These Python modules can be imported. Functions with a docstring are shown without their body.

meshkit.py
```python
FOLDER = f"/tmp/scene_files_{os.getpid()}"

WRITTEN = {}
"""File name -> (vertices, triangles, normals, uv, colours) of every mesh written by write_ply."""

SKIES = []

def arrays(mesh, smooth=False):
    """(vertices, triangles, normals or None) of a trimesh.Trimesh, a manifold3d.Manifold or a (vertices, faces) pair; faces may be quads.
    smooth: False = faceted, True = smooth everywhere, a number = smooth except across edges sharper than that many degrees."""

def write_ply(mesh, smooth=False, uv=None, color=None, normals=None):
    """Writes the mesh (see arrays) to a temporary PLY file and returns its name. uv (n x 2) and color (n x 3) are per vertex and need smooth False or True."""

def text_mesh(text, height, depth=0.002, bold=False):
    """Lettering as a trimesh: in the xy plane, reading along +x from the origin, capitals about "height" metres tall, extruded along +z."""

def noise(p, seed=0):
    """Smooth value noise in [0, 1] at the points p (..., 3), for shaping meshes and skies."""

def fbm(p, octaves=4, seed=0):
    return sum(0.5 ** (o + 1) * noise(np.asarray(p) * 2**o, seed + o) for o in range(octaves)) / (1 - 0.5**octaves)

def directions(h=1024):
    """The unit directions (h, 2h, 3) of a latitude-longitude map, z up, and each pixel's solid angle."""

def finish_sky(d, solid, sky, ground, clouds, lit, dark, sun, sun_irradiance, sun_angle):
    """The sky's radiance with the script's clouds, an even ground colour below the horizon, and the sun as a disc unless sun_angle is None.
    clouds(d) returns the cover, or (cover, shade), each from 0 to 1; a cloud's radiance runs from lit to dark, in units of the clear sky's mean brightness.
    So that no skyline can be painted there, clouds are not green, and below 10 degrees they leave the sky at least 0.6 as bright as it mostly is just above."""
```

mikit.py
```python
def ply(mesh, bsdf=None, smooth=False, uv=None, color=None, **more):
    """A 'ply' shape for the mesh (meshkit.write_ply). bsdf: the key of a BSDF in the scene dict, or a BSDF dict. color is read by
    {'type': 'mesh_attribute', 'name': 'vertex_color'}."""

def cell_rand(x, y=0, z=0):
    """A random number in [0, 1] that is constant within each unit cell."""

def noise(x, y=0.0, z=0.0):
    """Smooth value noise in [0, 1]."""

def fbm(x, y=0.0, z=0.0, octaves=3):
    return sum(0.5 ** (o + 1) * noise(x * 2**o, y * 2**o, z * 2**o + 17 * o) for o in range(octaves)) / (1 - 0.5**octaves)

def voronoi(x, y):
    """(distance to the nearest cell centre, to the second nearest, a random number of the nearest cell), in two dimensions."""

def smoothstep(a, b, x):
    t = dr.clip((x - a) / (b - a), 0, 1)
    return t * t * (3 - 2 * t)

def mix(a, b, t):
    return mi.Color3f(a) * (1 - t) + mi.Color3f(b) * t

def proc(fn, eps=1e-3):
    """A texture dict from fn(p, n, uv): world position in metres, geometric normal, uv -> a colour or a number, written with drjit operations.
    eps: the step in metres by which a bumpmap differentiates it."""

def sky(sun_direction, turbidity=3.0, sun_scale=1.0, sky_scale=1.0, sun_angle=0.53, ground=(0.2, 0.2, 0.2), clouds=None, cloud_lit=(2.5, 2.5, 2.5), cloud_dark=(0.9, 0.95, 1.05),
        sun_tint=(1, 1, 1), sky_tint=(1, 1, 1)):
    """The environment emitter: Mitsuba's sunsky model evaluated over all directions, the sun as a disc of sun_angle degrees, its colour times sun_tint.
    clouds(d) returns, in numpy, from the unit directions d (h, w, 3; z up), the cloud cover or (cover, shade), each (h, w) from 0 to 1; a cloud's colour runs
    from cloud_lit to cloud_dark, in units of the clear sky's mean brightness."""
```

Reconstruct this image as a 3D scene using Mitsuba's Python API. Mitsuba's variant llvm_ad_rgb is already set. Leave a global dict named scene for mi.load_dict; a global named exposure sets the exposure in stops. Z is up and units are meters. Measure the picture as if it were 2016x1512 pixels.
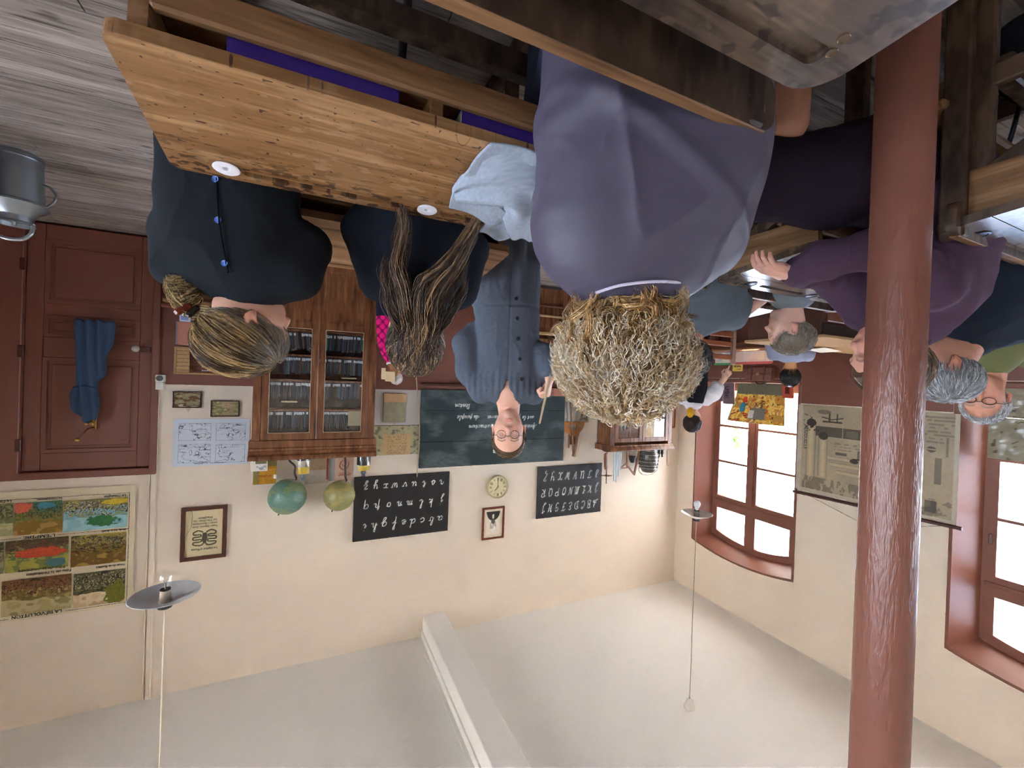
"""An old village classroom, photographed upside down: teacher at the blackboard, visitors at the wooden school desks."""
import math, random
import numpy as np, trimesh, drjit as dr, mitsuba as mi, mikit, meshkit
from mikit import noise, fbm, voronoi, cell_rand, smoothstep, mix, proc
import shapely
from shapely.geometry import Polygon, box as sbox
from shapely.ops import unary_union

T = mi.ScalarTransform4f
scene, labels = {}, {}
# ---------------------------------------------------------------- camera, sky, exposure
CAM = np.array([0.0, 0.0, 1.176])


def cam_axes(yaw, pitch, roll):
    r = np.array([math.cos(yaw), math.sin(yaw), 0]); fw = np.array([-math.sin(yaw), math.cos(yaw), 0]); u = np.array([0, 0, 1.0])
    f2 = fw * math.cos(pitch) + u * math.sin(pitch); u2 = u * math.cos(pitch) - fw * math.sin(pitch)
    return r * math.cos(roll) + u2 * math.sin(roll), u2 * math.cos(roll) - r * math.sin(roll), f2


_r, _u, _f = cam_axes(*np.radians([25.16, 0.355, 2.0]))
scene['camera'] = {'type': 'perspective', 'fov': math.degrees(2 * math.atan(1008 / 834.17)), 'fov_axis': 'x', 'near_clip': 0.02,
                   'to_world': T().look_at(origin=CAM.tolist(), target=(CAM + _f).tolist(), up=(-_u).tolist())}   # the phone was held upside down


def clouds(d):
    n = meshkit.fbm(d * np.array([2.2, 2.2, 5.0]) + 3.1, 4, 7)
    return np.clip((n - 0.34) * 3.2, 0, 1) * 0.9, np.clip((n - 0.55) * 2.5, 0, 0.6)


exposure = 6.4
scene['sky'] = mikit.sky((-0.36, 0.30, 0.88), turbidity=3.5, sun_scale=0.35, sky_scale=1.0, sun_angle=1.2, ground=(0.5, 0.49, 0.47), clouds=clouds,
                         cloud_lit=(2.50, 2.56, 2.64), cloud_dark=(1.5, 1.56, 1.66))


# ---------------------------------------------------------------- helpers
def C(h):
    """Linear colour of an sRGB hex string."""
    v = np.array([int(h[i:i + 2], 16) for i in (0, 2, 4)]) / 255.0
    return np.where(v <= 0.04045, v / 12.92, ((v + 0.055) / 1.055) ** 2.4)


def numbered(key):
    if key not in scene and key not in USED:
        USED.add(key); return key
    k = 1
    while f'{key}_{k:03d}' in scene or f'{key}_{k:03d}' in USED:
        k += 1
    USED.add(f'{key}_{k:03d}')
    return f'{key}_{k:03d}'


USED = set()


def tag(key, label=None, category=None, group=None, kind=None):
    d = labels.setdefault(key, {})
    for k, v in (('label', label), ('category', category), ('group', group), ('kind', kind)):
        if v: d[k] = v
    return key


def thing(name, label, category, group=None):
    return tag(numbered(name), label, category, group)


def put(name, mesh, color, mat='matte', parent=None, smooth=30, label=None, cat=None, group=None, kind=None):
    """One mesh = one entry. color: a linear rgb, or one per vertex."""
    key = numbered(f'{parent}__{name}' if parent else name)
    if isinstance(mesh, list): mesh = trimesh.util.concatenate(mesh)
    color = np.asarray(color, float)
    if mat in PROC_MATS:
        scene[key] = mikit.ply(mesh, mat, smooth=smooth)
    elif color.ndim == 1:
        if smooth not in (True, False):
            mesh = trimesh.graph.smooth_shade(mesh, angle=math.radians(smooth), facet_minarea=None)
            smooth = True
        scene[key] = mikit.ply(mesh, 'pk_' + mat, smooth=smooth, uv=packed(np.tile(color, (len(mesh.vertices), 1))))
    elif mat == 'hair':        # one colour per strand
        scene[key] = mikit.ply(mesh, 'pk_hair', smooth=True, uv=packed(color))
    else:
        scene[key] = mikit.ply(mesh, 'vc_' + mat, smooth=True if smooth not in (True, False) else smooth, color=color)
    if label or cat or group or kind: tag(key, label, cat, group, kind)
    return key


def packed(c):
    """A colour that is constant over each face, carried by the texture coordinates: red in u's whole part, green in its fraction, blue in v."""
    c = np.clip(np.asarray(c, float), 0, 1); return np.stack([np.floor(c[:, 0] * 2000) + 0.002 + 0.996 * c[:, 1], c[:, 2]], 1)


def tf(mesh, t=(0, 0, 0), rx=0, ry=0, rz=0, s=1.0):
    m = mesh.copy()
    if s != 1.0: m.apply_scale(s)
    for ang, ax in ((rx, (1, 0, 0)), (ry, (0, 1, 0)), (rz, (0, 0, 1))):
        if ang: m.apply_transform(trimesh.transformations.rotation_matrix(ang, ax))
    m.apply_translation(t)
    return m


def bx(x0, x1, y0, y1, z0, z1, b=0.0):
    """Box by extents, edges chamfered by b."""
    x0, x1 = min(x0, x1), max(x0, x1); y0, y1 = min(y0, y1), max(y0, y1); z0, z1 = min(z0, z1), max(z0, z1)
    if b <= 0:
        m = trimesh.creation.box((x1 - x0, y1 - y0, z1 - z0)); m.apply_translation(((x0 + x1) / 2, (y0 + y1) / 2, (z0 + z1) / 2)); return m
    b = min(b, 0.45 * min(x1 - x0, y1 - y0, z1 - z0))
    pts = []
    for i, X in ((0, x0), (1, x1)):
        for j, Y in ((0, y0), (1, y1)):
            for k, Z in ((0, z0), (1, z1)):
                sx, sy, sz = (b if i == 0 else -b), (b if j == 0 else -b), (b if k == 0 else -b)
                pts += [(X, Y + sy, Z + sz), (X + sx, Y, Z + sz), (X + sx, Y + sy, Z)]
    return trimesh.convex.convex_hull(np.array(pts))


def beam(p, q, w, h=None, up=(0, 0, 1), b=0.0):
    """Bar from p to q of width w (sideways) and height h."""
    p, q = np.asarray(p, float), np.asarray(q, float); h = h or w
    d = q - p; L = np.linalg.norm(d); d /= L
    if abs(np.dot(d, up)) > 0.99: up = (0, 1, 0)
    s = np.cross(d, up); s /= np.linalg.norm(s); u = np.cross(s, d)
    m = bx(-w / 2, w / 2, 0, L, -h / 2, h / 2, b)
    M = np.eye(4); M[:3, 0] = s; M[:3, 1] = d; M[:3, 2] = u; M[:3, 3] = p
    m.apply_transform(M)
    return m


def catmull(P, n=6):
    P = np.asarray(P, float)
    if len(P) < 3: return P
    Q = np.vstack([2 * P[0] - P[1], P, 2 * P[-1] - P[-2]]); out = []
    t = np.linspace(0, 1, n, endpoint=False)[:, None]
    for i in range(1, len(Q) - 2):
        a, b, c, d = Q[i - 1:i + 3]
        out.append(0.5 * (2 * b + (c - a) * t + (2 * a - 5 * b + 4 * c - d) * t ** 2 + (3 * b - a - 3 * c + d) * t ** 3))
    return np.vstack(out + [P[-1:]])


def tube(P, r, n=8, cap=True):
    """Tube along polyline P, radius r (number or per point)."""
    P = np.asarray(P, float); m = len(P); r = np.broadcast_to(np.asarray(r, float), (m,))
    t = np.gradient(P, axis=0); t /= np.linalg.norm(t, axis=1, keepdims=True) + 1e-12
    a = np.array([0, 0, 1.0]) if abs(t[0, 2]) < 0.9 else np.array([1.0, 0, 0])
    N = np.empty((m, 3)); u = np.cross(t[0], a); N[0] = u / np.linalg.norm(u)
    for i in range(1, m):
        u = N[i - 1] - t[i] * (N[i - 1] @ t[i]); N[i] = u / (np.linalg.norm(u) + 1e-12)
    Bn = np.cross(t, N); k = np.arange(n) * 2 * np.pi / n
    V = (P[:, None] + r[:, None, None] * (np.cos(k)[None, :, None] * N[:, None] + np.sin(k)[None, :, None] * Bn[:, None])).reshape(-1, 3)
    i, j = np.meshgrid(np.arange(m - 1), np.arange(n), indexing='ij'); a0 = i * n + j; a1 = i * n + (j + 1) % n
    F = np.vstack([np.stack([a0, a0 + n, a1], -1).reshape(-1, 3), np.stack([a1, a0 + n, a1 + n], -1).reshape(-1, 3)])
    F = F[:, ::-1]
    if cap:
        V = np.vstack([V, P[:1], P[-1:]]); q = np.arange(n); e = (m - 1) * n
        F = np.vstack([F, np.stack([np.full(n, m * n), (q + 1) % n, q], -1)[:, ::-1], np.stack([np.full(n, m * n + 1), e + q, e + (q + 1) % n], -1)[:, ::-1]])
    me = trimesh.Trimesh(V, F, process=False)
    if cap and me.volume < 0: me.invert()
    return me


def lathe(prof, n=32):
    """Revolve (r, z) profile about z."""
    prof = np.asarray(prof, float); m = len(prof); k = np.arange(n) * 2 * np.pi / n
    V = np.stack([prof[:, 0:1] * np.cos(k), prof[:, 0:1] * np.sin(k), np.repeat(prof[:, 1:2], n, 1)], -1).reshape(-1, 3)
    i, j = np.meshgrid(np.arange(m - 1), np.arange(n), indexing='ij'); a0 = i * n + j; a1 = i * n + (j + 1) % n
    F = np.vstack([np.stack([a0, a1, a0 + n], -1).reshape(-1, 3), np.stack([a1, a1 + n, a0 + n], -1).reshape(-1, 3)])
    me = trimesh.Trimesh(V, F, process=False); me.merge_vertices(); me.update_faces(me.nondegenerate_faces())
    return me


def extr(poly, depth):
    """Extrude a shapely polygon in xy along +z."""
    gs = getattr(poly, 'geoms', [poly])
    return trimesh.util.concatenate([trimesh.creation.extrude_polygon(g, depth, engine='earcut') for g in gs if g.area > 1e-9])


def to_xz(m, y0):
    """Local (x, y, z-out) to the back wall facing -y: x stays, y goes up, z comes out towards the viewer from y0."""
    M = np.array([[1, 0, 0, 0], [0, 0, -1, y0], [0, 1, 0, 0], [0, 0, 0, 1.0]]); m = m.copy(); m.apply_transform(M); return m


def to_yz(m, x0):
    """Local (x, y, z-out) onto the left wall facing +x: local x runs along +y?, mirrored so that text reads right: x -> y."""
    M = np.array([[0, 0, 1, x0], [1, 0, 0, 0], [0, 1, 0, 0], [0, 0, 0, 1.0]]); m = m.copy(); m.apply_transform(M); return m


def yz_prism(poly, x0, x1):
    """Polygon in (y, z) extruded from x0 to x1."""
    m = extr(poly, abs(x1 - x0)); return to_yz(m, min(x0, x1))


def xz_prism(poly, y0, y1):
    """Polygon in (x, z) extruded from y0 to y1."""
    return to_xz(extr(poly, abs(y1 - y0)), max(y0, y1))


def grid(w, h, nx, ny):
    """Flat grid in xy, 0..w by 0..h, with its (u, v)."""
    u, v = np.meshgrid(np.linspace(0, 1, nx), np.linspace(0, 1, ny), indexing='ij')
    V = np.stack([u * w, v * h, 0 * u], -1).reshape(-1, 3)
    i, j = np.meshgrid(np.arange(nx - 1), np.arange(ny - 1), indexing='ij'); a = (i * ny + j).ravel()
    F = np.vstack([np.stack([a, a + ny, a + ny + 1], -1), np.stack([a, a + ny + 1, a + 1], -1)])
    return trimesh.Trimesh(V, F, process=False), u.ravel(), v.ravel()


def nz(x, y, s=0, oct=3):
    return meshkit.fbm(np.stack([np.asarray(x, float), np.asarray(y, float), np.full(np.shape(x), 3.7 + s)], -1), oct, s)


def text(s, h, width=None, bold=False):
    m = meshkit.text_mesh(s, h, 0.0006, bold)
    if width:
        e = m.bounds; m.apply_scale([width / (e[1, 0] - e[0, 0]), 1, 1])
    m.apply_translation([-m.bounds[0, 0], 0, 0])
    return m


# ---------------------------------------------------------------- materials
def two(d): return {'type': 'twosided', 'bsdf': d}


VC = {'type': 'mesh_attribute', 'name': 'vertex_color'}


def unpack_fn(p, n, uv):
    r = dr.floor(uv.x); return mi.Color3f(r / 2000.0, dr.clip((uv.x - r - 0.002) / 0.996, 0, 1), uv.y)


for nm, rough, spec, extra in (('matte', 0.8, 0.25, {}), ('semi', 0.42, 0.5, {}), ('gloss', 0.16, 0.5, {}), ('cloth', 0.95, 0.12, {'sheen': 0.12}),
                               ('hair', 0.36, 0.55, {}), ('satin', 0.52, 0.45, {'sheen': 0.25}), ('skin', 0.5, 0.4, {}), ('metal', 0.36, 0.5, {'metallic': 0.9}), ('varnish', 0.5, 0.5, {'clearcoat': 0.9, 'clearcoat_gloss': 0.9})):
    for pre, tex in (('vc_', VC), ('pk_', proc(unpack_fn))):
        scene[pre + nm] = two({'type': 'principled', 'base_color': tex, 'roughness': rough, 'specular': spec, **extra})
for nm in ('vc_hair', 'vc_metal', 'pk_skin', 'pk_varnish'): del scene[nm]
scene['pk_skin'] = two({'type': 'principled', 'base_color': proc(unpack_fn), 'roughness': 0.5, 'specular': 0.4})
scene['glass_pane'] = {'type': 'thindielectric', 'int_ior': 1.5}
scene['clear_glass'] = {'type': 'thindielectric', 'int_ior': 1.5}


def wood_fn(c0, c1, c2, fx, fy, fz, blot=1.0, dark=0.0, dk=(0.02, 0.012, 0.008)):
    """Grain running along the axis with the smallest frequency; c0 dark, c1 mid, c2 light."""
    def fn(p, n, uv):
        g = fbm(p.x * fx, p.y * fy, p.z * fz, 4)
        f = noise(p.x * fx * 5, p.y * fy * 5, p.z * fz * 5)
        b = fbm(p.x * 2.3 + 7, p.y * 5.1, p.z * 5.1, 3)
        t = dr.clip((g - 0.5) * 1.9 + 0.5 + (b - 0.5) * blot + (f - 0.5) * 0.3, 0, 1)
        c = mix(mix(c0, c1, smoothstep(0.0, 0.5, t)), c2, smoothstep(0.5, 1.0, t))
        if dark > 0:
            s = fbm(p.x * 9 + 31, p.y * 17, p.z * 17, 4)
            c = mix(c, dk, smoothstep(0.60, 0.74, s) * dark)
        return c
    return fn


def floor_fn(p, n, uv):
    row = dr.floor((p.y + 40.0) / 0.145)
    tone = cell_rand(row, dr.floor((p.x + 20 + row * 1.37) / 2.6), 5)
    g = fbm(p.x * 2.2 + row * 7.1, p.y * 46, 0, 4)
    f = noise(p.x * 14 + row * 3, p.y * 230)
    k = fbm(p.x * 1.1, p.y * 1.3, 4, 3)
    knot = smoothstep(0.80, 0.9, fbm(p.x * 6 + 3, p.y * 34 + row, 2, 2))
    t = dr.clip((g - 0.5) * 0.95 + 0.5 + (tone - 0.5) * 0.26 + (f - 0.5) * 0.42 + (k - 0.5) * 0.35, 0, 1)
    c = mix(mix((0.12, 0.098, 0.084), (0.235, 0.20, 0.175), smoothstep(0, 0.5, t)), (0.37, 0.325, 0.29), smoothstep(0.5, 1, t))
    crack = smoothstep(0.84, 0.90, noise(p.x * 3.1 + row * 5, p.y * 120, 2)); c = mix(c, (0.05, 0.04, 0.035), crack * 0.7)
    return mix(c, (0.035, 0.025, 0.02), knot * 0.8)


def wall_fn(p, n, uv):
    a = fbm(p.x * 1.3, p.y * 1.3, p.z * 1.3, 3); b = noise(p.x * 60, p.y * 60, p.z * 60); g = fbm(p.x * 9, p.y * 9, p.z * 9, 3)
    return mi.Color3f(0.73, 0.66, 0.565) * (0.94 + 0.09 * a + 0.03 * b + 0.03 * g)


def ceil_fn(p, n, uv):
    a = fbm(p.x * 0.9, p.y * 0.9, p.z, 3); b = noise(p.x * 40, p.y * 40, p.z * 40)
    return mi.Color3f(0.70, 0.705, 0.69) * (0.95 + 0.07 * a + 0.02 * b)


def brown_fn(p, n, uv):
    a = fbm(p.x * 2.1, p.y * 2.1, p.z * 2.1, 3); b = noise(p.x * 50, p.y * 50, p.z * 50)
    return mi.Color3f(0.185, 0.072, 0.050) * (0.86 + 0.22 * a + 0.08 * b)


def col_bump(p, n, uv):
    a = dr.atan2(p.y - 0.506, p.x + 1.2)
    return fbm(a * 14, p.z * 30, 0, 3) + 0.35 * noise(a * 40, p.z * 90)


def light_desk_fn(p, n, uv):
    g = fbm(p.x * 2.4, p.y * 34, p.z * 34, 4); f = noise(p.x * 11, p.y * 190, p.z * 190); b = fbm(p.x * 2.2 + 7, p.y * 4.5, 1, 3)
    t = dr.clip((g - 0.5) * 1.5 + 0.5 + (b - 0.5) * 0.7 + (f - 0.5) * 0.45, 0, 1)
    c = mix(mix((0.125, 0.056, 0.021), (0.235, 0.118, 0.048), smoothstep(0, 0.5, t)), (0.37, 0.215, 0.100), smoothstep(0.5, 1, t))
    edge = smoothstep(1.02, 1.16, p.y); s = fbm(p.x * 38 + 31, p.y * 80, 3, 4)          # ink and grime along the edge where generations of pens were dipped
    c = mix(c, (0.035, 0.018, 0.012), smoothstep(0.60, 0.70, s + 0.10 * edge - 0.03) * (0.15 + 0.75 * edge))
    d = noise(p.x * 90, p.y * 150, 9); c = mix(c, (0.04, 0.015, 0.02), smoothstep(0.90, 0.94, d) * 0.8)
    sc = dr.abs(noise(p.x * 26 + 4 * noise(p.x * 5, p.y * 5, 2), p.y * 5.2, 7) - 0.5); c = mix(c, (0.07, 0.03, 0.015), smoothstep(0.010, 0.003, sc) * smoothstep(0.55, 0.7, noise(p.x * 7, p.y * 5, 12)) * 0.6)
    w = fbm(p.x * 22 + 5, p.y * 60, 4, 3)
    return mix(c, (0.42, 0.27, 0.14), smoothstep(0.64, 0.80, w) * 0.35)


def dark_desk_fn(p, n, uv):
    g = fbm(p.x * 3, p.y * 40, p.z * 40, 4); b = fbm(p.x * 8 + 2, p.y * 9, 1, 4); f = noise(p.x * 20, p.y * 220, 1)
    t = dr.clip((g - 0.5) * 1.1 + (b - 0.5) * 1.3 + 0.47 + (f - 0.5) * 0.3, 0, 1)
    c = mix(mix((0.030, 0.018, 0.012), (0.075, 0.047, 0.030), smoothstep(0, 0.5, t)), (0.17, 0.115, 0.07), smoothstep(0.55, 1, t))
    s = fbm(p.x * 45, p.y * 60, 6, 3); c = mix(c, (0.16, 0.11, 0.07), smoothstep(0.63, 0.80, s) * 0.25)
    return mix(c, (0.015, 0.010, 0.009), smoothstep(0.62, 0.72, fbm(p.x * 31 + 9, p.y * 38, 3, 3)) * 0.7)


def board_fn(p, n, uv):
    a = fbm(p.x * 3.1, p.z * 5.2, 2, 4); b = fbm(p.x * 22 + p.z * 9, p.z * 75, 3, 3); k = smoothstep(0.44, 0.66, a) * (0.25 + 0.75 * b)
    return mix((0.020, 0.036, 0.040), (0.135, 0.180, 0.185), k * 0.62)


PROC_MATS = {}


def proc_mat(name, fn, rough=0.6, spec=0.4, bump=None, bs=0.001, **extra):
    d = {'type': 'principled', 'base_color': proc(fn), 'roughness': rough, 'specular': spec, **extra}
    if bump is not None: d = {'type': 'bumpmap', 'arbitrary': proc(bump), 'scale': bs, 'bsdf': d}
    scene[name] = two(d); PROC_MATS[name] = 1


proc_mat('m_floor', floor_fn, 0.62, 0.35)
proc_mat('m_wall', wall_fn, 0.85, 0.2)
proc_mat('m_ceiling', ceil_fn, 0.85, 0.2)
proc_mat('m_brown', brown_fn, 0.42, 0.45)
proc_mat('m_column', brown_fn, 0.28, 0.5, bump=col_bump, bs=0.0016)
proc_mat('m_desk_light', light_desk_fn, 0.40, 0.45)
proc_mat('m_desk_dark', dark_desk_fn, 0.34, 0.5, clearcoat=0.25, clearcoat_gloss=0.85)
proc_mat('m_desk_varnish', dark_desk_fn, 0.30, 1.0, clearcoat=1.0, clearcoat_gloss=0.55)
proc_mat('m_wood_side', wood_fn((0.075, 0.034, 0.014), (0.16, 0.080, 0.036), (0.24, 0.135, 0.065), 30, 4, 34, 0.35), 0.5, 0.4)
proc_mat('m_wood_black', wood_fn((0.016, 0.009, 0.006), (0.042, 0.024, 0.015), (0.085, 0.050, 0.030), 22, 22, 6, 0.9), 0.5, 0.4)
proc_mat('m_wood_tan', wood_fn((0.095, 0.044, 0.018), (0.20, 0.102, 0.045), (0.30, 0.175, 0.085), 3, 34, 34, 0.45, 0.2), 0.45, 0.4)
proc_mat('m_wood_red', wood_fn((0.075, 0.026, 0.012), (0.155, 0.060, 0.026), (0.24, 0.108, 0.05), 34, 34, 3, 0.7), 0.32, 0.45)
proc_mat('m_board', board_fn, 0.55, 0.35)
# ================================================================ THE ROOM
XL, XR, YB, YF, H = -5.12, 2.75, 4.80, -3.40, 4.147
rng = np.random.default_rng(5)
put('floor', bx(XL - 0.4, XR + 0.3, YF - 0.3, YB + 0.3, -0.30, -0.022), (0.03, 0.022, 0.018), 'matte', kind='structure')
row0 = math.floor((-0.6 + 40) / 0.145)
for r in range(row0, math.ceil((YB + 40) / 0.145)):
    y0 = r * 0.145 - 40; y1 = y0 + 0.145
    x = XL - ((r * 1.37) % 2.6)
    while x < XR:
        a, b = max(x, XL), min(x + 2.6, XR); x += 2.6
        if b - a < 0.05: continue
        dz = float(rng.uniform(-0.0015, 0.001))
        put('plank', bx(a + 0.0012, b - 0.0012, y0 + 0.0018, min(y1, YB) - 0.0018, -0.024, dz, 0.0015), 0, 'm_floor', 'floor', smooth=False)
put('plank', bx(XL, XR, YF, row0 * 0.145 - 40, -0.024, -0.001), 0, 'm_floor', 'floor', smooth=False)
put('ceiling', bx(XL - 0.4, XR + 0.3, YF - 0.3, YB + 0.3, H, H + 0.25), 0, 'm_ceiling', smooth=False, kind='structure')
bk = bx(-1.475, -1.225, YF, YB, 3.905, H + 0.01, 0.006)
put('trim_1', bk, 0, 'm_ceiling', smooth=False, kind='structure')
for xa in (-1.49, -1.225):
    put('moulding', bx(xa, xa + 0.018, YF, YB, 4.075, H, 0.004), 0, 'm_ceiling', 'trim_1', smooth=False)
put('moulding', bx(-1.18, -1.172, YF, YB, H - 0.006, H), 0, 'm_ceiling', 'trim_1', smooth=False)

DOOR = (1.305, 2.13, 2.055)


def opening(y0, y1, z0=1.06, zs=3.37, zt=3.465, d=0.0):
    y0, y1, z0, zs, zt = y0 - d, y1 + d, z0 - d, zs + d, zt + d
    ym, half, rise = (y0 + y1) / 2, (y1 - y0) / 2, zt - zs; R = (half ** 2 + rise ** 2) / (2 * rise); a = math.asin(half / R)
    arc = [(ym + R * math.sin(t), zt - R + R * math.cos(t)) for t in np.linspace(a, -a, 25)]
    return [(y0, z0), (y1, z0)] + arc


WINS = [(3.045, 4.46), (0.28, 1.695), (-2.48, -1.065)]
wl = Polygon([(YF, 0), (YB, 0), (YB, H), (YF, H)])
for w in WINS: wl = wl.difference(Polygon(opening(*w)))
put('wall_left', yz_prism(wl, XL, XL - 0.50), 0, 'm_wall', smooth=False, kind='structure')
wb = sbox(XL - 0.5, 0, XR + 0.3, H).difference(sbox(DOOR[0] - 0.03, -0.1, DOOR[1] + 0.03, DOOR[2] + 0.03))
put('wall_back', xz_prism(wb, YB, YB + 0.30), 0, 'm_wall', smooth=False, kind='structure')
put('wall_front', bx(XL - 0.5, XR + 0.3, YF - 0.3, YF, 0, H), 0, 'm_wall', smooth=False, kind='structure')
WR = [(-2.6, -1.2), (-0.4, 1.0), (1.6, 3.0)]
wr = Polygon([(YF, 0), (YB, 0), (YB, H), (YF, H)])
for w in WR: wr = wr.difference(Polygon(opening(*w)))
put('wall_right', yz_prism(wr, XR, XR + 0.45), 0, 'm_wall', smooth=False, kind='structure')
# painted wainscot, 1.31 m high
WZ = 1.312
for a, b in ((XL, DOOR[0] - 0.055), (2.30, XR)):
    put('wainscot', bx(a, b, YB - 0.006, YB + 0.002, 0, WZ), 0, 'm_brown', 'wall_back', smooth=False)
wn = sbox(YF, 0, YB - 0.006, WZ)
for w in WINS: wn = wn.difference(Polygon(opening(*w, d=0.03)))
put('wainscot', yz_prism(wn, XL - 0.002, XL + 0.006), 0, 'm_brown', 'wall_left', smooth=False)
wn = sbox(YF, 0, YB - 0.006, WZ)
for w in WR: wn = wn.difference(Polygon(opening(*w, d=0.03)))
put('wainscot', yz_prism(wn, XR - 0.006, XR + 0.002), 0, 'm_brown', 'wall_right', smooth=False)
put('wainscot', bx(XL, XR, YF - 0.002, YF + 0.006, 0, WZ), 0, 'm_brown', 'wall_front', smooth=False)
put('baseboard_back', [bx(XL, DOOR[0] - 0.09, YB - 0.022, YB - 0.004, 0, 0.11, 0.004), bx(2.30, XR, YB - 0.022, YB - 0.004, 0, 0.11, 0.004)], 0, 'm_brown', smooth=False, kind='structure')
put('baseboard_left', bx(XL + 0.004, XL + 0.022, YF, YB, 0, 0.11, 0.004), 0, 'm_brown', smooth=False, kind='structure')


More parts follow.
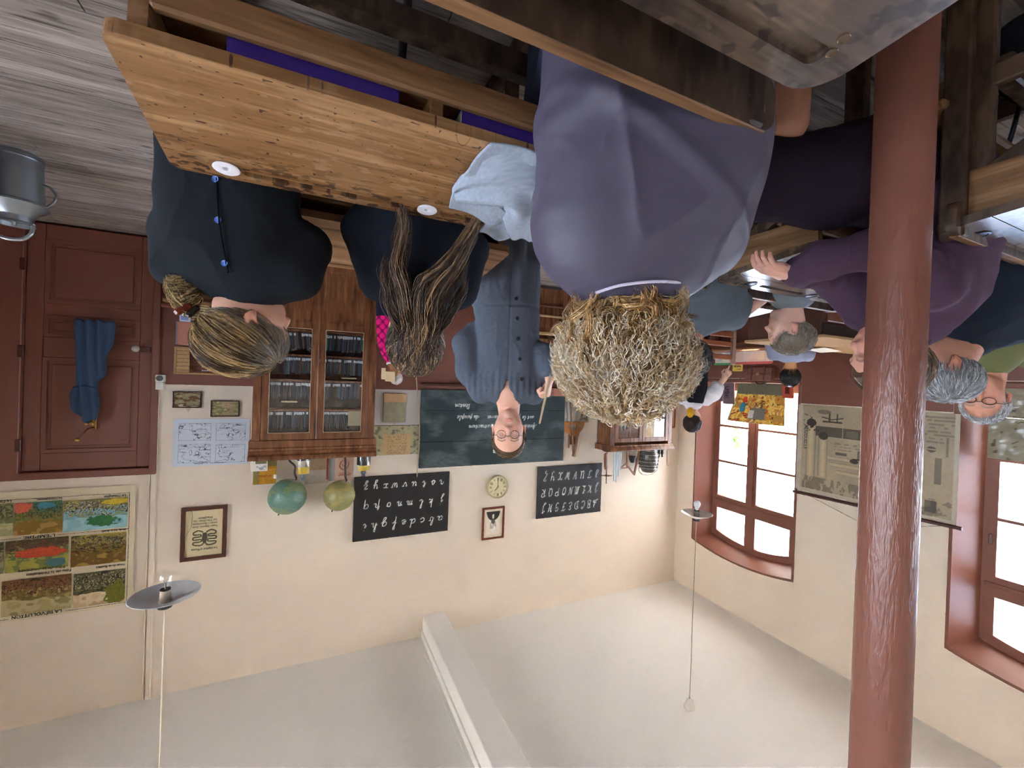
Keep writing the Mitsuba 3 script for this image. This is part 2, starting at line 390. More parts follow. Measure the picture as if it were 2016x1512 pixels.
def window(n, y0, y1, xw, out):
    """out = -1: wall at xw with the outside towards -x."""
    key = tag(numbered(f'window_{n}'), kind='structure')
    A = np.array(opening(y0, y1)); B = np.array(opening(y0 + 0.112, y1 - 0.112, 1.085, 3.285, 3.372)); xf = xw + out * 0.235
    nA = len(A); V = np.vstack([np.c_[np.full(nA, xw - out * 0.004), A], np.c_[np.full(nA, xf), B]])
    i = np.arange(nA); j = (i + 1) % nA
    lin = trimesh.Trimesh(V, np.vstack([np.stack([i, j, i + nA], -1), np.stack([j, j + nA, i + nA], -1)]), process=False)
    put('reveal', lin, 0, 'm_brown', key, smooth=False)
    put('border', yz_prism(Polygon(opening(y0, y1, d=0.024)).difference(Polygon(opening(y0, y1))), xw - 0.004, xw + 0.008) if out < 0 else
        yz_prism(Polygon(opening(y0, y1, d=0.024)).difference(Polygon(opening(y0, y1))), xw - 0.008, xw + 0.004), 0, 'm_brown', key, smooth=False)
    put('window_sill', bx(xw - out * 0.03, xf, y0 - 0.02, y1 + 0.02, 1.045, 1.088, 0.006), 0, 'm_brown', key, smooth=False)
    ya, yb = y0 + 0.112, y1 - 0.112; ym = (ya + yb) / 2
    frame = Polygon(B); panes = []
    cols = [(ya + 0.035, ym - 0.072), (ym + 0.072, yb - 0.085)] if out < 0 else [(ya + 0.06, ym - 0.072), (ym + 0.072, yb - 0.06)]
    for c0, c1 in cols:
        for z0, z1 in ((1.20, 1.693), (1.718, 2.203), (2.228, 2.712)):
            panes.append(sbox(c0, z0, c1, z1))
        panes.append(sbox(c0, 2.888, c1, 4).intersection(Polygon(opening(ya, yb, 1.085, 3.285, 3.372, d=-0.072))))
    fr = frame.difference(unary_union(panes))
    put('frame', yz_prism(fr, xf, xf + out * 0.055), 0, 'm_brown', key, smooth=False)
    xs = xf - out * 0.012
    put('stile', [bx(xf - out * 0.016, xf, ym - 0.03, ym + 0.03, 1.12, 2.74, 0.005), bx(xs, xf, ya + 0.02, yb - 0.02, 2.765, 2.80, 0.004)], 0, 'm_brown', key, smooth=False)
    put('hinge', [bx(xf - out * 0.012, xf, yy - 0.012, yy + 0.012, zz, zz + 0.09, 0.004) for yy in (ya + 0.02, yb - 0.05) for zz in (1.45, 2.35)], C('6b5a58'), 'metal', key)
    for p in panes:
        put('pane', yz_prism(p.buffer(0.004), xf + out * 0.026, xf + out * 0.029) if False else sheet_yz(p.buffer(0.006), xf + out * 0.028), 0, 'glass_pane', key, smooth=False)
    put('stone_jamb', [bx(xf + out * 0.07, xw + out * 0.62, y0 - 0.2, y0 + 0.03, 0.9, 3.5, 0.02), bx(xf + out * 0.07, xw + out * 0.62, y1 - 0.135, y1 + 0.2, 0.9, 3.5, 0.02)], C('b9ab92'), 'matte', key)
    return key


def sheet_yz(p, x):
    m = extr(p, 0.001); v = m.vertices; f = m.faces[(np.abs(m.face_normals[:, 2]) > 0.9) & (m.triangles_center[:, 2] < 0.0005)]
    m = trimesh.Trimesh(np.array(v), f, process=False); m.remove_unreferenced_vertices()
    return to_yz(m, x)


PROC_MATS['glass_pane'] = 1; PROC_MATS['clear_glass'] = 1
for k, w in enumerate(WINS): window(k + 1, *w, XL, -1)
for k, w in enumerate(WR): window(k + 4, *w, XR, 1)

# the door in the back wall
dk = tag(numbered('door_1'), kind='structure'); x0, x1, zt = DOOR
put('frame', [bx(x0 - 0.058, x0 - 0.002, YB - 0.035, YB + 0.03, 0, zt + 0.062, 0.006), bx(x1 + 0.002, x1 + 0.17, YB - 0.035, YB + 0.03, 0, zt + 0.062, 0.006), bx(x0 - 0.058, x1 + 0.17, YB - 0.035, YB + 0.03, zt + 0.002, zt + 0.062, 0.006)], 0, 'm_brown', dk, smooth=False)
put('leaf', bx(x0 + 0.003, x1 - 0.003, YB + 0.02, YB + 0.06, 0.012, zt - 0.004, 0.003), 0, 'm_brown', dk, smooth=False)
for a, b, c, d in ((x0, x0 + 0.092, 0.012, zt - 0.004), (x1 - 0.11, x1, 0.012, zt - 0.004)):
    put('stile', bx(a + 0.003, b, YB + 0.004, YB + 0.022, c, d, 0.004), 0, 'm_brown', dk, smooth=False)
for c, d in ((0.012, 0.135), (0.663, 0.76), (0.94, 1.11), (1.905, zt - 0.004)):
    put('rail', bx(x0 + 0.093, x1 - 0.111, YB + 0.004, YB + 0.022, c, d, 0.004), 0, 'm_brown', dk, smooth=False)
for c, d in ((0.135, 0.663), (0.76, 0.94), (1.11, 1.905)):
    a, b = x0 + 0.092, x1 - 0.111
    ring = sbox(a, c, b, d).difference(sbox(a + 0.03, c + 0.03, b - 0.03, d - 0.03))
    put('moulding', xz_prism(ring, YB + 0.002, YB + 0.022), 0, 'm_brown', dk, smooth=False)
    put('panel', bx(a + 0.055, b - 0.055, YB + 0.008, YB + 0.022, c + 0.055, d - 0.055, 0.006), 0, 'm_brown', dk, smooth=False)
put('back_panel', bx(x0 - 0.1, x1 + 0.2, YB + 0.10, YB + 0.14, -0.02, zt + 0.1), 0, 'm_brown', dk, smooth=False)  # added unseen panel that stops outside light leaking round the leaf
put('lock_plate', bx(1.315, 1.40, YB - 0.012, YB + 0.005, 0.985, 1.03, 0.004), C('5a382e'), 'semi', dk)
put('handle', tf(lathe([(0, 0), (0.014, 0), (0.012, 0.02), (0.026, 0.035), (0.029, 0.05), (0.02, 0.064), (0, 0.066)], 20), (1.407, YB - 0.01, 1.006), rx=math.pi / 2), C('b9b4ac'), 'gloss', dk, smooth=True, label='pale porcelain door knob')
for zz in (0.32, 1.02, 1.78):
    put('hinge', bx(x1 - 0.016, x1 + 0.02, YB - 0.044, YB - 0.03, zz, zz + 0.10, 0.005), C('4a241c'), 'semi', dk)
put('wainscot', bx(2.30, 2.31, YB - 0.01, YB, 0, WZ), 0, 'm_brown', 'wall_back', smooth=False)
# cable trunking up the wall beside the door
for a, b in ((1.245, 1.285), (1.292, 1.305)):
    put('trim_2' if a < 1.25 else 'cover', bx(a, b, YB - 0.026, YB, 1.36, H, 0.005), 0, 'm_wall', None if a < 1.25 else 'trim_2', smooth=False, kind='structure' if a < 1.25 else None)

# cast iron column under the beam
kc = thing('iron_column', 'tall round red-brown painted cast iron column standing in the aisle between the rows of desks', 'column')
prof = [(0.0, 0.0), (0.085, 0.0), (0.085, 0.05), (0.066, 0.075), (0.0545, 0.12), (0.053, 3.72), (0.07, 3.75), (0.085, 3.80), (0.085, 3.90), (0, 3.90)]
pr = [prof[0]]
for a, b in zip(prof[:-1], prof[1:]):
    k = 40 if b[1] - a[1] > 1 else 1
    for t in np.linspace(0, 1, k + 1)[1:]: pr.append((a[0] + (b[0] - a[0]) * t, a[1] + (b[1] - a[1]) * t))
put('shaft', tf(lathe(pr, 64), (-1.2, 0.506, 0)), 0, 'm_column', kc, smooth=40)
put('plate', bx(-1.32, -1.08, 0.386, 0.626, 3.885, 3.906, 0.004), 0, 'm_brown', kc, smooth=False)

# outside: a sunlit yard with a climbing plant on the wall
put('ground', bx(-40, XL - 0.51, -40, 40, -0.5, -0.3), C('d2cfc8'), 'matte', kind='structure')
put('ground', bx(XR + 0.46, 40, -40, 40, -0.5, -0.3), C('d2cfc8'), 'matte', kind='structure')
# ================================================================ SCHOOL DESKS WITH BENCHES
def rounded(x0, y0, x1, y1, r):
    return sbox(x0 + r, y0 + r, x1 - r, y1 - r).buffer(r, quad_segs=6)


def groove_poly(x0, x1, s, w):
    return shapely.LineString([(x0, s), (x1, s)]).buffer(w / 2, quad_segs=5)


def school_desk(label, xl, xr, yn, yf, zn, zf, top, frame, skirt, wells, grooves, rad=0.03, boards=None, group=None, back=True, white=True, foot=0.30, seat_gap=0.0):
    """Double desk with a sloping top, open book shelf, end panels, and its bench in front of it."""
    k = thing('school_desk', label, 'school desk', group)
    L = math.hypot(yf - yn, zf - zn); ang = math.atan2(zf - zn, yf - yn); th = 0.024

    def place(m): return tf(m, (0, yn, zn), rx=ang)
    poly = rounded(xl, 0, xr, L, rad)
    m = extr(poly, th); m.apply_translation((0, 0, -th))
    cut = []
    for a, b, s, w in grooves:
        g = extr(groove_poly(a, b, s, w), 0.03); g.apply_translation((0, 0, -0.010)); cut.append(g)
    for x, s in wells:
        g = trimesh.creation.cylinder(0.0235, 0.08, sections=28); g.apply_translation((x, s, 0)); cut.append(g)
    if boards:
        for s in boards:
            g = trimesh.creation.box((xr - xl + 0.1, 0.0025, 0.008)); g.apply_translation(((xl + xr) / 2, s, 0)); cut.append(g)
    if cut: m = trimesh.boolean.difference([m, *cut], engine='manifold')
    put('desktop', place(m), 0, top, k, smooth=False)
    for x, s in wells:
        if white:
            w = lathe([(0.0, -0.035), (0.02, -0.035), (0.021, 0.0005), (0.0255, 0.0012), (0.0265, 0.0035), (0.024, 0.0052), (0.0085, 0.0042), (0.0075, 0.001), (0.007, -0.02), (0, -0.021)], 32)
            w = put('inkwell', place(tf(w, (x, s, 0))), C('e9e8ee'), 'gloss', k, smooth=40, label='white porcelain inkwell')
            put('ink', place(tf(lathe([(0, -0.004), (0.0072, -0.004), (0.0072, -0.006), (0, -0.006)], 16), (x, s, 0))), C('120c1c'), 'gloss', w)
        else:
            w = lathe([(0, -0.03), (0.021, -0.03), (0.022, 0.0008), (0.026, 0.001), (0.027, 0.0028), (0.022, 0.0036), (0.020, 0.002), (0.012, 0.0032), (0, 0.0035)], 32)
            put('inkwell', place(tf(w, (x, s, 0))), C('4a4550'), 'metal', k, smooth=40, label='dark metal inkwell cover')
    # book shelf under the top
    zs = zn - 0.085; xa, xb = xl + 0.055, xr - 0.055
    put('shelf', bx(xa, xb, yn + 0.012, yf - 0.03, zs - 0.014, zs, 0.002), 0, skirt, k, smooth=False)
    put('shelf_rail', bx(xa, xb, yn + 0.004, yn + 0.024, zs - 0.03, zs + 0.026, 0.005), 0, skirt, k, smooth=False)
    put('back_board', bx(xa, xb, yf - 0.05, yf - 0.034, zs - 0.02, zf - th - 0.006, 0.002), 0, skirt, k, smooth=False)
    xm = (xa + xb) / 2 - 0.005
    put('divider', bx(xm - 0.014, xm + 0.014, yn + 0.025, yf - 0.05, zs, zn - th, 0.003), 0, skirt, k, smooth=False)
    for x in (xl + 0.03, xr - 0.055):
        side = Polygon([(yn + 0.012, zs - 0.035), (yf - 0.02, zs - 0.035), (yf - 0.012, zf - th), (yn + 0.006, zn - th)])
        put('side_panel', yz_prism(side, x, x + 0.024), 0, 'm_wood_side' if skirt == 'm_wood_tan' else skirt, k, smooth=False)
    # frame
    ybk = yn - 0.345 - seat_gap
    for x in (xl + 0.04, xr - 0.075):
        put('leg', bx(x, x + 0.034, yf - 0.095, yf - 0.03, 0.07, zf - th - 0.01, 0.005), 0, frame, k, smooth=False)
        put('leg', bx(x, x + 0.034, ybk - 0.005, ybk + 0.05, 0.07, 0.745 if back else 0.37, 0.005), 0, frame, k, smooth=False)
        put('leg', bx(x, x + 0.034, yn - 0.11, yn - 0.05, 0.07, 0.37, 0.005), 0, frame, k, smooth=False)
        put('runner', bx(x - 0.006, x + 0.04, ybk - 0.03, yf - 0.01, 0.0, 0.072, 0.008), 0, frame, k, smooth=False)
        put('end_rail', bx(x + 0.004, x + 0.03, ybk + 0.03, yf - 0.08, 0.30, 0.355, 0.004), 0, frame, k, smooth=False)
        put('brace', beam((x + 0.017, yn - 0.08, 0.36), (x + 0.017, yf - 0.07, 0.60), 0.026, 0.05, b=0.004), 0, frame, k, smooth=False)
    put('foot_rail', bx(xl + 0.07, xr - 0.07, yf - 0.12, yf - 0.075, foot - 0.03, foot + 0.035, 0.006), 0, frame, k, smooth=False)
    put('bench_seat', bx(xl + 0.02, xr - 0.02, ybk + 0.035, ybk + 0.285, 0.358, 0.384, 0.008), 0, skirt, k, smooth=False)
    put('seat_rail', bx(xl + 0.07, xr - 0.07, ybk + 0.23, ybk + 0.255, 0.29, 0.358, 0.003), 0, frame, k, smooth=False)
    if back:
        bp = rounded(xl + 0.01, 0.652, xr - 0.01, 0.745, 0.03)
        put('backrest', xz_prism(bp, ybk + 0.0, ybk + 0.022), 0, 'm_wood_black', k, smooth=30)  # black wood puts the shade on the rear face into the colour
        put('worn_edge', bx(xl + 0.03, xr - 0.03, ybk + 0.001, ybk + 0.021, 0.742, 0.7475, 0.002), 0, 'm_wood_tan', k, smooth=False, label='worn top edge of the backrest, painted pale where it catches light')  # pale strip: light caught by the worn top edge, put into the colour
    return k


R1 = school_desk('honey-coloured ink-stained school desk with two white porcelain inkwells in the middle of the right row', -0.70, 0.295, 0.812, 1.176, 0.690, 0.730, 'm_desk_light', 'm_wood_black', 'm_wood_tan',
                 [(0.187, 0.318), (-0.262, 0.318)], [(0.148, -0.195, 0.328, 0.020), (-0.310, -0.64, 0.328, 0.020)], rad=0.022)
R0 = school_desk('dark worn school desk with a wide pen groove in front of the camera', -0.672, 0.33, 0.02, 0.403, 0.690, 0.727, 'm_desk_dark', 'm_wood_black', 'm_wood_black',
                 [], [(-0.598, -0.10, 0.334, 0.030)], rad=0.055, back=False)
R2 = school_desk('light oak school desk where the two women in dark tops sit', -0.665, 0.335, 1.46, 1.905, 0.69, 0.73, 'm_wood_tan', 'm_wood_black', 'm_wood_tan', [], [(0.25, -0.55, 0.405, 0.022)], rad=0.03, back=False)
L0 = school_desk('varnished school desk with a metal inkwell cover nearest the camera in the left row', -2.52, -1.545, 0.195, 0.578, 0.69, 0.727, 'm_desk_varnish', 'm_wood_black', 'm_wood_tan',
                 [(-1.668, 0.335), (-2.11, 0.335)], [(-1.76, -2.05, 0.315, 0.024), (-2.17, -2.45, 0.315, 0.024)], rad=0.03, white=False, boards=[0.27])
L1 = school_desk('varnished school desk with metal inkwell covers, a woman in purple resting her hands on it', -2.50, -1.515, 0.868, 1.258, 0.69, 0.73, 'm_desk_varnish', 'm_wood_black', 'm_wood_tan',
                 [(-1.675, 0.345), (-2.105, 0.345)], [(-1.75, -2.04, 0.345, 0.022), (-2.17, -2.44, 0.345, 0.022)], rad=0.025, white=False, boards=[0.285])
L2 = school_desk('varnished school desk in front of the boy, its top shining in the window light', -2.55, -1.45, 1.66, 2.055, 0.69, 0.73, 'm_desk_varnish', 'm_wood_black', 'm_wood_tan',
                 [], [(-1.6, -2.3, 0.35, 0.022)], rad=0.03, white=False, boards=[0.2])
# stamped ring marks left in the dark desktop are shallow rims of brass
for x, y in ((-0.606, 0.322), (-0.616, 0.341)):
    z = 0.690 + (y - 0.02) * 0.037 / 0.383
    put('stud', tf(lathe([(0.0, 0.0), (0.0060, 0.0002), (0.0068, 0.001), (0.0076, 0.0002)], 20), (x, y, z + 0.0004), rx=0.096), C('6d5c4a'), 'metal', R0, smooth=40)

# purple folders lying in the book shelf
for xa, xb, wh in ((-0.135, 0.145, 'right'), (-0.50, -0.262, 'left')):
    fk = thing('folder', f'purple card folder in the {wh} half of the book shelf of the honey-coloured desk', 'folder')
    put('cover', [bx(xa, xb, 0.845, 1.07, 0.6055, 0.608, 0.0008), bx(xa, xb, 0.845, 1.07, 0.655, 0.6575, 0.0008), bx(xa, xb, 0.845, 0.8475, 0.6055, 0.6575, 0.0008)], C('43318c'), 'semi', fk)
    put('paper_stack', bx(xa + 0.004, xb - 0.004, 0.848, 1.065, 0.6085, 0.6545), C('c9c2b4'), 'matte', fk)

# grey marl cardigan thrown on the honey desk: a folded, rumpled sheet with thickness
def cloth_sheet(path_fn, nu, nv, th=0.004):
    u, v = np.meshgrid(np.linspace(0, 1, nu), np.linspace(0, 1, nv), indexing='ij')
    P = path_fn(u, v); n = np.cross(np.gradient(P, axis=0), np.gradient(P, axis=1)); n /= np.linalg.norm(n, axis=-1, keepdims=True) + 1e-12
    if n[..., 2].mean() < 0: n = -n
    A, B = P + n * th / 2, P - n * th / 2
    a = np.arange(nu * nv).reshape(nu, nv); N = nu * nv
    q = lambda g: np.vstack([np.stack([g[:-1, :-1], g[1:, :-1], g[1:, 1:]], -1).reshape(-1, 3), np.stack([g[:-1, :-1], g[1:, 1:], g[:-1, 1:]], -1).reshape(-1, 3)])
    F = [q(a), q(a + N)[:, ::-1]]
    for e in (a[0, :], a[-1, ::-1], a[::-1, 0], a[:, -1]):
        F.append(np.vstack([np.stack([e[:-1], e[1:], e[1:] + N], -1), np.stack([e[:-1], e[1:] + N, e[:-1] + N], -1)]))
    m = trimesh.Trimesh(np.vstack([A.reshape(-1, 3), B.reshape(-1, 3)]), np.vstack(F), process=False); m.fix_normals(); return m


def desk_z(y): return 0.690 + (y - 0.812) * 0.040 / 0.364


ck = thing('cardigan', 'crumpled pale grey marl cloth lying on the left half of the honey-coloured desk', 'cloth')


def fold_a(u, v):          # the flat layer underneath, its hem towards the sitter
    x = -0.312 - 0.26 * u + 0.02 * np.sin(v * 3); y = 0.805 + 0.28 * v + 0.05 * u * (1 - v) - 0.04 * np.sin(u * 3.1) * (1 - v)
    z = desk_z(y) + 0.006 + 0.016 * np.exp(-((u - 0.45) / 0.16) ** 2) * (0.4 + v) + 0.010 * np.exp(-((v - 0.35 - 0.3 * u) / 0.10) ** 2)
    return np.stack([x, y, z], -1)


def fold_b(u, v):          # a twisted roll running across it with a pointed end
    c = catmull([(-0.305, 1.005, 0.012), (-0.36, 0.955, 0.030), (-0.42, 0.915, 0.042), (-0.475, 0.955, 0.040), (-0.51, 1.04, 0.032), (-0.56, 1.13, 0.020)], 12)
    c = np.stack([np.interp(u, np.linspace(0, 1, len(c)), c[:, k]) for k in range(3)], -1)
    d = np.gradient(c, axis=0); s = np.stack([-d[..., 1], d[..., 0], 0 * u], -1); s /= np.linalg.norm(s, axis=-1, keepdims=True) + 1e-9
    w = 0.022 + 0.085 * np.clip(u * 3, 0, 1) ** 0.8 - 0.03 * np.clip((u - 0.75) * 4, 0, 1); t = (v - 0.35) * 1.6
    P = c + s * (t * w)[..., None]
    P[..., 2] = desk_z(P[..., 1]) + 0.006 + c[..., 2] * np.exp(-(t * 1.5) ** 2) + 0.006 * np.sin(9 * t + 6 * u) + 0.004
    return P


def fold_c(u, v):          # a drooping flap by the far edge
    x = -0.40 - 0.17 * u - 0.03 * v; y = 0.985 + 0.19 * v + 0.02 * np.sin(u * 5)
    z = desk_z(np.minimum(y, 1.17)) + 0.010 + 0.022 * np.sin(np.pi * np.clip(u * 1.1, 0, 1)) * (0.5 + 0.5 * np.cos(v * 2.4)) + 0.006 * np.sin(12 * u + 3 * v)
    return np.stack([x, y, z], -1)


grey = np.array(C('97a2b0'))
for fn_, nm in ((fold_a, 'hem'), (fold_c, 'flap'), (fold_b, 'sleeve')):
    m = cloth_sheet(fn_, 70, 46, 0.005); v = m.vertices
    mar = meshkit.fbm(np.stack([v[:, 0] * 420, v[:, 1] * 130, v[:, 2] * 300], -1), 3, 4)
    put(nm, m, grey[None] * (0.72 + 0.5 * mar[:, None]), 'cloth', ck, smooth=True)
# ================================================================ PEOPLE: bodies, clothing and hair from signed distance fields
def nets(f, lo, hi, h, st=5):
    """Surface nets of the distance function f, evaluated finely only near its surface."""
    lo = np.asarray(lo, float); n = np.ceil((np.asarray(hi, float) - lo) / (h * st)).astype(int) + 1
    cg = [lo[k] + np.arange(n[k] + 1) * h * st for k in range(3)]
    P = np.stack(np.meshgrid(*cg, indexing='ij'), -1); d = f(P.reshape(-1, 3)).reshape(P.shape[:3])
    full = n * st + 1; D = np.empty(full, np.float32)
    D[:] = np.repeat(np.repeat(np.repeat(np.where(d > 0, 1.0, -1.0), st, 0), st, 1), st, 2)[:full[0], :full[1], :full[2]]
    mn = np.abs(d); lim = h * st * 1.2
    near = np.zeros(tuple(n), bool)
    for a, b, c in np.ndindex(2, 2, 2): near |= mn[a:n[0] + a, b:n[1] + b, c:n[2] + c] < lim
    sg = d > 0; s0 = sg[:n[0], :n[1], :n[2]]
    for a, b, c in np.ndindex(2, 2, 2): near |= sg[a:n[0] + a, b:n[1] + b, c:n[2] + c] != s0
    idx = np.argwhere(near); k = np.arange(st + 1); off = np.stack(np.meshgrid(k, k, k, indexing='ij'), -1).reshape(-1, 3)
    for part in np.array_split(idx, max(1, len(idx) // 3000)):
        I = (part[:, None] * st + off[None]).reshape(-1, 3)
        D[I[:, 0], I[:, 1], I[:, 2]] = f(lo + I * h)
    S = D < 0; N = np.array(D.shape) - 1
    mix_ = np.zeros(tuple(N), bool); c0 = S[:-1, :-1, :-1]
    for a, b, c in np.ndindex(2, 2, 2): mix_ |= S[a:N[0] + a, b:N[1] + b, c:N[2] + c] != c0
    cell = np.argwhere(mix_); num = np.full(tuple(N), -1, np.int64); num[mix_] = np.arange(len(cell))
    acc = np.zeros((len(cell), 3)); cnt = np.zeros(len(cell))
    for ax in range(3):
        o = [a for a in range(3) if a != ax]
        for u, v in np.ndindex(2, 2):
            A = cell.copy(); A[:, o[0]] += u; A[:, o[1]] += v; B = A.copy(); B[:, ax] += 1
            da, db = D[tuple(A.T)], D[tuple(B.T)]; m = (da < 0) != (db < 0)
            t = np.clip(da[m] / (da[m] - db[m]), 0, 1); p = A[m].astype(float); p[:, ax] += t; acc[m] += p; cnt[m] += 1
    V = lo + acc / cnt[:, None] * h; F = []
    for ax in range(3):
        o = [(ax + 1) % 3, (ax + 2) % 3]
        sl = [slice(None)] * 3; sl[ax] = slice(0, -1); a = S[tuple(sl)]; sl[ax] = slice(1, None); b = S[tuple(sl)]
        E = np.argwhere(a != b); E = E[(E[:, o[0]] > 0) & (E[:, o[1]] > 0) & (E[:, o[0]] < N[o[0]]) & (E[:, o[1]] < N[o[1]])]
        q = []
        for u, v in ((-1, -1), (0, -1), (0, 0), (-1, 0)):
            Cc = E.copy(); Cc[:, o[0]] += u; Cc[:, o[1]] += v; q.append(num[tuple(Cc.T)])
        q = np.stack(q, -1); fl = S[tuple(E.T)]; q[~fl] = q[~fl][:, ::-1]; F.append(q)
    F = np.vstack(F)
    m = trimesh.Trimesh(V, np.vstack([F[:, [0, 1, 2]], F[:, [0, 2, 3]]]), process=False)
    return m


def smin(a, b, k):
    h = np.maximum(k - np.abs(a - b), 0) / k
    return np.minimum(a, b) - h * h * k * 0.25


def cap(a, b, r0, r1=None):
    a, b = np.asarray(a, float), np.asarray(b, float); r1 = r0 if r1 is None else r1; d = b - a; L = d @ d + 1e-12
    def f(p):
        x, y, z = p[:, 0] - a[0], p[:, 1] - a[1], p[:, 2] - a[2]; t = np.clip((x * d[0] + y * d[1] + z * d[2]) / L, 0, 1)
        x, y, z = x - t * d[0], y - t * d[1], z - t * d[2]
        return np.sqrt(x * x + y * y + z * z) - (r0 + (r1 - r0) * t)
    return f


def chain(pts, rs, k=0.02):
    return un([cap(pts[i], pts[i + 1], rs[i], rs[i + 1]) for i in range(len(pts) - 1)], k)


def ell(c, r, R=None):
    c, r = np.asarray(c, float), np.asarray(r, float)
    def f(p):
        q = p - c
        if R is not None: q = q @ R
        x, y, z = q[:, 0] / r[0], q[:, 1] / r[1], q[:, 2] / r[2]
        k0 = np.sqrt(x * x + y * y + z * z); x, y, z = x / r[0], y / r[1], z / r[2]
        return k0 * (k0 - 1) / (np.sqrt(x * x + y * y + z * z) + 1e-9)
    return f


def un(fs, k=0.02):
    def f(p):
        d = fs[0](p)
        for g in fs[1:]: d = smin(d, g(p), k)
        return d
    return f


def sections(rows, yaw, e=2.3):
    """Distance to a stack of superelliptic cross-sections (z, cx, cy, half width, half depth); yaw turns the width axis from +x."""
    r = np.array(sorted(rows), float); c, s = math.cos(yaw), math.sin(yaw)
    def f(p):
        z = np.clip(p[:, 2], r[0, 0], r[-1, 0]); v = [np.interp(z, r[:, 0], r[:, k]) for k in range(1, 5)]
        x, y = p[:, 0] - v[0], p[:, 1] - v[1]; u, w = x * c + y * s, -x * s + y * c
        k = (np.abs(u / v[2]) ** e + np.abs(w / v[3]) ** e) ** (1 / e)
        d = (k - 1) * np.minimum(v[2], v[3]); dz = np.abs(p[:, 2] - z)
        return np.where(dz > 0, np.sqrt(np.maximum(d, 0) ** 2 + dz ** 2) + np.minimum(d, 0) * 0, d)
    return f


def rotz(a):
    c, s = math.cos(a), math.sin(a); return np.array([[c, -s, 0], [s, c, 0], [0, 0, 1.0]])


def frame(face, tilt=0.0, roll=0.0):
    """Columns: the head's own right, front, up; face = direction it looks in the ground plane; tilt > 0 looks up."""
    fx, fy = face; L = math.hypot(fx, fy); F = np.array([fx / L, fy / L, 0]); Rr = np.array([F[1], -F[0], 0]); U = np.array([0, 0, 1.0])
    F, U = F * math.cos(tilt) + U * math.sin(tilt), U * math.cos(tilt) - F * math.sin(tilt)
    Rr, U = Rr * math.cos(roll) + U * math.sin(roll), U * math.cos(roll) - Rr * math.sin(roll)
    return np.stack([Rr, F, U], 1)


def head_local(nose=1.0, jaw=1.0, ears=True):
    H = [ell((0, -0.016, 0.032), (0.074, 0.096, 0.082)), ell((0, 0.026, -0.022), (0.063, 0.064, 0.088)), ell((0, 0.030, -0.074), (0.048 * jaw, 0.05, 0.042)),
         cap((-0.034, 0.074, 0.020), (0.034, 0.074, 0.020), 0.014), cap((-0.043, 0.052, -0.028), (-0.036, 0.062, -0.045), 0.024), cap((0.043, 0.052, -0.028), (0.036, 0.062, -0.045), 0.024), ell((0, 0.070, -0.102), (0.020, 0.016, 0.015))]
    nz_ = un([cap((0, 0.084, 0.010), (0, 0.106, -0.030 * nose), 0.0075, 0.0105 * nose), cap((-0.012, 0.090, -0.035), (0.012, 0.090, -0.035), 0.0075)], 0.010)
    up, lowl = ell((0, 0.0865, -0.0655), (0.023, 0.009, 0.0050)), ell((0, 0.0855, -0.0745), (0.020, 0.010, 0.0062))
    soc = [ell((s * 0.031, 0.092, -0.001), (0.0185, 0.016, 0.0115)) for s in (-1, 1)]
    lids = [un([ell((s * 0.031, 0.0715, 0.0035), (0.0160, 0.0145, 0.0090)), ell((s * 0.031, 0.0705, -0.0065), (0.0150, 0.0135, 0.0050))], 0.003) for s in (-1, 1)]
    earf = []
    for s in (-1, 1):
        Rm = rotz(-s * 0.35); earf += [(ell((s * 0.078, -0.012, -0.004), (0.0095, 0.019, 0.033), Rm), ell((s * 0.0865, -0.006, 0.000), (0.0065, 0.011, 0.020), Rm), ell((s * 0.077, -0.002, -0.032), (0.008, 0.009, 0.010)))]
    def f(p):
        d = H[0](p)
        for g in H[1:]: d = smin(d, g(p), 0.032)
        for g in soc: d = -smin(-d, g(p), 0.014)
        d = smin(d, nz_(p), 0.010); d = smin(d, up(p), 0.005); d = smin(d, lowl(p), 0.005)
        for g in lids: d = smin(d, g(p), 0.004)
        mouth = cap((-0.019, 0.0965, -0.070), (0.019, 0.0965, -0.070), 0.0022)(p); d = -smin(-d, mouth, 0.003)
        if ears:
            for a, b, c in earf:
                e = -smin(-a(p), b(p), 0.006); d = smin(d, smin(e, c(p), 0.006), 0.006)
        return d
    return f


def bounded(f, c, r):
    """Evaluates f only near the ball (c, r); farther out the distance to the ball stands in."""
    c = np.asarray(c, float)
    def g(p):
        q = p - c; d = np.sqrt((q * q).sum(1)) - r; m = d < 0.06; d = d + 0.02
        if m.any(): d[m] = f(p[m])
        return d
    return g


def to_local(f, c, R, s):
    c = np.asarray(c, float)
    return bounded(lambda p: f((p - c) @ R / s) * s, c, 0.15 * s)


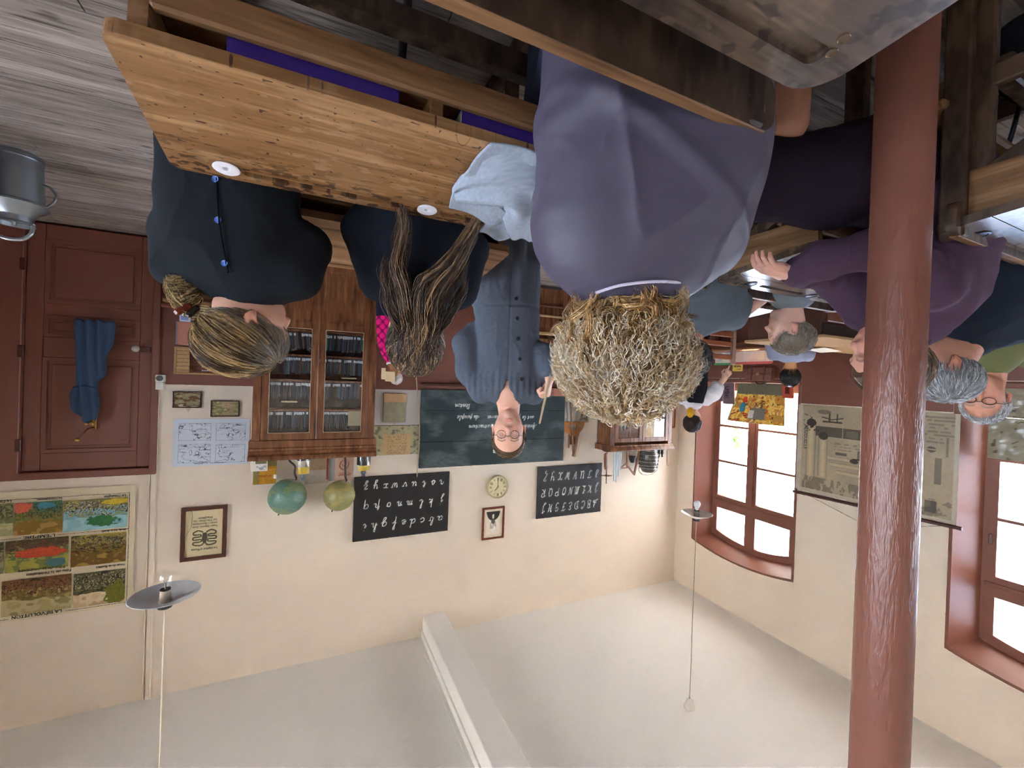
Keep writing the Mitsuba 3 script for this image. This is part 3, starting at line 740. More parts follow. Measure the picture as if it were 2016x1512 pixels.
def hand(w, fdir, n, side, curl=0.5, s=1.0, spread=0.06, thumb=0.5):
    """Palm, four bent fingers and a thumb. fdir: towards the fingers, n: out of the back of the hand, side: +1 thumb along fdir x n."""
    w = np.asarray(w, float); fd = np.asarray(fdir, float); fd = fd / np.linalg.norm(fd); n = np.asarray(n, float); n = n - fd * (n @ fd); n /= np.linalg.norm(n); t = np.cross(fd, n) * side
    palm, fing = [], []
    for k, (o, ln) in enumerate(((0.031, 0.070), (0.0105, 0.078), (-0.0105, 0.072), (-0.030, 0.058))):
        b = w + s * (fd * (0.086 - 0.004 * k) + t * o); palm.append(cap(w + s * (fd * 0.008 + t * o * 0.55), b, 0.0135 * s, 0.0115 * s))
        ang = 0.0; p = b; cu = curl[k] if np.ndim(curl) else curl
        for q, (fr, r0, r1) in enumerate(((0.45, 0.0100, 0.0090), (0.31, 0.0090, 0.0082), (0.24, 0.0082, 0.0072))):
            ang += cu * (0.9 if q == 0 else 1.0); dv = fd * math.cos(ang) - n * math.sin(ang) + t * spread * (1.5 - k) * math.cos(ang); dv /= np.linalg.norm(dv)
            e = p + dv * ln * fr * s; fing.append(cap(p, e, r0 * s, r1 * s)); p = e
    b = w + s * (fd * 0.024 + t * 0.026 - n * 0.008); d1 = fd * 0.62 + t * (0.75 - 0.5 * thumb) - n * (0.15 + 0.5 * thumb); d1 /= np.linalg.norm(d1); m = b + d1 * 0.043 * s
    d2 = fd * 0.75 - t * thumb * 0.5 - n * 0.25; d2 /= np.linalg.norm(d2); e = m + d2 * 0.03 * s
    th = un([cap(w + s * fd * 0.01, b, 0.013 * s), cap(b, m, 0.0125 * s, 0.0105 * s), cap(m, e, 0.0105 * s, 0.0085 * s)], 0.008 * s)
    pf = un(palm + [th], 0.012 * s)
    def f(p):
        d = pf(p)
        for g in fing: d = smin(d, g(p), 0.0035 * s)
        return d
    return bounded(f, w + fd * 0.08 * s, 0.125 * s)


def skin_cols(m, c, R, s, tone, brow=None, lip=0.5, seed=0):
    v = m.vertices; q = (v - np.asarray(c)) @ R / s; tone = np.asarray(tone, float)
    mott = meshkit.fbm(v * 60, 3, seed); col = tone[None] * (0.93 + 0.14 * mott[:, None])
    def mixin(w, target): nonlocal col; w = np.clip(w, 0, 1)[:, None]; col = col * (1 - w) + np.asarray(target)[None] * w
    front = np.clip((q[:, 1] - 0.045) * 40, 0, 1)
    for sg in (-1, 1): mixin(0.35 * np.exp(-(((q[:, 0] - sg * 0.042) / 0.022) ** 2 + ((q[:, 2] + 0.035) / 0.022) ** 2)) * front, tone * np.array([1.02, 0.70, 0.66]))
    mixin(0.35 * np.exp(-((q[:, 0] / 0.016) ** 2 + ((q[:, 2] + 0.034) / 0.014) ** 2)) * front, tone * np.array([1.0, 0.70, 0.64]))
    mixin(lip * np.exp(-(np.abs(q[:, 0] / 0.022) ** 3 + np.abs((q[:, 2] + 0.070) / 0.0105) ** 3)) * (q[:, 1] > 0.076), tone * np.array([0.78, 0.42, 0.42]))
    ear = np.clip((np.abs(q[:, 0]) - 0.073) * 120, 0, 1) * (np.abs(q[:, 2]) < 0.05) * (q[:, 1] < 0.02); mixin(0.5 * ear, tone * np.array([1.02, 0.62, 0.55]))
    if brow is not None:
        for sg in (-1, 1):
            x = sg * q[:, 0]; zc = 0.024 + 0.006 * np.sin((x - 0.012) / 0.036 * np.pi)
            mixin(0.85 * (x > 0.011) * (x < 0.052) * np.exp(-((q[:, 2] - zc) / 0.0035) ** 2) * (q[:, 1] > 0.05), brow)
    return col


def eyes(parent, c, R, s, iris):
    for sg in (-1, 1):
        e = trimesh.creation.icosphere(3, 0.0125); v = e.vertices; fr = v[:, 1] / 0.0125
        col = np.where((fr > 0.965)[:, None], 0.01, np.where((fr > 0.83)[:, None], np.asarray(iris)[None], np.array([0.72, 0.69, 0.66])[None]))
        e.apply_translation((sg * 0.031, 0.0705, -0.001)); e.apply_scale(s); M = np.eye(4); M[:3, :3] = R; M[:3, 3] = c; e.apply_transform(M)
        put('eye', e, col, 'gloss', parent, smooth=True)


def folds(p, amp, sc=(9, 9, 4), seed=0, ridge=1.0):
    """Drapery: a soft swell plus creases that run along wandering lines."""
    q = p * np.array(sc); a = meshkit.fbm(q * 0.8, 2, seed); w = (meshkit.noise(p * 3.1 + 5, seed + 9) - 0.5) * 2.2; out = amp * 1.5 * (a - 0.5)
    for k, (s, e) in enumerate(((1.0, 5), (1.7, 7))):
        b = meshkit.noise(np.stack([q[:, 0] * s + w, q[:, 1] * s, q[:, 2] * s * 0.8 - w * (1 - 2 * (k % 2))], 1) + 11.3 * (k + 1), seed + 5 + k)
        m = np.clip((meshkit.noise(p * 4.3 + 3 * k, seed + 20 + k) - 0.35) * 3, 0, 1); out = out + amp * ridge * m * ((1 - np.abs(2 * b - 1)) ** e) * (1.1 if k == 0 else 0.7)
    return out


def garment(parent, name, f, lo, hi, color, h=0.008, amp=0.006, sc=(9, 9, 5), seed=1, mottle=0.10, msc=70, label=None, mat='cloth', extra=None):
    m = nets(f, lo, hi, h); n = np.array(m.vertex_normals); v = np.array(m.vertices)
    v = v + n * (folds(v, amp, sc, seed) + (extra(v) if extra else 0))[:, None]; m = trimesh.Trimesh(v, m.faces, process=False)
    t = 1 + mottle * 2 * (meshkit.fbm(v * msc, 3, seed + 3) - 0.5) + mottle * (meshkit.fbm(v * 7, 2, seed + 8) - 0.5)
    return put(name, m, np.asarray(color)[None] * t[:, None], mat, parent, smooth=True, label=label)


# ---- hair: bundles of fine tapered strands
def strands(P, rad, cols, sides=3, taper=0.35):
    """P (n, m, 3) polylines, rad per strand, cols (n, 3) -> mesh and vertex colours."""
    P = np.asarray(P, float); n, m, _ = P.shape; t = np.gradient(P, axis=1); t /= np.linalg.norm(t, axis=2, keepdims=True) + 1e-9
    a = np.where(np.abs(t[..., 2:3]) < 0.8, np.array([0, 0, 1.0]), np.array([1.0, 0, 0])); N = np.cross(t, a); N /= np.linalg.norm(N, axis=2, keepdims=True) + 1e-9; B = np.cross(t, N)
    k = np.arange(sides) * 2 * np.pi / sides; r = np.broadcast_to(np.asarray(rad), (n,))[:, None] * (1 - (1 - taper) * np.linspace(0, 1, m)[None] ** 2)
    V = P[:, :, None] + r[:, :, None, None] * (np.cos(k)[:, None] * N[:, :, None] + np.sin(k)[:, None] * B[:, :, None])
    i, j = np.meshgrid(np.arange(m - 1), np.arange(sides), indexing='ij'); a0 = (i * sides + j).ravel(); a1 = (i * sides + (j + 1) % sides).ravel()
    F1 = np.vstack([np.stack([a0, a1, a0 + sides], -1), np.stack([a1, a1 + sides, a0 + sides], -1)])
    F = (F1[None] + (np.arange(n) * m * sides)[:, None, None]).reshape(-1, 3)
    return trimesh.Trimesh(V.reshape(-1, 3), F, process=False), np.repeat(np.asarray(cols), m * sides, 0)


def palette(rng, n, cols, jit=0.18, key=None, fq=42):
    """Strand colours; with key (root positions) neighbours share a shade, so that the hair falls in locks."""
    cols = np.array([C(c) if isinstance(c, str) else c for c in cols])
    if key is not None:
        cols = cols[np.argsort(cols.sum(1))]; g = meshkit.fbm(np.asarray(key) * fq, 2, 3); g = np.argsort(np.argsort(g)) / len(g) * len(cols) + rng.normal(0, 0.7, n); c = cols[np.clip(g.astype(int), 0, len(cols) - 1)]
        return c * (1 + rng.normal(0, jit * 0.7, (n, 1))).clip(0.5, 1.6)
    c = cols[rng.integers(0, len(cols), n)]
    return c * (1 + rng.normal(0, jit, (n, 1))).clip(0.45, 1.7)


SK = (np.array([0, -0.016, 0.032]), np.array([0.076, 0.098, 0.085]))     # skull ellipsoid in head space


def skull_roots(rng, n, keep):
    out = []
    while sum(map(len, out)) < n:
        d = rng.normal(size=(4000, 3)); d /= np.linalg.norm(d, axis=1, keepdims=True); p = SK[0] + d * SK[1]; out.append(p[keep(p)])
    return np.vstack(out)[:n]


def on_skull(p, lift):
    d = p - SK[0]; k = np.sqrt(((d / SK[1]) ** 2).sum(-1, keepdims=True)); return SK[0] + d / k * (1 + lift / 0.085)


def combed(rng, roots, target, m, lift0, lift1, wav=0.003):
    """Strands that follow the skull from their roots towards target(s) in head space."""
    tg = np.broadcast_to(target, roots.shape); t = np.linspace(0, 1, m)[None, :, None]; P = roots[:, None] * (1 - t) + tg[:, None] * t
    lift = lift0 + (lift1 - lift0) * t + rng.uniform(0, 0.006, (len(roots), 1, 1))
    d = P - SK[0]; k = np.sqrt(((d / SK[1]) ** 2).sum(-1, keepdims=True)); S = SK[0] + d / np.maximum(k, 0.2) * (1 + lift / 0.085)
    ph = rng.uniform(0, 6.3, (len(roots), 1, 3)); P = S + wav * np.sin(ph + t * rng.uniform(4, 11, (len(roots), 1, 3)))
    return P


def hl(p, c, R, s): return np.asarray(c) + (np.asarray(p) * s) @ np.asarray(R).T


def hair_cap(parent, c, R, s, color, keep, off=0.006, name='hair', label=None):
    g = ell(SK[0], SK[1] + off)
    def f(p):
        q = (p - np.asarray(c)) @ R / s; return np.maximum(g(q), keep(q)) * s
    cc = np.asarray(c); m = nets(f, cc - 0.15 * s, cc + 0.16 * s, 0.005)
    return put(name, m, np.asarray(color), 'hair', parent, smooth=True, label=label)


def inner(a, b, neck):
    """Arms and shoulder girdle inside the sleeves, so that hands and head belong to one surface."""
    a, b = np.asarray(a, float), np.asarray(b, float); m = (a[0] + b[0]) / 2
    return [chain(a, np.linspace(.034, .025, len(a)), .02), chain(b, np.linspace(.034, .025, len(b)), .02), cap(a[0], b[0], .042), cap(m, neck, .05)]


def body(parent, fs, lo, hi, c, R, s, tone, h=0.005, k=0.02, brow=None, lip=0.5, seed=0):
    m = nets(un(fs, k), lo, hi, h)
    return put('body', m, skin_cols(m, c, R, s, tone, brow, lip, seed), 'skin', parent, smooth=True)


SKIN = C('d3a58c'); SKIN2 = C('c4917a')


def seated(hx, hy, yaw, seat=0.385, w=0.09, knee=0.40, shin=0.36, r=(0.085, 0.06, 0.045), spread=0.09, foot=True):
    """Thighs, shins and feet of someone on a bench: distance function."""
    F = np.array([-math.sin(yaw), math.cos(yaw), 0]); S = np.array([math.cos(yaw), math.sin(yaw), 0]); fs = [ell((hx, hy, seat + r[0] + 0.01), (0.17, 0.13, 0.10), rotz(yaw))]
    for sg in (-1, 1):
        a = np.array([hx, hy, seat + r[0]]) + S * sg * w; b = a + F * knee + S * sg * (spread - w) * 0.5; b[2] = seat + r[1] + 0.02; e = b - F * 0.05; e[2] = 0.085
        fs += [cap(a, b, r[0], r[1]), cap(b, e, r[1], r[2])]
        if foot: fs.append(cap(e + np.array([0, 0, -0.035]), e + F * 0.15 + np.array([0, 0, -0.047]), 0.042, 0.034))
    return un(fs, 0.03)


hr = np.random.default_rng(21)

# ---------------------------------------------------------------- the curly-haired woman in front of the camera
pk = thing('person', 'woman with blond-grey curls in a violet-blue blouse, seen from behind', 'person')
yw = 0.36; c = np.array([-0.552, 0.672, 1.098]); R = frame((-0.42, 1.0), -0.12); sh = 1.0
tor = sections([(0.40, -0.560, 0.640, 0.200, 0.135), (0.50, -0.560, 0.630, 0.198, 0.130), (0.60, -0.562, 0.622, 0.204, 0.128), (0.70, -0.566, 0.620, 0.207, 0.122), (0.80, -0.560, 0.622, 0.205, 0.118), (0.88, -0.552, 0.628, 0.202, 0.108),
                (0.93, -0.548, 0.632, 0.186, 0.098), (0.97, -0.546, 0.638, 0.158, 0.088), (1.0, -0.545, 0.640, 0.118, 0.078), (1.018, -0.545, 0.644, 0.086, 0.070)], yw, 2.5)
arm = un([chain([(-0.450, 0.70, 0.885), (-0.475, 0.80, 0.78), (-0.535, 0.93, 0.750)], [0.060, 0.052, 0.042]), chain([(-0.69, 0.62, 0.885), (-0.71, 0.68, 0.77), (-0.68, 0.82, 0.745)], [0.062, 0.056, 0.045])], 0.03)
def curly_folds(p):
    d = 0.010 * np.exp(-((p[:, 2] - 0.63 - 0.5 * (p[:, 0] + 0.56)) / 0.028) ** 2) + 0.007 * np.exp(-((p[:, 2] - 0.77 + 0.7 * (p[:, 0] + 0.5)) / 0.02) ** 2)
    s = np.clip((0.72 - p[:, 2]) * 5, 0, 1); return d + s * 0.010 * np.sin(p[:, 0] * 75 + p[:, 1] * 40) * np.clip((-0.60 - p[:, 0]) * 12, 0, 1)
garment(pk, 'blouse', un([tor, arm], 0.045), (-0.86, 0.42, 0.37), (-0.24, 1.0, 1.06), C('474354'), 0.0065, 0.007, (6, 6, 4), 3, 0.07, 120, mat='satin', extra=curly_folds)
pts = catmull([(-0.438, 0.606, 1.018), (-0.470, 0.578, 1.006), (-0.520, 0.553, 0.998), (-0.575, 0.548, 0.994), (-0.618, 0.560, 0.998), (-0.650, 0.60, 1.002)], 8)
put('piping', tube(pts, 0.0028, 6), C('c9c4d6'), 'cloth', pk, smooth=True, label='pale piping on the collar')
garment(pk, 'trousers', seated(-0.555, 0.655, 0.25, knee=0.40), (-0.95, 0.45, 0.0), (-0.15, 1.35, 0.62), C('2a2d3a'), 0.011, 0.004)
body(pk, inner([(-0.450, 0.70, 0.885), (-0.475, 0.80, 0.78), (-0.54, 0.94, 0.752)], [(-0.69, 0.62, 0.885), (-0.71, 0.68, 0.77), (-0.69, 0.83, 0.745)], (-0.545, 0.642, 0.97)) + [to_local(head_local(), c, R, sh), chain([hl((0, -0.025, -0.06), c, R, 1), (-0.545, 0.642, 0.97)], [0.054, 0.062]), cap((-0.535, 0.92, 0.748), (-0.56, 0.98, 0.748), 0.026), hand((-0.56, 0.97, 0.752), (-0.4, 0.9, -0.05), (0, 0, 1), 1, 0.25), hand((-0.69, 0.83, 0.742), (0.5, 0.8, -0.05), (0, 0, 1), -1, 0.25)],
     (-0.85, 0.50, 0.66), (-0.30, 1.25, 1.24), c, R, sh, SKIN)
hair_cap(pk, c, R, 1.12, C('6b5238'), lambda q: np.maximum(q[:, 1] - 0.055 - 0.3 * np.maximum(q[:, 2] - 0.02, 0), -(q[:, 2] + 0.115)), 0.016)
P, cl = [], []
cen = c + R @ np.array([0, -0.018, 0.012])
for k in range(520):                                      # ringlets
    d = hr.normal(size=3); d /= np.linalg.norm(d); loc = R.T @ d
    if loc[1] > 0.45 or loc[2] < -0.86: continue
    top = loc[2]; rr = np.array([0.094, 0.108, 0.100]) * hr.uniform(0.90, 1.14); base = cen + R @ (loc * rr)
    u = np.cross(d, hr.normal(size=3)); u /= np.linalg.norm(u); w = np.cross(d, u); cr = hr.uniform(0.010, 0.023) * (1.0 if top < 0.4 else 0.75); turns = hr.uniform(0.8, 1.7); ph = hr.uniform(0, 6.3)
    drift = hr.normal(size=3) * 0.010 + np.array([0, 0, -0.026]); t = np.linspace(0, 1, 13); grey_ = np.clip((top - 0.10) * 0.8, 0, 0.65)
    n = 24; of = hr.normal(size=(n, 1, 3)) * 0.0026
    cur = base + drift * t[:, None] * 1.2 + (cr * (0.65 + 0.5 * t))[:, None] * (np.cos(ph + turns * 6.28 * t)[:, None] * u + np.sin(ph + turns * 6.28 * t)[:, None] * (0.8 * w + 0.5 * d))
    P.append(cur[None] + of * (0.6 + t[None, :, None]) + 0.0012 * np.sin(t[None, :, None] * 25 + hr.uniform(0, 6, (n, 1, 3))))
    g = hr.uniform(size=n) < grey_; tone_ = hr.uniform(0.7, 1.35)
    cc = np.where(g[:, None], palette(hr, n, ['d5c8ac', 'b8ab93', 'e4dac4']), palette(hr, n, ['a47b48', 'c29f68', '7d5a33', 'dabd8a', '634628'])) * tone_; cl.append(cc)
m, cc = strands(np.vstack(P), 0.0008, np.vstack(cl)); put('curls', m, cc, 'hair', pk, smooth=True, kind='stuff')
rt = skull_roots(hr, 2600, lambda p: (p[:, 2] > -0.015) & (p[:, 1] < 0.07)); t = np.linspace(0, 1, 10)[None, :, None]      # looser ash-grey hair over the crown
dn = (rt - SK[0]) / SK[1]; dn /= np.linalg.norm(dn, axis=1, keepdims=True); side = np.stack([dn[:, 0] * 0.55, dn[:, 1] * 0.5, -0.85 - 0 * dn[:, 2]], -1); side -= dn * np.maximum((side * dn).sum(1, keepdims=True), 0) * 0.8
amp = hr.uniform(0.002, 0.006, (len(rt), 1, 1))
Q = rt[:, None] + dn[:, None] * (0.020 + 0.022 * np.sin(t * 1.7)) + side[:, None] * t * hr.uniform(0.02, 0.062, (len(rt), 1, 1)) + amp * np.sin(t * hr.uniform(7, 17, (len(rt), 1, 3)) + hr.uniform(0, 6, (len(rt), 1, 3)))
m, cc = strands(hl(Q, c, R, 1.08), 0.00085, palette(hr, len(rt), ['b9ad97', 'd8ccb4', 'b39a70', 'e6dfcf', '9a8058', 'c2a678'])); put('crown_hair', m, cc, 'hair', pk, smooth=True, kind='stuff')


# ---------------------------------------------------------------- woman with the hair clip
pk = thing('person', 'woman with blond hair clipped up and blue buttons down her dark back', 'person')
A0 = np.array([0.0, 0.0, 1.176]); ks = 1.13 / 1.2
def at(p): p = np.asarray(p, float); return A0 + (p - A0) * ks
c = at((0.172, 1.408, 1.056)); R = frame((-0.93, 0.36), -0.10, 0.10)
rows = [(0.36, .224, 1.435, .185, .13), (0.613, .224, 1.435, .178, .115), (.699, .224, 1.434, .179, .112), (.771, .222, 1.433, .178, .110), (.842, .218, 1.43, .176, .105), (.90, .205, 1.422, .168, .095), (.942, .185, 1.413, .148, .082), (.964, .175, 1.408, .11, .072), (.985, .17, 1.405, .07, .062)]
tor = sections([(at((0, 0, z))[2], at((x, y, z))[0], at((x, y, z))[1], a * ks, b) for z, x, y, a, b in rows], 0.40, 2.5)
arm = un([chain([at((0.045, 1.36, 0.90)), at((0.022, 1.40, 0.80)), at((0.05, 1.52, 0.755))], [0.058, 0.056, 0.045]), chain([at((0.355, 1.47, 0.89)), at((0.375, 1.52, 0.78)), at((0.33, 1.64, 0.76))], [0.05, 0.047, 0.04])], 0.03)
garment(pk, 'top', un([tor, arm], 0.04), (-0.06, 1.16, 0.37), (0.42, 1.66, 1.02), C('1e2227'), 0.007, 0.006, (8, 8, 5), 11, 0.06, 120)
for b in ((0.237, 1.297, 0.691), (0.228, 1.292, 0.794), (0.210, 1.282, 0.903)):
    d = np.asarray(b) - CAM; d /= np.linalg.norm(d); p = CAM + d * np.linalg.norm(np.asarray(b) - CAM)
    for q in np.linspace(0.9, 1.1, 161):
        pp = CAM + (p - CAM) * q
        if un([tor, arm], 0.04)(pp[None])[0] < 0.004: break
    bt = lathe([(0, 0.0025), (0.0026, 0.0024), (0.0036, 0.0012), (0.0062, 0.0034), (0.0074, 0.0036), (0.0078, 0.001), (0, 0)], 20)
    put('button', tf(tf(bt, (0, 0, 0.001), rx=math.pi / 2), pp, rz=0.40), C('5f87d6'), 'gloss', pk, smooth=40, label='round blue button')
put('placket', tube(catmull([at((.238, 1.31, .56)), at((.236, 1.306, .70)), at((.226, 1.303, .81)), at((.207, 1.312, .92))], 8), 0.0022, 5), C('10151c'), 'cloth', pk, smooth=True)
garment(pk, 'skirt', seated(0.21, 1.36, -0.05, knee=0.36), (-0.15, 1.15, 0.0), (0.60, 2.0, 0.62), C('1c222c'), 0.011, 0.004)
body(pk, inner([at((0.045, 1.36, 0.90)), at((0.022, 1.40, 0.80)), at((0.05, 1.56, 0.765))], [at((0.355, 1.47, 0.89)), at((0.375, 1.52, 0.78)), at((0.31, 1.67, 0.77))], at((.175, 1.415, .93))) + [to_local(head_local(), c, R, 0.96), chain([hl((0, -0.025, -0.06), c, R, 0.96), at((.175, 1.415, .93))], [0.05, 0.055]), hand(at((0.05, 1.56, 0.765)), (-0.2, 1, 0), (0, 0, 1), 1, 0.3), hand(at((0.31, 1.67, 0.77)), (-0.6, 0.8, 0), (0, 0, 1), -1, 0.3)],
     (-0.05, 1.20, 0.70), (0.45, 1.85, 1.20), c, R, 0.96, SKIN, brow=C('6a563f'))
eyes(pk, c, R, 0.96, C('5b6a6b'))
hair_cap(pk, c, R, 0.99, C('6a5a44'), lambda q: np.maximum(q[:, 1] - 0.052 - 0.45 * np.maximum(q[:, 2] - 0.0, 0), np.maximum(-(q[:, 2] + 0.055) - 0.3 * np.maximum(-q[:, 1] - 0.02, 0), (0.028 - np.abs(q[:, 1] + 0.01)) * 0.8 - 0.02 * (q[:, 2] > 0.03) - np.maximum(q[:, 2] - 0.022, 0) * 3)), 0.007)
bun = (R.T @ (at((0.285, 1.465, 1.012)) - c)) / 0.96; bun = np.array([bun[0] * 0.3 + 0.012, min(bun[1], -0.115), bun[2]])
rt = skull_roots(hr, 3000, lambda p: (p[:, 2] > -0.062 - 0.2 * np.maximum(-p[:, 1], 0)) & (p[:, 1] < 0.062 + 0.3 * np.maximum(p[:, 2], 0)) & ~((np.abs(p[:, 1] + 0.008) < 0.026) & (p[:, 2] < 0.024) & (np.abs(p[:, 0]) > 0.05)))
Q = combed(hr, rt, bun + hr.normal(size=rt.shape) * 0.007, 14, 0.009, 0.012, 0.0018)
fr = np.clip((rt[:, 1] - 0.0) * 14, 0, 1); gm = hr.uniform(size=len(rt)) < 0.25 + 0.5 * fr
kk_ = rt * np.array([1.0, 0.35, 1.0]); cc = np.where((gm & (fr > 0))[:, None], palette(hr, len(rt), ['8d8a84', '6a665f', 'a39d92'], .18, kk_), palette(hr, len(rt), ['3f3020', '5f482f', '846641', 'a88a5c', 'd6bd8c', '4c3a28'], .18, kk_, 60))
m, vc = strands(hl(Q, c, R, 0.975), 0.0008, cc); put('combed_hair', m, vc, 'hair', pk, smooth=True, kind='stuff')
bw = hl(bun, c, R, 0.96); n = 1100; t = np.linspace(0, 1, 14)[None, :, None]; th = hr.uniform(0, 6.3, (n, 1, 1)); rr = hr.uniform(0.010, 0.034, (n, 1, 1)); dirn = at((0.325, 1.475, 0.945)) - at((0.285, 1.465, 1.01))
wv = np.concatenate([np.cos(th + t * 4.2) * rr * 0.8, np.sin(th + t * 4.2) * rr, np.sin(th * 2 + t * 5) * rr * 0.9], 2)
Q = bw + dirn * (t * hr.uniform(0.4, 1.25, (n, 1, 1))) + wv * np.sin(0.4 + t * 2.3) + 0.006 * np.sin(t * 9 + hr.uniform(0, 6, (n, 1, 3)))
m, vc = strands(Q, 0.0008, palette(hr, n, ['9c8458', '6b5335', 'd3bb88', '4a3823', 'e4d2a4'], .2)); put('bun', m, vc, 'hair', pk, smooth=True, kind='stuff')
clip = thing('hair_clip', 'brown tortoiseshell clip in the blond bun of the woman with blue buttons', 'hair clip')
bwc = hl(bun + np.array([0, -0.012, 0.004]), c, R, 0.96)
put('jaw', tf(bx(-0.009, 0.009, -0.006, 0.006, -0.021, 0.021, 0.005), bwc + np.array([0.0, -0.024, 0.0]), rx=0.2, ry=0.9), C('6b3022'), 'gloss', clip, smooth=30)
put('jaw', tf(bx(-0.008, 0.008, -0.005, 0.005, -0.018, 0.018, 0.004), bwc + np.array([-0.018, -0.022, 0.004]), rx=0.1, ry=0.7), C('1d1412'), 'gloss', clip, smooth=30)


# ---------------------------------------------------------------- woman with the long brown hair
pk = thing('person', 'woman with long loose brown hair in a navy top', 'person')
ks = 1.32 / 1.25
c = at((-0.274, 1.262, 1.048)); R = frame((-0.30, 1.0), 0.0)
rows = [(0.40, -.262, 1.262, .16, .12), (.60, -.264, 1.262, .165, .11), (.735, -.262, 1.262, .158, .108), (.795, -.263, 1.26, .152, .105), (.855, -.270, 1.258, .146, .098), (.914, -.280, 1.255, .134, .09), (.950, -.286, 1.252, .115, .08), (.985, -.287, 1.25, .075, .065), (1.0, -.285, 1.25, .055, .055)]
tor = sections([(at((0, 0, z))[2], at((x, y, z))[0], at((x, y, z))[1], a * ks, b) for z, x, y, a, b in rows], 0.33, 2.4)
arm = un([chain([at((-0.165, 1.29, 0.90)), at((-0.115, 1.29, 0.76)), at((-0.13, 1.40, 0.725))], [0.05, 0.055, 0.043]), chain([at((-0.395, 1.22, 0.91)), at((-0.425, 1.22, 0.78)), at((-0.43, 1.33, 0.72))], [0.05, 0.05, 0.04])], 0.03)
garment(pk, 'top', un([tor, arm], 0.04), (-0.56, 1.16, 0.36), (-0.02, 1.56, 1.05), C('1a1e25'), 0.007, 0.007, (9, 9, 4), 17, 0.06, 120)
garment(pk, 'trousers', seated(-0.28, 1.35, 0.1, knee=0.36), (-0.65, 1.15, 0.0), (0.1, 2.0, 0.62), C('20242e'), 0.011, 0.004)
body(pk, inner([at((-0.165, 1.29, 0.90)), at((-0.115, 1.29, 0.76)), at((-0.13, 1.42, 0.735))], [at((-0.395, 1.22, 0.91)), at((-0.425, 1.22, 0.78)), at((-0.43, 1.36, 0.73))], at((-.285, 1.255, .95))) + [to_local(head_local(), c, R, 0.98), chain([hl((0, -0.025, -0.06), c, R, 0.98), at((-.285, 1.255, .95))], [0.048, 0.052]), hand(at((-0.13, 1.42, 0.735)), (-0.3, 1, 0), (0, 0, 1), 1, 0.3), hand(at((-0.43, 1.36, 0.73)), (0.3, 1, 0), (0, 0, 1), -1, 0.3)], (-0.55, 1.2, 0.64), (0.0, 1.70, 1.20), c, R, 0.98, SKIN)
hair_cap(pk, c, R, 1.0, C('3c2f26'), lambda q: q[:, 1] - 0.045 - 0.5 * np.maximum(q[:, 2] - 0.02, 0), 0.008)
cw = np.array([-0.262, 1.262]); brn = ['3d2f26', '54423a', '2b211b', '6a5446', '856c58', '221a16']
# main fall from the crown over the back of the head, then five locks down the back
G = {  # guide lines in the world
    'a': [(-0.215, 1.175, 1.00), (-0.190, 1.165, 0.93), (-0.196, 1.155, 0.87), (-0.192, 1.145, 0.80), (-0.196, 1.13, 0.75), (-0.185, 1.125, 0.715)],
    'b': [(-0.232, 1.155, 1.01), (-0.215, 1.140, 0.95), (-0.188, 1.135, 0.895), (-0.196, 1.128, 0.84), (-0.205, 1.120, 0.785), (-0.193, 1.112, 0.74), (-0.21, 1.108, 0.71)],
    'c': [(-0.27, 1.145, 1.02), (-0.258, 1.132, 0.965), (-0.262, 1.118, 0.925), (-0.296, 1.105, 0.895), (-0.330, 1.095, 0.85), (-0.355, 1.085, 0.80), (-0.382, 1.075, 0.745)],
    'd': [(-0.29, 1.14, 1.02), (-0.285, 1.125, 0.965), (-0.300, 1.112, 0.920), (-0.328, 1.10, 0.88), (-0.352, 1.092, 0.835), (-0.374, 1.082, 0.79), (-0.39, 1.07, 0.74)],
    'e': [(-0.325, 1.15, 1.02), (-0.338, 1.14, 0.985), (-0.352, 1.135, 0.960), (-0.366, 1.13, 0.935), (-0.372, 1.12, 0.90)],
    'f': [(-0.205, 1.19, 1.01), (-0.178, 1.185, 0.965), (-0.172, 1.175, 0.93), (-0.162, 1.165, 0.89), (-0.166, 1.16, 0.86)],
    'g': [(-0.31, 1.14, 1.02), (-0.315, 1.122, 0.97), (-0.335, 1.112, 0.93), (-0.357, 1.105, 0.89), (-0.37, 1.10, 0.85)]}
G = {k: [tuple(A0 + (np.array(q) - A0) * 1.035) for q in v] for k, v in G.items()}
Q, cl = [], []
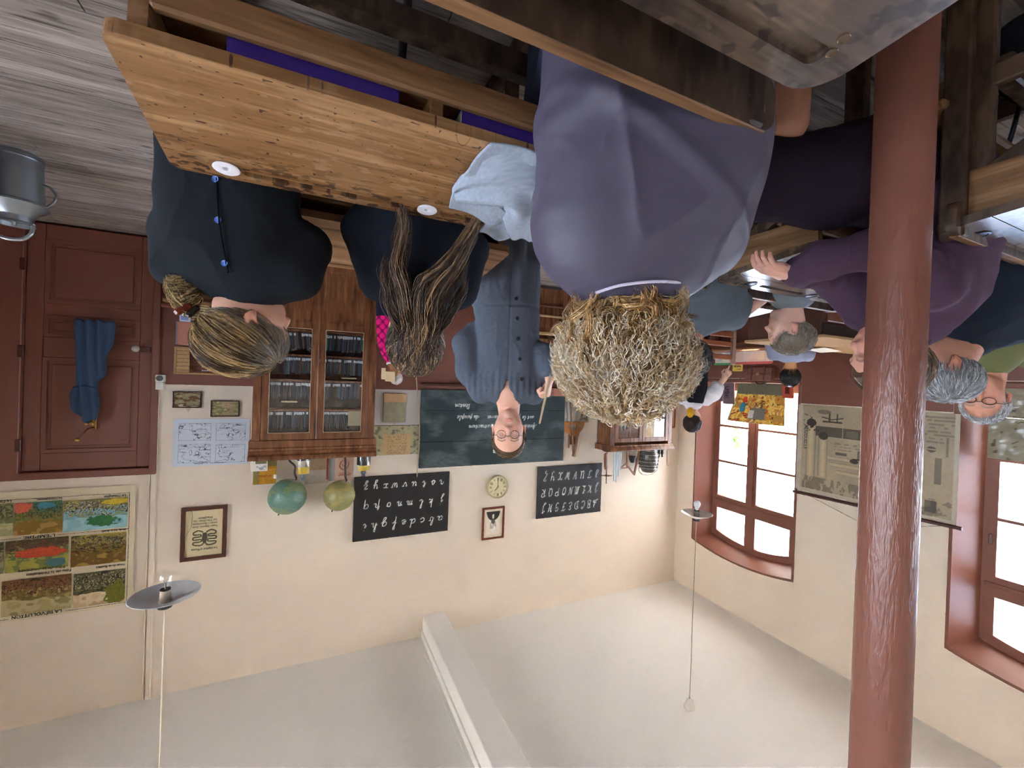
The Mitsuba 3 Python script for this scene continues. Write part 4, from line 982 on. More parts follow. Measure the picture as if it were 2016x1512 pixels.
for k, n, sp, cs in (('a', 210, 0.008, brn), ('b', 420, 0.010, brn + ['a1866a', '8e7459']), ('c', 560, 0.013, brn + ['b08f62', '8e7459']), ('d', 560, 0.013, brn + ['cdab76', 'a1866a', 'b59469']), ('e', 150, 0.012, brn), ('f', 110, 0.009, brn), ('g', 150, 0.010, brn)):
    g = catmull(G[k], 5); s0 = (R.T @ (g[0] - c)) / 0.98
    rt = skull_roots(hr, n, lambda p: (p[:, 1] < 0.05) & (p[:, 2] > -0.01)); crown = np.array([0, -0.03, 0.117])
    near = np.argsort(np.abs(rt[:, 0] - s0[0] * 1.1) + hr.uniform(0, 0.02, n)); rt = rt[near]
    st = np.where(hr.uniform(size=(n, 1)) < 0.65, on_skull(crown + (rt - crown) * hr.uniform(0.05, 0.6, (n, 1)), 0.008), rt)
    off = hr.normal(size=(n, 1, 3)) * sp; t = np.linspace(0, 1, 9)[None, :, None]
    tgt = s0[None] + (R.T @ off[:, 0].T).T * 1.6
    head = hl(combed(hr, st, tgt, 9, 0.012, 0.016, 0.0008), c, R, 0.985)
    tt = np.linspace(0, 1, len(g))[None, :, None]; cut = hr.uniform(0.72, 1.0, (n, 1, 1)); gi = np.stack([np.interp((tt * cut)[..., 0], np.linspace(0, 1, len(g)), g[:, q]) for q in range(3)], -1)
    tail = gi + off * (0.9 - 0.5 * tt * cut) + 0.004 * np.sin(tt * hr.uniform(6, 12, (n, 1, 1)) + hr.uniform(0, 1.5, (n, 1, 3)))
    w = np.linspace(0, 1, 4)[None, :, None][:, 1:-1]; join = head[:, -1:] * (1 - w) + tail[:, 1:2] * w
    L = np.concatenate([head, join, tail[:, 1:]], 1); u = np.linspace(0, L.shape[1] - 1, 25); i0 = np.clip(u.astype(int), 0, L.shape[1] - 2); fr = (u - i0)[None, :, None]
    Q.append(L[:, i0] * (1 - fr) + L[:, i0 + 1] * fr); cl.append(palette(hr, n, cs, 0.2, np.concatenate([st[:, :1], off[:, 0, 1:2], off[:, 0, :1]], 1), 75))
m, vc = strands(np.vstack(Q), 0.0011, np.vstack(cl)); put('long_hair', m, vc, 'hair', pk, smooth=True, kind='stuff')


# ---------------------------------------------------------------- the teacher
pk = thing('person', 'teacher in a blue-grey buttoned smock standing before the blackboard', 'person')
c = np.array([-0.896, 1.925, 1.437]); R = frame((0.46, -0.90), -0.04, -0.02)      # facing the class
ty = math.radians(25) + math.pi
rows = [(0.30, -.862, 1.985, .200, .165), (.45, -.862, 1.98, .190, .155), (.57, -.862, 1.978, .182, .15), (.686, -.868, 1.975, .177, .145), (.789, -.876, 1.97, .172, .138), (.891, -.888, 1.962, .160, .126), (.994, -.892, 1.960, .152, .118), (1.097, -.893, 1.958, .150, .114), (1.20, -.893, 1.957, .156, .108),
        (1.235, -.895, 1.956, .150, .098), (1.262, -.897, 1.954, .122, .084), (1.280, -.899, 1.953, .088, .070), (1.293, -.900, 1.952, .062, .058)]
tor = sections(rows, math.radians(25), 2.4)
armL = chain([(-0.775, 2.01, 1.235), (-0.715, 2.045, 1.12), (-0.695, 2.06, 0.99), (-0.745, 2.075, 0.925)], [0.060, 0.062, 0.060, 0.05], 0.03)
armR = chain([(-1.015, 1.905, 1.235), (-1.040, 1.875, 1.12), (-1.035, 1.845, 1.035), (-1.042, 1.815, 1.075), (-1.046, 1.80, 1.115)], [0.058, 0.052, 0.05, 0.044, 0.046], 0.03)
Rt = rotz(math.radians(25))
def tfolds(p):
    q = p @ Rt; u = q[:, 0] - (np.array([-0.885, 1.96, 0]) @ Rt)[0]
    sk = np.clip((0.80 - p[:, 2]) * 4, 0, 1); pl = sk * (0.010 * np.sin(u * 85) + 0.014 * np.exp(-((u + 0.055) / 0.014) ** 2))
    gat = np.clip((p[:, 2] - 1.12) * 8, 0, 1) * np.clip((1.29 - p[:, 2]) * 10, 0, 1) * 0.0045 * np.sin(u * 210)
    return pl + gat - 0.004 * np.exp(-((p[:, 2] - 0.81) / 0.008) ** 2) - 0.003 * np.exp(-((u + 0.012) / 0.004) ** 2) * (p[:, 2] < 1.2)
def vneck(p):
    q = p @ Rt; o = np.array([-0.890, 1.955, 0]) @ Rt; u, w = q[:, 0] - o[0], q[:, 1] - o[1]
    return np.maximum(np.maximum(np.abs(u) - 0.40 * (p[:, 2] - 1.165), w + 0.012), 1.165 - p[:, 2])
def smock(p): return np.maximum(un([tor, armL, armR], 0.028)(p), -vneck(p))
garment(pk, 'smock', smock, (-1.14, 1.70, 0.28), (-0.58, 2.20, 1.36), C('545b66'), 0.006, 0.0055, (13, 13, 6), 23, 0.22, 150, extra=tfolds)
garment(pk, 'undershirt', sections([(1.0, -.893, 1.958, .12, .085), (1.16, -.893, 1.955, .12, .085), (1.20, -.893, 1.955, .10, .07)], math.radians(25)), (-1.1, 1.8, 0.98), (-0.7, 2.1, 1.22), C('39465c'), 0.01, 0.0)
for x, y, z in ((-0.876, 1.833, 0.874), (-0.883, 1.829, 0.971), (-0.893, 1.824, 1.068), (-0.904, 1.818, 1.165), (-0.869, 1.837, 0.779)):
    g = un([tor], 0.03); p = np.array([x, y, z]); dv = p - CAM
    for q in np.linspace(0.95, 1.06, 200):
        if g((CAM + dv * q)[None])[0] < 0.003: break
    bt = tf(lathe([(0, 0.004), (0.007, 0.0035), (0.009, 0.0015), (0.009, 0), (0, 0)], 16), (0, 0, 0), rx=math.pi / 2); put('button', tf(bt, CAM + dv * q, rz=0.44), C('15181f'), 'semi', pk, smooth=40)
hw = np.array([-1.046, 1.795, 1.150])
teach = [to_local(head_local(jaw=1.05), c, R, 0.99), chain([hl((0, -0.02, -0.06), c, R, 0.99), (-0.897, 1.945, 1.27)], [0.048, 0.060]), ell((-0.890, 1.932, 1.215), (0.085, 0.075, 0.10), Rt), cap((-1.044, 1.808, 1.085), hw, 0.026, 0.024),
         hand(hw, (0.12, 0.05, 1.0), (-0.75, -0.65, 0.1), -1, (1.25, 1.3, 1.3, 1.3), 1.0, 0.0, 0.8)]
body(pk, teach, (-1.12, 1.70, 1.04), (-0.76, 2.08, 1.58), c, R, 0.99, C('d9a78f'), 0.003, 0.015, C('7a5a40'), 0.7)
eyes(pk, c, R, 0.99, C('4a5a58'))
hair_cap(pk, c, R, 1.0, C('5a4330'), lambda q: np.maximum(q[:, 1] - 0.030 - 0.9 * np.maximum(q[:, 2] - 0.062, -0.02), -(q[:, 2] + 0.03) - 0.4 * np.minimum(q[:, 1], 0) * -1 - 0.04 * (q[:, 1] < -0.03)), 0.005)
rt = skull_roots(hr, 1700, lambda p: (p[:, 2] > 0.0) & (p[:, 1] < 0.022 + 0.85 * np.maximum(p[:, 2] - 0.06, 0) + 0.004))
m, vc = strands(hl(combed(hr, rt, np.array([0, -0.125, 0.0]) + hr.normal(size=rt.shape) * 0.01, 10, 0.007, 0.010, 0.001), c, R, 0.99), 0.0008, palette(hr, len(rt), ['6b5038', '57402c', '8a6d4e', 'a88a64', '463322'])); put('combed_hair', m, vc, 'hair', pk, smooth=True, kind='stuff')
for sg in (-1, 1):
    e = trimesh.creation.icosphere(2, 0.0055); put('earring', tf(e, hl((sg * 0.083, 0.004, -0.041), c, R, 0.99)), C('f2f2ee'), 'gloss', pk, smooth=True, label='white pearl ear stud')
gk = thing('glasses', 'thin round dark-rimmed glasses worn by the teacher', 'glasses')
a = np.linspace(0, 2 * np.pi, 33)
for sg in (-1, 1):
    ring = np.stack([sg * 0.0325 + 0.0205 * np.cos(a), 0.098 + 0 * a - 0.05 * np.abs(0.0205 * np.cos(a)) * 0, -0.002 + 0.0195 * np.sin(a)], -1)
    put('rim', tube(hl(ring, c, R, 0.99), 0.0012, 6), C('3a2622'), 'semi', gk, smooth=True)
    put('lens', tube(hl(np.array([[sg * 0.0325, 0.0978, -0.002], [sg * 0.0325, 0.0983, -0.002]]), c, R, 0.99), 0.0198, 24), 0, 'clear_glass', gk, smooth=False)
    put('temple', tube(hl(catmull([(sg * 0.053, 0.097, 0.002), (sg * 0.075, 0.085, 0.004), (sg * 0.080, 0.03, 0.006), (sg * 0.083, -0.01, 0.014)], 6), c, R, 0.99), 0.0011, 5), C('3a2622'), 'semi', gk, smooth=True)
put('bridge', tube(hl(catmull([(-0.012, 0.098, 0.003), (0, 0.1035, 0.007), (0.012, 0.098, 0.003)], 6), c, R, 0.99), 0.0011, 5), C('3a2622'), 'semi', gk, smooth=True)
put('pointer', tube([(-1.040, 1.775, 1.120), (-1.010, 1.765, 1.235), (-0.975, 1.755, 1.372)], [0.0065, 0.006, 0.0045], 10), C('b39a78'), 'semi', None, smooth=True, label='thin pale wooden pointer stick held upright in the teacher\'s fist', cat='pointer')
put('legs', nets(un([cap((-0.93, 1.99, 0.35), (-0.94, 2.0, 0.05), 0.055, 0.04), cap((-0.80, 2.0, 0.35), (-0.80, 2.01, 0.05), 0.055, 0.04), cap((-0.94, 2.0, 0.04), (-0.90, 1.87, 0.035), 0.04, 0.035), cap((-0.80, 2.01, 0.04), (-0.76, 1.88, 0.035), 0.04, 0.035)], 0.02), (-1.05, 1.78, 0.0), (-0.68, 2.1, 0.42), 0.01), C('1d1f26'), 'cloth', pk, smooth=True)


# ---------------------------------------------------------------- short-haired people
def short_hair(pk, c, R, s, cols, n, keep, ln=0.03, base=None, lift=0.004, down=0.6, name='short_hair', rad=0.0009, capoff=0.006, capkeep=None):
    hair_cap(pk, c, R, s, base, capkeep, capoff)
    rt = skull_roots(hr, n, keep); dn = (rt - SK[0]) / SK[1]; dn /= np.linalg.norm(dn, axis=1, keepdims=True); cr = np.array([0.01, -0.05, 0.115])
    fl = rt - cr; fl -= dn * (fl * dn).sum(1, keepdims=True); fl /= np.linalg.norm(fl, axis=1, keepdims=True) + 1e-6; fl = fl * 0.9 + hr.normal(size=fl.shape) * 0.22 + np.array([0, 0, -0.25 * down])
    t = np.linspace(0, 1, 6)[None, :, None]; L = hr.uniform(0.5, 1.1, (n, 1, 1)) * ln
    Q = on_skull(rt[:, None] + fl[:, None] * t * L, 0.003) + dn[:, None] * (0.002 + lift * np.sin(t * 2.2) * hr.uniform(.5, 1.3, (n, 1, 1)) + 0.003 * t)
    m, vc = strands(hl(Q, c, R, s), rad, palette(hr, n, cols)); put(name, m, vc, 'hair', pk, smooth=True, kind='stuff')


crop = lambda p: (p[:, 2] > -0.045 + 0.02 * (np.abs(p[:, 0]) > 0.06)) & (p[:, 1] < 0.045 + 0.35 * np.maximum(p[:, 2], 0)) & ~((np.abs(p[:, 1] + 0.008) < 0.026) & (p[:, 2] < 0.022) & (np.abs(p[:, 0]) > 0.05))
capk = lambda q: np.maximum(np.maximum(q[:, 1] - 0.040 - 0.35 * np.maximum(q[:, 2], 0), -(q[:, 2] + 0.045)), np.minimum(0.024 - np.abs(q[:, 1] + 0.008), 0.020 - q[:, 2]))

pk = thing('person', 'dark-haired visitor in a slate T-shirt, half hidden behind the blond curls', 'person')
c = np.array([-1.548, 1.432, 1.012]); R = frame((0.10, 1.0), 0.0)
tor = sections([(0.40, -1.60, 1.42, .18, .12), (.60, -1.61, 1.41, .19, .12), (.72, -1.615, 1.405, .19, .115), (.82, -1.61, 1.405, .175, .105), (.88, -1.60, 1.41, .15, .095), (.915, -1.585, 1.42, .105, .08), (.94, -1.57, 1.425, .065, .062)], 0.42, 2.4)
arm = un([chain([(-1.735, 1.34, .85), (-1.80, 1.36, .78), (-1.86, 1.46, .76)], [.058, .052, .045]), chain([(-1.455, 1.47, .85), (-1.41, 1.52, .74), (-1.45, 1.62, .74)], [.055, .05, .042])], .03)
garment(pk, 'shirt', un([tor, arm], 0.04), (-1.95, 1.22, 0.38), (-1.32, 1.72, 0.98), C('5d676f'), 0.008, 0.007, (9, 9, 5), 31, 0.08, 100)
garment(pk, 'trousers', seated(-1.60, 1.40, 0.0, knee=0.34), (-1.95, 1.2, 0.0), (-1.25, 2.05, 0.62), C('2b3038'), 0.012, 0.004)
body(pk, inner([(-1.735, 1.34, .85), (-1.80, 1.36, .78), (-1.87, 1.48, .765)], [(-1.455, 1.47, .85), (-1.41, 1.52, .74), (-1.45, 1.63, .755)], (-1.572, 1.425, .90)) + [to_local(head_local(), c, R, 0.97), chain([hl((0, -0.025, -0.06), c, R, 0.97), (-1.572, 1.425, .90)], [.052, .058]), hand((-1.87, 1.48, .765), (0.3, 1, 0), (0, 0, 1), 1, .3), hand((-1.45, 1.63, .755), (-.3, 1, 0), (0, 0, 1), -1, .3)], (-1.95, 1.28, .70), (-1.35, 1.85, 1.15), c, R, .97, SKIN2)
short_hair(pk, c, R, 0.985, ['3b3a3a', '57565a', '2a2827', '6f6d6c'], 1800, lambda p: (p[:, 2] > -0.075) & (p[:, 1] < 0.05), 0.04, C('2e2c2b'), 0.008, capkeep=lambda q: np.maximum(q[:, 1] - 0.05, -(q[:, 2] + 0.07)))

pk = thing('person', 'boy with cropped light brown hair in a grey T-shirt, in profile', 'person')
c = np.array([-2.133, 1.325, 0.882]); R = frame((0.62, 0.78), 0.02)
tor = sections([(0.40, -2.135, 1.335, .135, .095), (.55, -2.135, 1.335, .14, .092), (.66, -2.137, 1.332, .142, .09), (.715, -2.138, 1.33, .128, .08), (.745, -2.138, 1.328, .095, .07), (.765, -2.138, 1.326, .055, .052)], -0.30, 2.4)
arm = un([chain([(-2.025, 1.325, .70), (-1.985, 1.38, .62), (-2.01, 1.50, .66)], [.046, .042, .036]), chain([(-2.235, 1.32, .70), (-2.265, 1.35, .61), (-2.21, 1.48, .66)], [.046, .042, .036])], .03)
garment(pk, 'shirt', un([tor, arm], .035), (-2.34, 1.20, .38), (-1.92, 1.55, .79), C('717a80'), .007, .006, (10, 10, 6), 37, .07, 110)
garment(pk, 'shorts', seated(-2.135, 1.345, 0.0, knee=.30, r=(.07, .05, .04)), (-2.45, 1.18, 0), (-1.82, 1.88, .6), C('3a3f48'), .012, .003)
body(pk, inner([(-2.025, 1.325, .70), (-1.985, 1.38, .62), (-2.01, 1.50, .66)], [(-2.235, 1.32, .70), (-2.265, 1.35, .61), (-2.21, 1.48, .66)], (-2.138, 1.328, .735)) + [to_local(head_local(nose=0.9, jaw=0.92), c, R, 0.93), chain([hl((0, -.025, -.06), c, R, .93), (-2.138, 1.328, .735)], [.042, .046]), cap((-2.01, 1.50, .66), (-2.03, 1.60, .725), .026), hand((-2.03, 1.60, .735), (-.4, 1, .05), (0, 0, 1), 1, .3, .85), cap((-2.21, 1.48, .66), (-2.19, 1.58, .725), .026), hand((-2.19, 1.58, .735), (.4, 1, .05), (0, 0, 1), -1, .3, .85)], (-2.32, 1.18, .6), (-1.92, 1.75, 1.02), c, R, .93, C('d8ab97'), .0035, brow=C('8a7358'), lip=.45)
eyes(pk, c, R, .93, C('586a70'))
short_hair(pk, c, R, .94, ['7d7061', '94887a', '655a4d', 'aaa091'], 2200, crop, .020, C('6d6154'), .003, capkeep=capk, capoff=.004, rad=.0008)

pk = thing('person', 'silver-haired person in a dark navy sweater bending forward, left of the column', 'person')
c = np.array([-2.152, 0.762, 1.068]); R = frame((0.55, 0.84), -0.30, -0.10)
tor = un([chain([(-2.36, 0.60, 0.50), (-2.37, 0.62, 0.68), (-2.325, 0.665, 0.83), (-2.235, 0.725, 0.945)], [.155, .155, .135, .085], .05), chain([(-2.25, 0.60, 0.52), (-2.25, 0.64, 0.70), (-2.24, 0.69, 0.84)], [.14, .14, .11], .05)], .06)
arm = un([chain([(-2.42, .73, .86), (-2.40, .80, .74), (-2.30, .95, .75)], [.065, .058, .046]), chain([(-2.19, .65, .86), (-2.13, .74, .74), (-2.16, .95, .75)], [.065, .058, .046])], .03)
garment(pk, 'sweater', un([tor, arm], .05), (-2.60, .38, .37), (-1.98, 1.06, 1.06), C('242c37'), .009, .009, (7, 7, 5), 41, .08, 120)
garment(pk, 'trousers', seated(-2.30, .64, 0, knee=.38), (-2.7, .42, 0), (-1.95, 1.32, .62), C('23262e'), .012, .003)
body(pk, inner([(-2.42, .73, .86), (-2.40, .80, .74), (-2.29, .97, .755)], [(-2.19, .65, .86), (-2.13, .74, .74), (-2.16, .97, .755)], (-2.235, .72, .94)) + [to_local(head_local(), c, R, 1.0), chain([hl((0, -.03, -.06), c, R, 1), (-2.235, .72, .94)], [.055, .06]), hand((-2.29, .97, .755), (.1, 1, 0), (0, 0, 1), 1, .3), hand((-2.16, .97, .755), (-.1, 1, 0), (0, 0, 1), -1, .3)], (-2.45, .58, .70), (-2.0, 1.2, 1.21), c, R, 1.0, SKIN2, brow=C('8a8580'))
eyes(pk, c, R, 1.0, C('586a70'))
short_hair(pk, c, R, 1.01, ['9ba0a6', 'bfc4ca', '7c8085', 'd9dde2', '5f6266'], 2400, crop, .042, C('7d8186'), .006, capkeep=capk)

pk = thing('person', 'grey-haired man with glasses in an olive-green T-shirt by the left wall', 'person')
c = np.array([-3.018, 0.905, 1.180]); R = frame((0.95, -0.10), 0.10, 0.10)
tor = sections([(.42, -3.04, .89, .19, .13), (.60, -3.04, .89, .20, .13), (.80, -3.04, .885, .205, .125), (.92, -3.04, .88, .19, .11), (.98, -3.035, .885, .15, .095), (1.02, -3.03, .89, .10, .08), (1.05, -3.025, .895, .065, .062)], 0.9 - 1.57 + 0.6, 2.3)
arm = un([chain([(-2.87, .98, .95), (-2.80, 1.04, .83)], [.07, .065]), chain([(-3.20, .80, .95), (-3.26, .78, .82)], [.07, .065])], .03)
garment(pk, 'shirt', un([tor, arm], .045), (-3.40, .66, .38), (-2.68, 1.18, 1.09), C('6c724e'), .009, .008, (8, 8, 5), 43, .08, 100)
garment(pk, 'trousers', seated(-3.04, .89, -1.0, knee=.40, seat=.40), (-3.45, .45, 0), (-2.4, 1.4, .64), C('3a3a36'), .012, .003)
body(pk, inner([(-2.87, .98, .95), (-2.80, 1.04, .84)], [(-3.20, .80, .95), (-3.26, .78, .82)], (-3.03, .892, .99)) + [to_local(head_local(nose=1.1, jaw=1.08), c, R, 1.0), chain([hl((0, -.025, -.06), c, R, 1), (-3.03, .892, .99)], [.056, .062]), chain([(-2.80, 1.04, .84), (-2.78, 1.0, .72), (-2.66, .92, .66)], [.045, .04, .03]), hand((-2.66, .92, .66), (.9, -.4, -.2), (0, 0, 1), 1, .4), chain([(-3.26, .78, .82), (-3.22, .70, .70), (-3.05, .66, .66)], [.045, .04, .03]), hand((-3.05, .66, .66), (.9, .3, -.2), (0, 0, 1), -1, .4)], (-3.36, .60, .55), (-2.52, 1.12, 1.32), c, R, 1.0, C('c9917a'), .0045, brow=C('77706a'))
eyes(pk, c, R, 1.0, C('4a5558'))
short_hair(pk, c, R, 1.01, ['b9bcc0', 'd9dcdf', '8a8c8f', '6b6c6e', 'ececec'], 1900, lambda p: crop(p) & (p[:, 1] < 0.03 + 0.3 * p[:, 2]), .030, C('8f9194'), .005, capkeep=lambda q: np.maximum(capk(q), q[:, 1] - .02 - .35 * q[:, 2]))
gk = thing('glasses', 'dark thin-framed glasses worn by the man in the olive T-shirt', 'glasses')
for sg in (-1, 1):
    ring = np.stack([sg * .033 + .023 * np.cos(a), .100 + 0 * a, -.002 + .017 * np.sin(a)], -1)
    put('rim', tube(hl(ring, c, R, 1), .0016, 6), C('1a1614'), 'semi', gk, smooth=True)
    put('temple', tube(hl(catmull([(sg * .056, .099, .004), (sg * .078, .08, .006), (sg * .083, .02, .008), (sg * .085, -.012, .012)], 6), c, R, 1), .0014, 5), C('1a1614'), 'semi', gk, smooth=True)
put('bridge', tube(hl(np.array([(-.011, .101, .003), (0, .106, .006), (.011, .101, .003)]), c, R, 1), .0014, 5), C('1a1614'), 'semi', gk, smooth=True)
sk_ = thing('stool', 'low wooden stool under the man in the olive T-shirt', 'stool')
put('seat', bx(-3.24, -2.84, .70, 1.08, .37, .398, .01), 0, 'm_wood_tan', sk_, smooth=False)
for x, y in ((-3.21, .73), (-2.87, .73), (-3.21, 1.05), (-2.87, 1.05)): put('leg', bx(x - .018, x + .018, y - .018, y + .018, 0, .372, .004), 0, 'm_wood_tan', sk_, smooth=False)

# the woman in purple, turned sideways on her bench, her skirt over her knees
pk = thing('person', 'woman in a purple sweater behind the column, hands on the desk', 'person')
c = np.array([-1.735, 0.752, 1.050]); R = frame((0.80, 0.60), -0.12)
tor = un([chain([(-1.80, .68, .52), (-1.81, .68, .68), (-1.80, .69, .82), (-1.765, .715, .93)], [.15, .155, .14, .095], .05), cap((-1.74, .64, .58), (-1.71, .65, .80), .12, .11)], .06)
arm = un([chain([(-1.70, .80, .89), (-1.645, .86, .775), (-1.545, .865, .765), (-1.475, .895, .775)], [.068, .062, .050, .044], .035), chain([(-1.62, .60, .86), (-1.50, .66, .745), (-1.44, .80, .765), (-1.445, .855, .778)], [.068, .060, .05, .043], .035)], .03)
garment(pk, 'sweater', un([tor, arm], .05), (-2.05, .36, .37), (-1.32, 1.02, 1.03), C('4d3a4c'), .008, .008, (9, 9, 6), 47, .07, 120)
legs = un([chain([(-1.74, .74, .49), (-1.45, .80, .53), (-1.235, .870, .560)], [.115, .115, .082], .05), chain([(-1.70, .66, .47), (-1.44, .72, .49), (-1.22, .80, .51)], [.10, .10, .07], .05), cap((-1.235, .87, .54), (-1.22, .85, .40), .082, .08)], .05)
garment(pk, 'skirt', legs, (-1.95, .36, .30), (-1.08, 1.02, .74), C('251e2a'), .009, .007, (8, 8, 6), 53, .06, 120)
body(pk, inner([(-1.70, .80, .89), (-1.645, .86, .775), (-1.545, .865, .765), (-1.46, .895, .777)], [(-1.62, .60, .86), (-1.50, .66, .745), (-1.44, .80, .765), (-1.45, .862, .785)], (-1.765, .715, .93)) + [to_local(head_local(), c, R, .97), chain([hl((0, -.03, -.06), c, R, .97), (-1.765, .715, .93)], [.05, .058]), cap((-1.475, .895, .778), (-1.435, .90, .775), .026), hand((-1.45, .895, .776), (.75, .35, -.12), (.1, .1, 1), -1, .45, .95, .10), hand((-1.452, .868, .790), (.35, .8, -.1), (.1, .2, 1), 1, (.3, .45, .55, .6), .95, .09, .2)], (-1.95, .55, .68), (-1.28, 1.08, 1.20), c, R, .97, C('cf9c88'), .004, .012, C('6a5548'))
eyes(pk, c, R, .97, C('586a70'))
put('shin', nets(un([chain([(-1.225, .86, .46), (-1.28, .945, .28), (-1.36, 1.03, .11)], [.054, .052, .036]), cap((-1.20, .77, .42), (-1.19, .74, .10), .05, .034)], .01), (-1.48, .64, .05), (-1.08, 1.12, .55), .007), C('b98a74'), 'skin', pk, smooth=True)
for a_, b_ in (((-1.37, 1.035, .055), (-1.30, .93, .045)), ((-1.19, .74, .05), (-1.10, .65, .042))):
    put('shoe', nets(un([cap(a_, b_, .045, .038), cap(np.array(a_) + [0, 0, .03], np.array(a_) + [0, 0, .04], .042, .040)], .02), np.minimum(a_, b_) - .08, np.maximum(a_, b_) + .12, .006), C('1c2436'), 'cloth', pk, smooth=True, label='navy shoe')
hair_cap(pk, c, R, 1.0, C('5a4637'), lambda q: q[:, 1] - .045 - .4 * np.maximum(q[:, 2], 0), .010)
rt = skull_roots(hr, 1500, lambda p: (p[:, 1] < .05) & (p[:, 2] > -.03)); t = np.linspace(0, 1, 14)[None, :, None]
H0 = hl(combed(hr, rt, np.stack([np.sign(rt[:, 0]) * .07, -.05 + 0 * rt[:, 0], -.07 + 0 * rt[:, 0]], -1) + hr.normal(size=rt.shape) * .014, 9, .012, .018, .002), c, R, .99)
tail = H0[:, -1:] + np.array([-.02, -.03, -.12]) * np.linspace(0, 1, 6)[None, :, None][:, 1:] * hr.uniform(.4, 1.2, (len(rt), 1, 1)) + hr.normal(size=(len(rt), 1, 3)) * .006
m, vc = strands(np.concatenate([H0, tail], 1), .0009, palette(hr, len(rt), ['6b5443', '86705a', '51402f', 'a08b70', '3f3226'])); put('hair_lengths', m, vc, 'hair', pk, smooth=True, kind='stuff')
# ================================================================ CHALK SCRIPT
BOWL = [(1.0, .82), (.72, 1.0), (.32, .86), (.15, .42), (.35, .02), (.7, .12), (.97, .62)]
DOWN = [(1.0, .98), (.95, .3), (1.08, .02), (1.38, .28)]
LOW = {'a': [BOWL, DOWN], 'b': [[(0, .2), (.45, 1.1), (.66, 1.75), (.5, 2.0), (.32, 1.7), (.26, .5), (.48, .02), (.82, .15), (.88, .62), (.72, .92)], [(.72, .92), (1.2, .85)]],
       'c': [[(.95, .8), (.75, 1), (.36, .86), (.2, .42), (.4, .03), (.75, .05), (1.1, .35)]], 'd': [BOWL, [(1.08, 2.0), (1.0, 1.0), (.95, .3), (1.08, .02), (1.38, .28)]],
       'e': [[(0, .3), (.5, .45), (.85, .75), (.68, 1), (.34, .85), (.2, .4), (.4, .02), (.75, .05), (1.1, .35)]], 'f': [[(.1, .35), (.6, 1.2), (.74, 1.85), (.55, 2), (.42, 1.6), (.36, 0), (.3, -.95)], [(.36, .1), (.75, .45), (1.0, .5)]],
       'g': [BOWL, [(1.0, .98), (.95, 0), (.82, -.82), (.5, -1), (.36, -.7), (.7, -.22), (1.3, .3)]], 'h': [[(0, .3), (.5, 1.4), (.55, 1.95), (.36, 1.95), (.3, 1.2), (.25, 0)], [(.26, .4), (.6, .96), (.85, .8), (.84, .2), (1.0, 0), (1.28, .3)]],
       'i': [[(.1, .4), (.42, 1), (.38, .3), (.55, 0), (.85, .3)], [(.47, 1.5), (.48, 1.55)]], 'j': [[(.1, .4), (.5, 1), (.47, 0), (.32, -.85), (.05, -.9), (.08, -.6), (.7, .1)], [(.52, 1.5), (.53, 1.55)]],
       'k': [[(.38, 2), (.3, 0)], [(.3, .45), (.72, 1), (.8, .74), (.4, .55)], [(.45, .55), (.75, .08), (1.1, .25)]], 'l': [[(0, .3), (.5, 1.4), (.52, 1.95), (.34, 1.9), (.28, .8), (.36, .1), (.6, 0), (.9, .35)]],
       'm': [[(.02, .7), (.22, 1), (.28, .6), (.27, 0)], [(.28, .5), (.52, 1), (.68, .8), (.67, 0)], [(.68, .5), (.92, 1), (1.08, .8), (1.07, .2), (1.22, 0), (1.48, .3)]], 'n': [[(.02, .7), (.22, 1), (.3, .6), (.28, 0)], [(.3, .5), (.6, 1), (.8, .8), (.78, .2), (.95, 0), (1.2, .3)]],
       'o': [[(.72, .95), (.32, .9), (.16, .45), (.4, .02), (.8, .2), (.87, .7), (.66, 1), (.78, .8), (1.1, .85)]], 'p': [[(.1, .6), (.42, 1.45), (.42, 1), (.35, -.95)], [(.38, .4), (.65, .96), (.95, .8), (.9, .2), (1.1, 0), (1.3, .25)]],
       'q': [BOWL, [(1.0, .98), (.96, -1)]], 'r': [[(.05, .5), (.36, 1.1), (.42, .94), (.7, .95), (.68, .3), (.85, 0), (1.1, .3)]], 's': [[(0, .2), (.5, 1.05), (.7, .5), (.58, .05), (.28, 0), (.2, .22)], [(.58, .05), (1.0, .3)]],
       't': [[(.1, .4), (.46, 1.5), (.4, .3), (.6, 0), (.9, .35)], [(.15, 1.05), (.75, 1.1)]], 'u': [[(.05, .7), (.28, 1), (.28, .25), (.5, 0), (.8, .5), (.86, 1), (.84, .25), (1.0, 0), (1.28, .3)]],
       'v': [[(.05, .7), (.25, 1), (.34, .3), (.55, 0), (.85, .5), (.85, 1), (.95, .85), (1.2, .9)]], 'w': [[(.05, .7), (.22, 1), (.28, .25), (.48, 0), (.7, .5), (.72, .9), (.72, .3), (.92, 0), (1.2, .5), (1.2, 1), (1.5, .9)]],
       'x': [[(.05, .8), (.25, 1), (.45, .8), (.45, .2), (.25, 0), (.05, .15)], [(1.0, .85), (.75, 1), (.5, .75), (.5, .25), (.75, 0), (1.1, .25)]], 'y': [[(.05, .7), (.28, 1), (.3, .3), (.5, .02), (.8, .5), (.88, 1), (.84, 0), (.7, -.85), (.42, -.95), (.35, -.65), (1.1, .3)]],
       'z': [[(.1, .75), (.4, 1), (.75, .85), (.5, .45), (.2, .05), (.6, -.05), (.7, -.55), (.42, -.95), (.25, -.65), (1.0, .2)]], "'": [[(.2, 2.0), (.1, 1.6)]], '.': [[(.1, .0), (.13, .05)]], ',': [[(.15, .05), (.02, -.3)]]}
LOW['è'] = LOW['e'] + [[(.35, 1.6), (.6, 1.3)]]
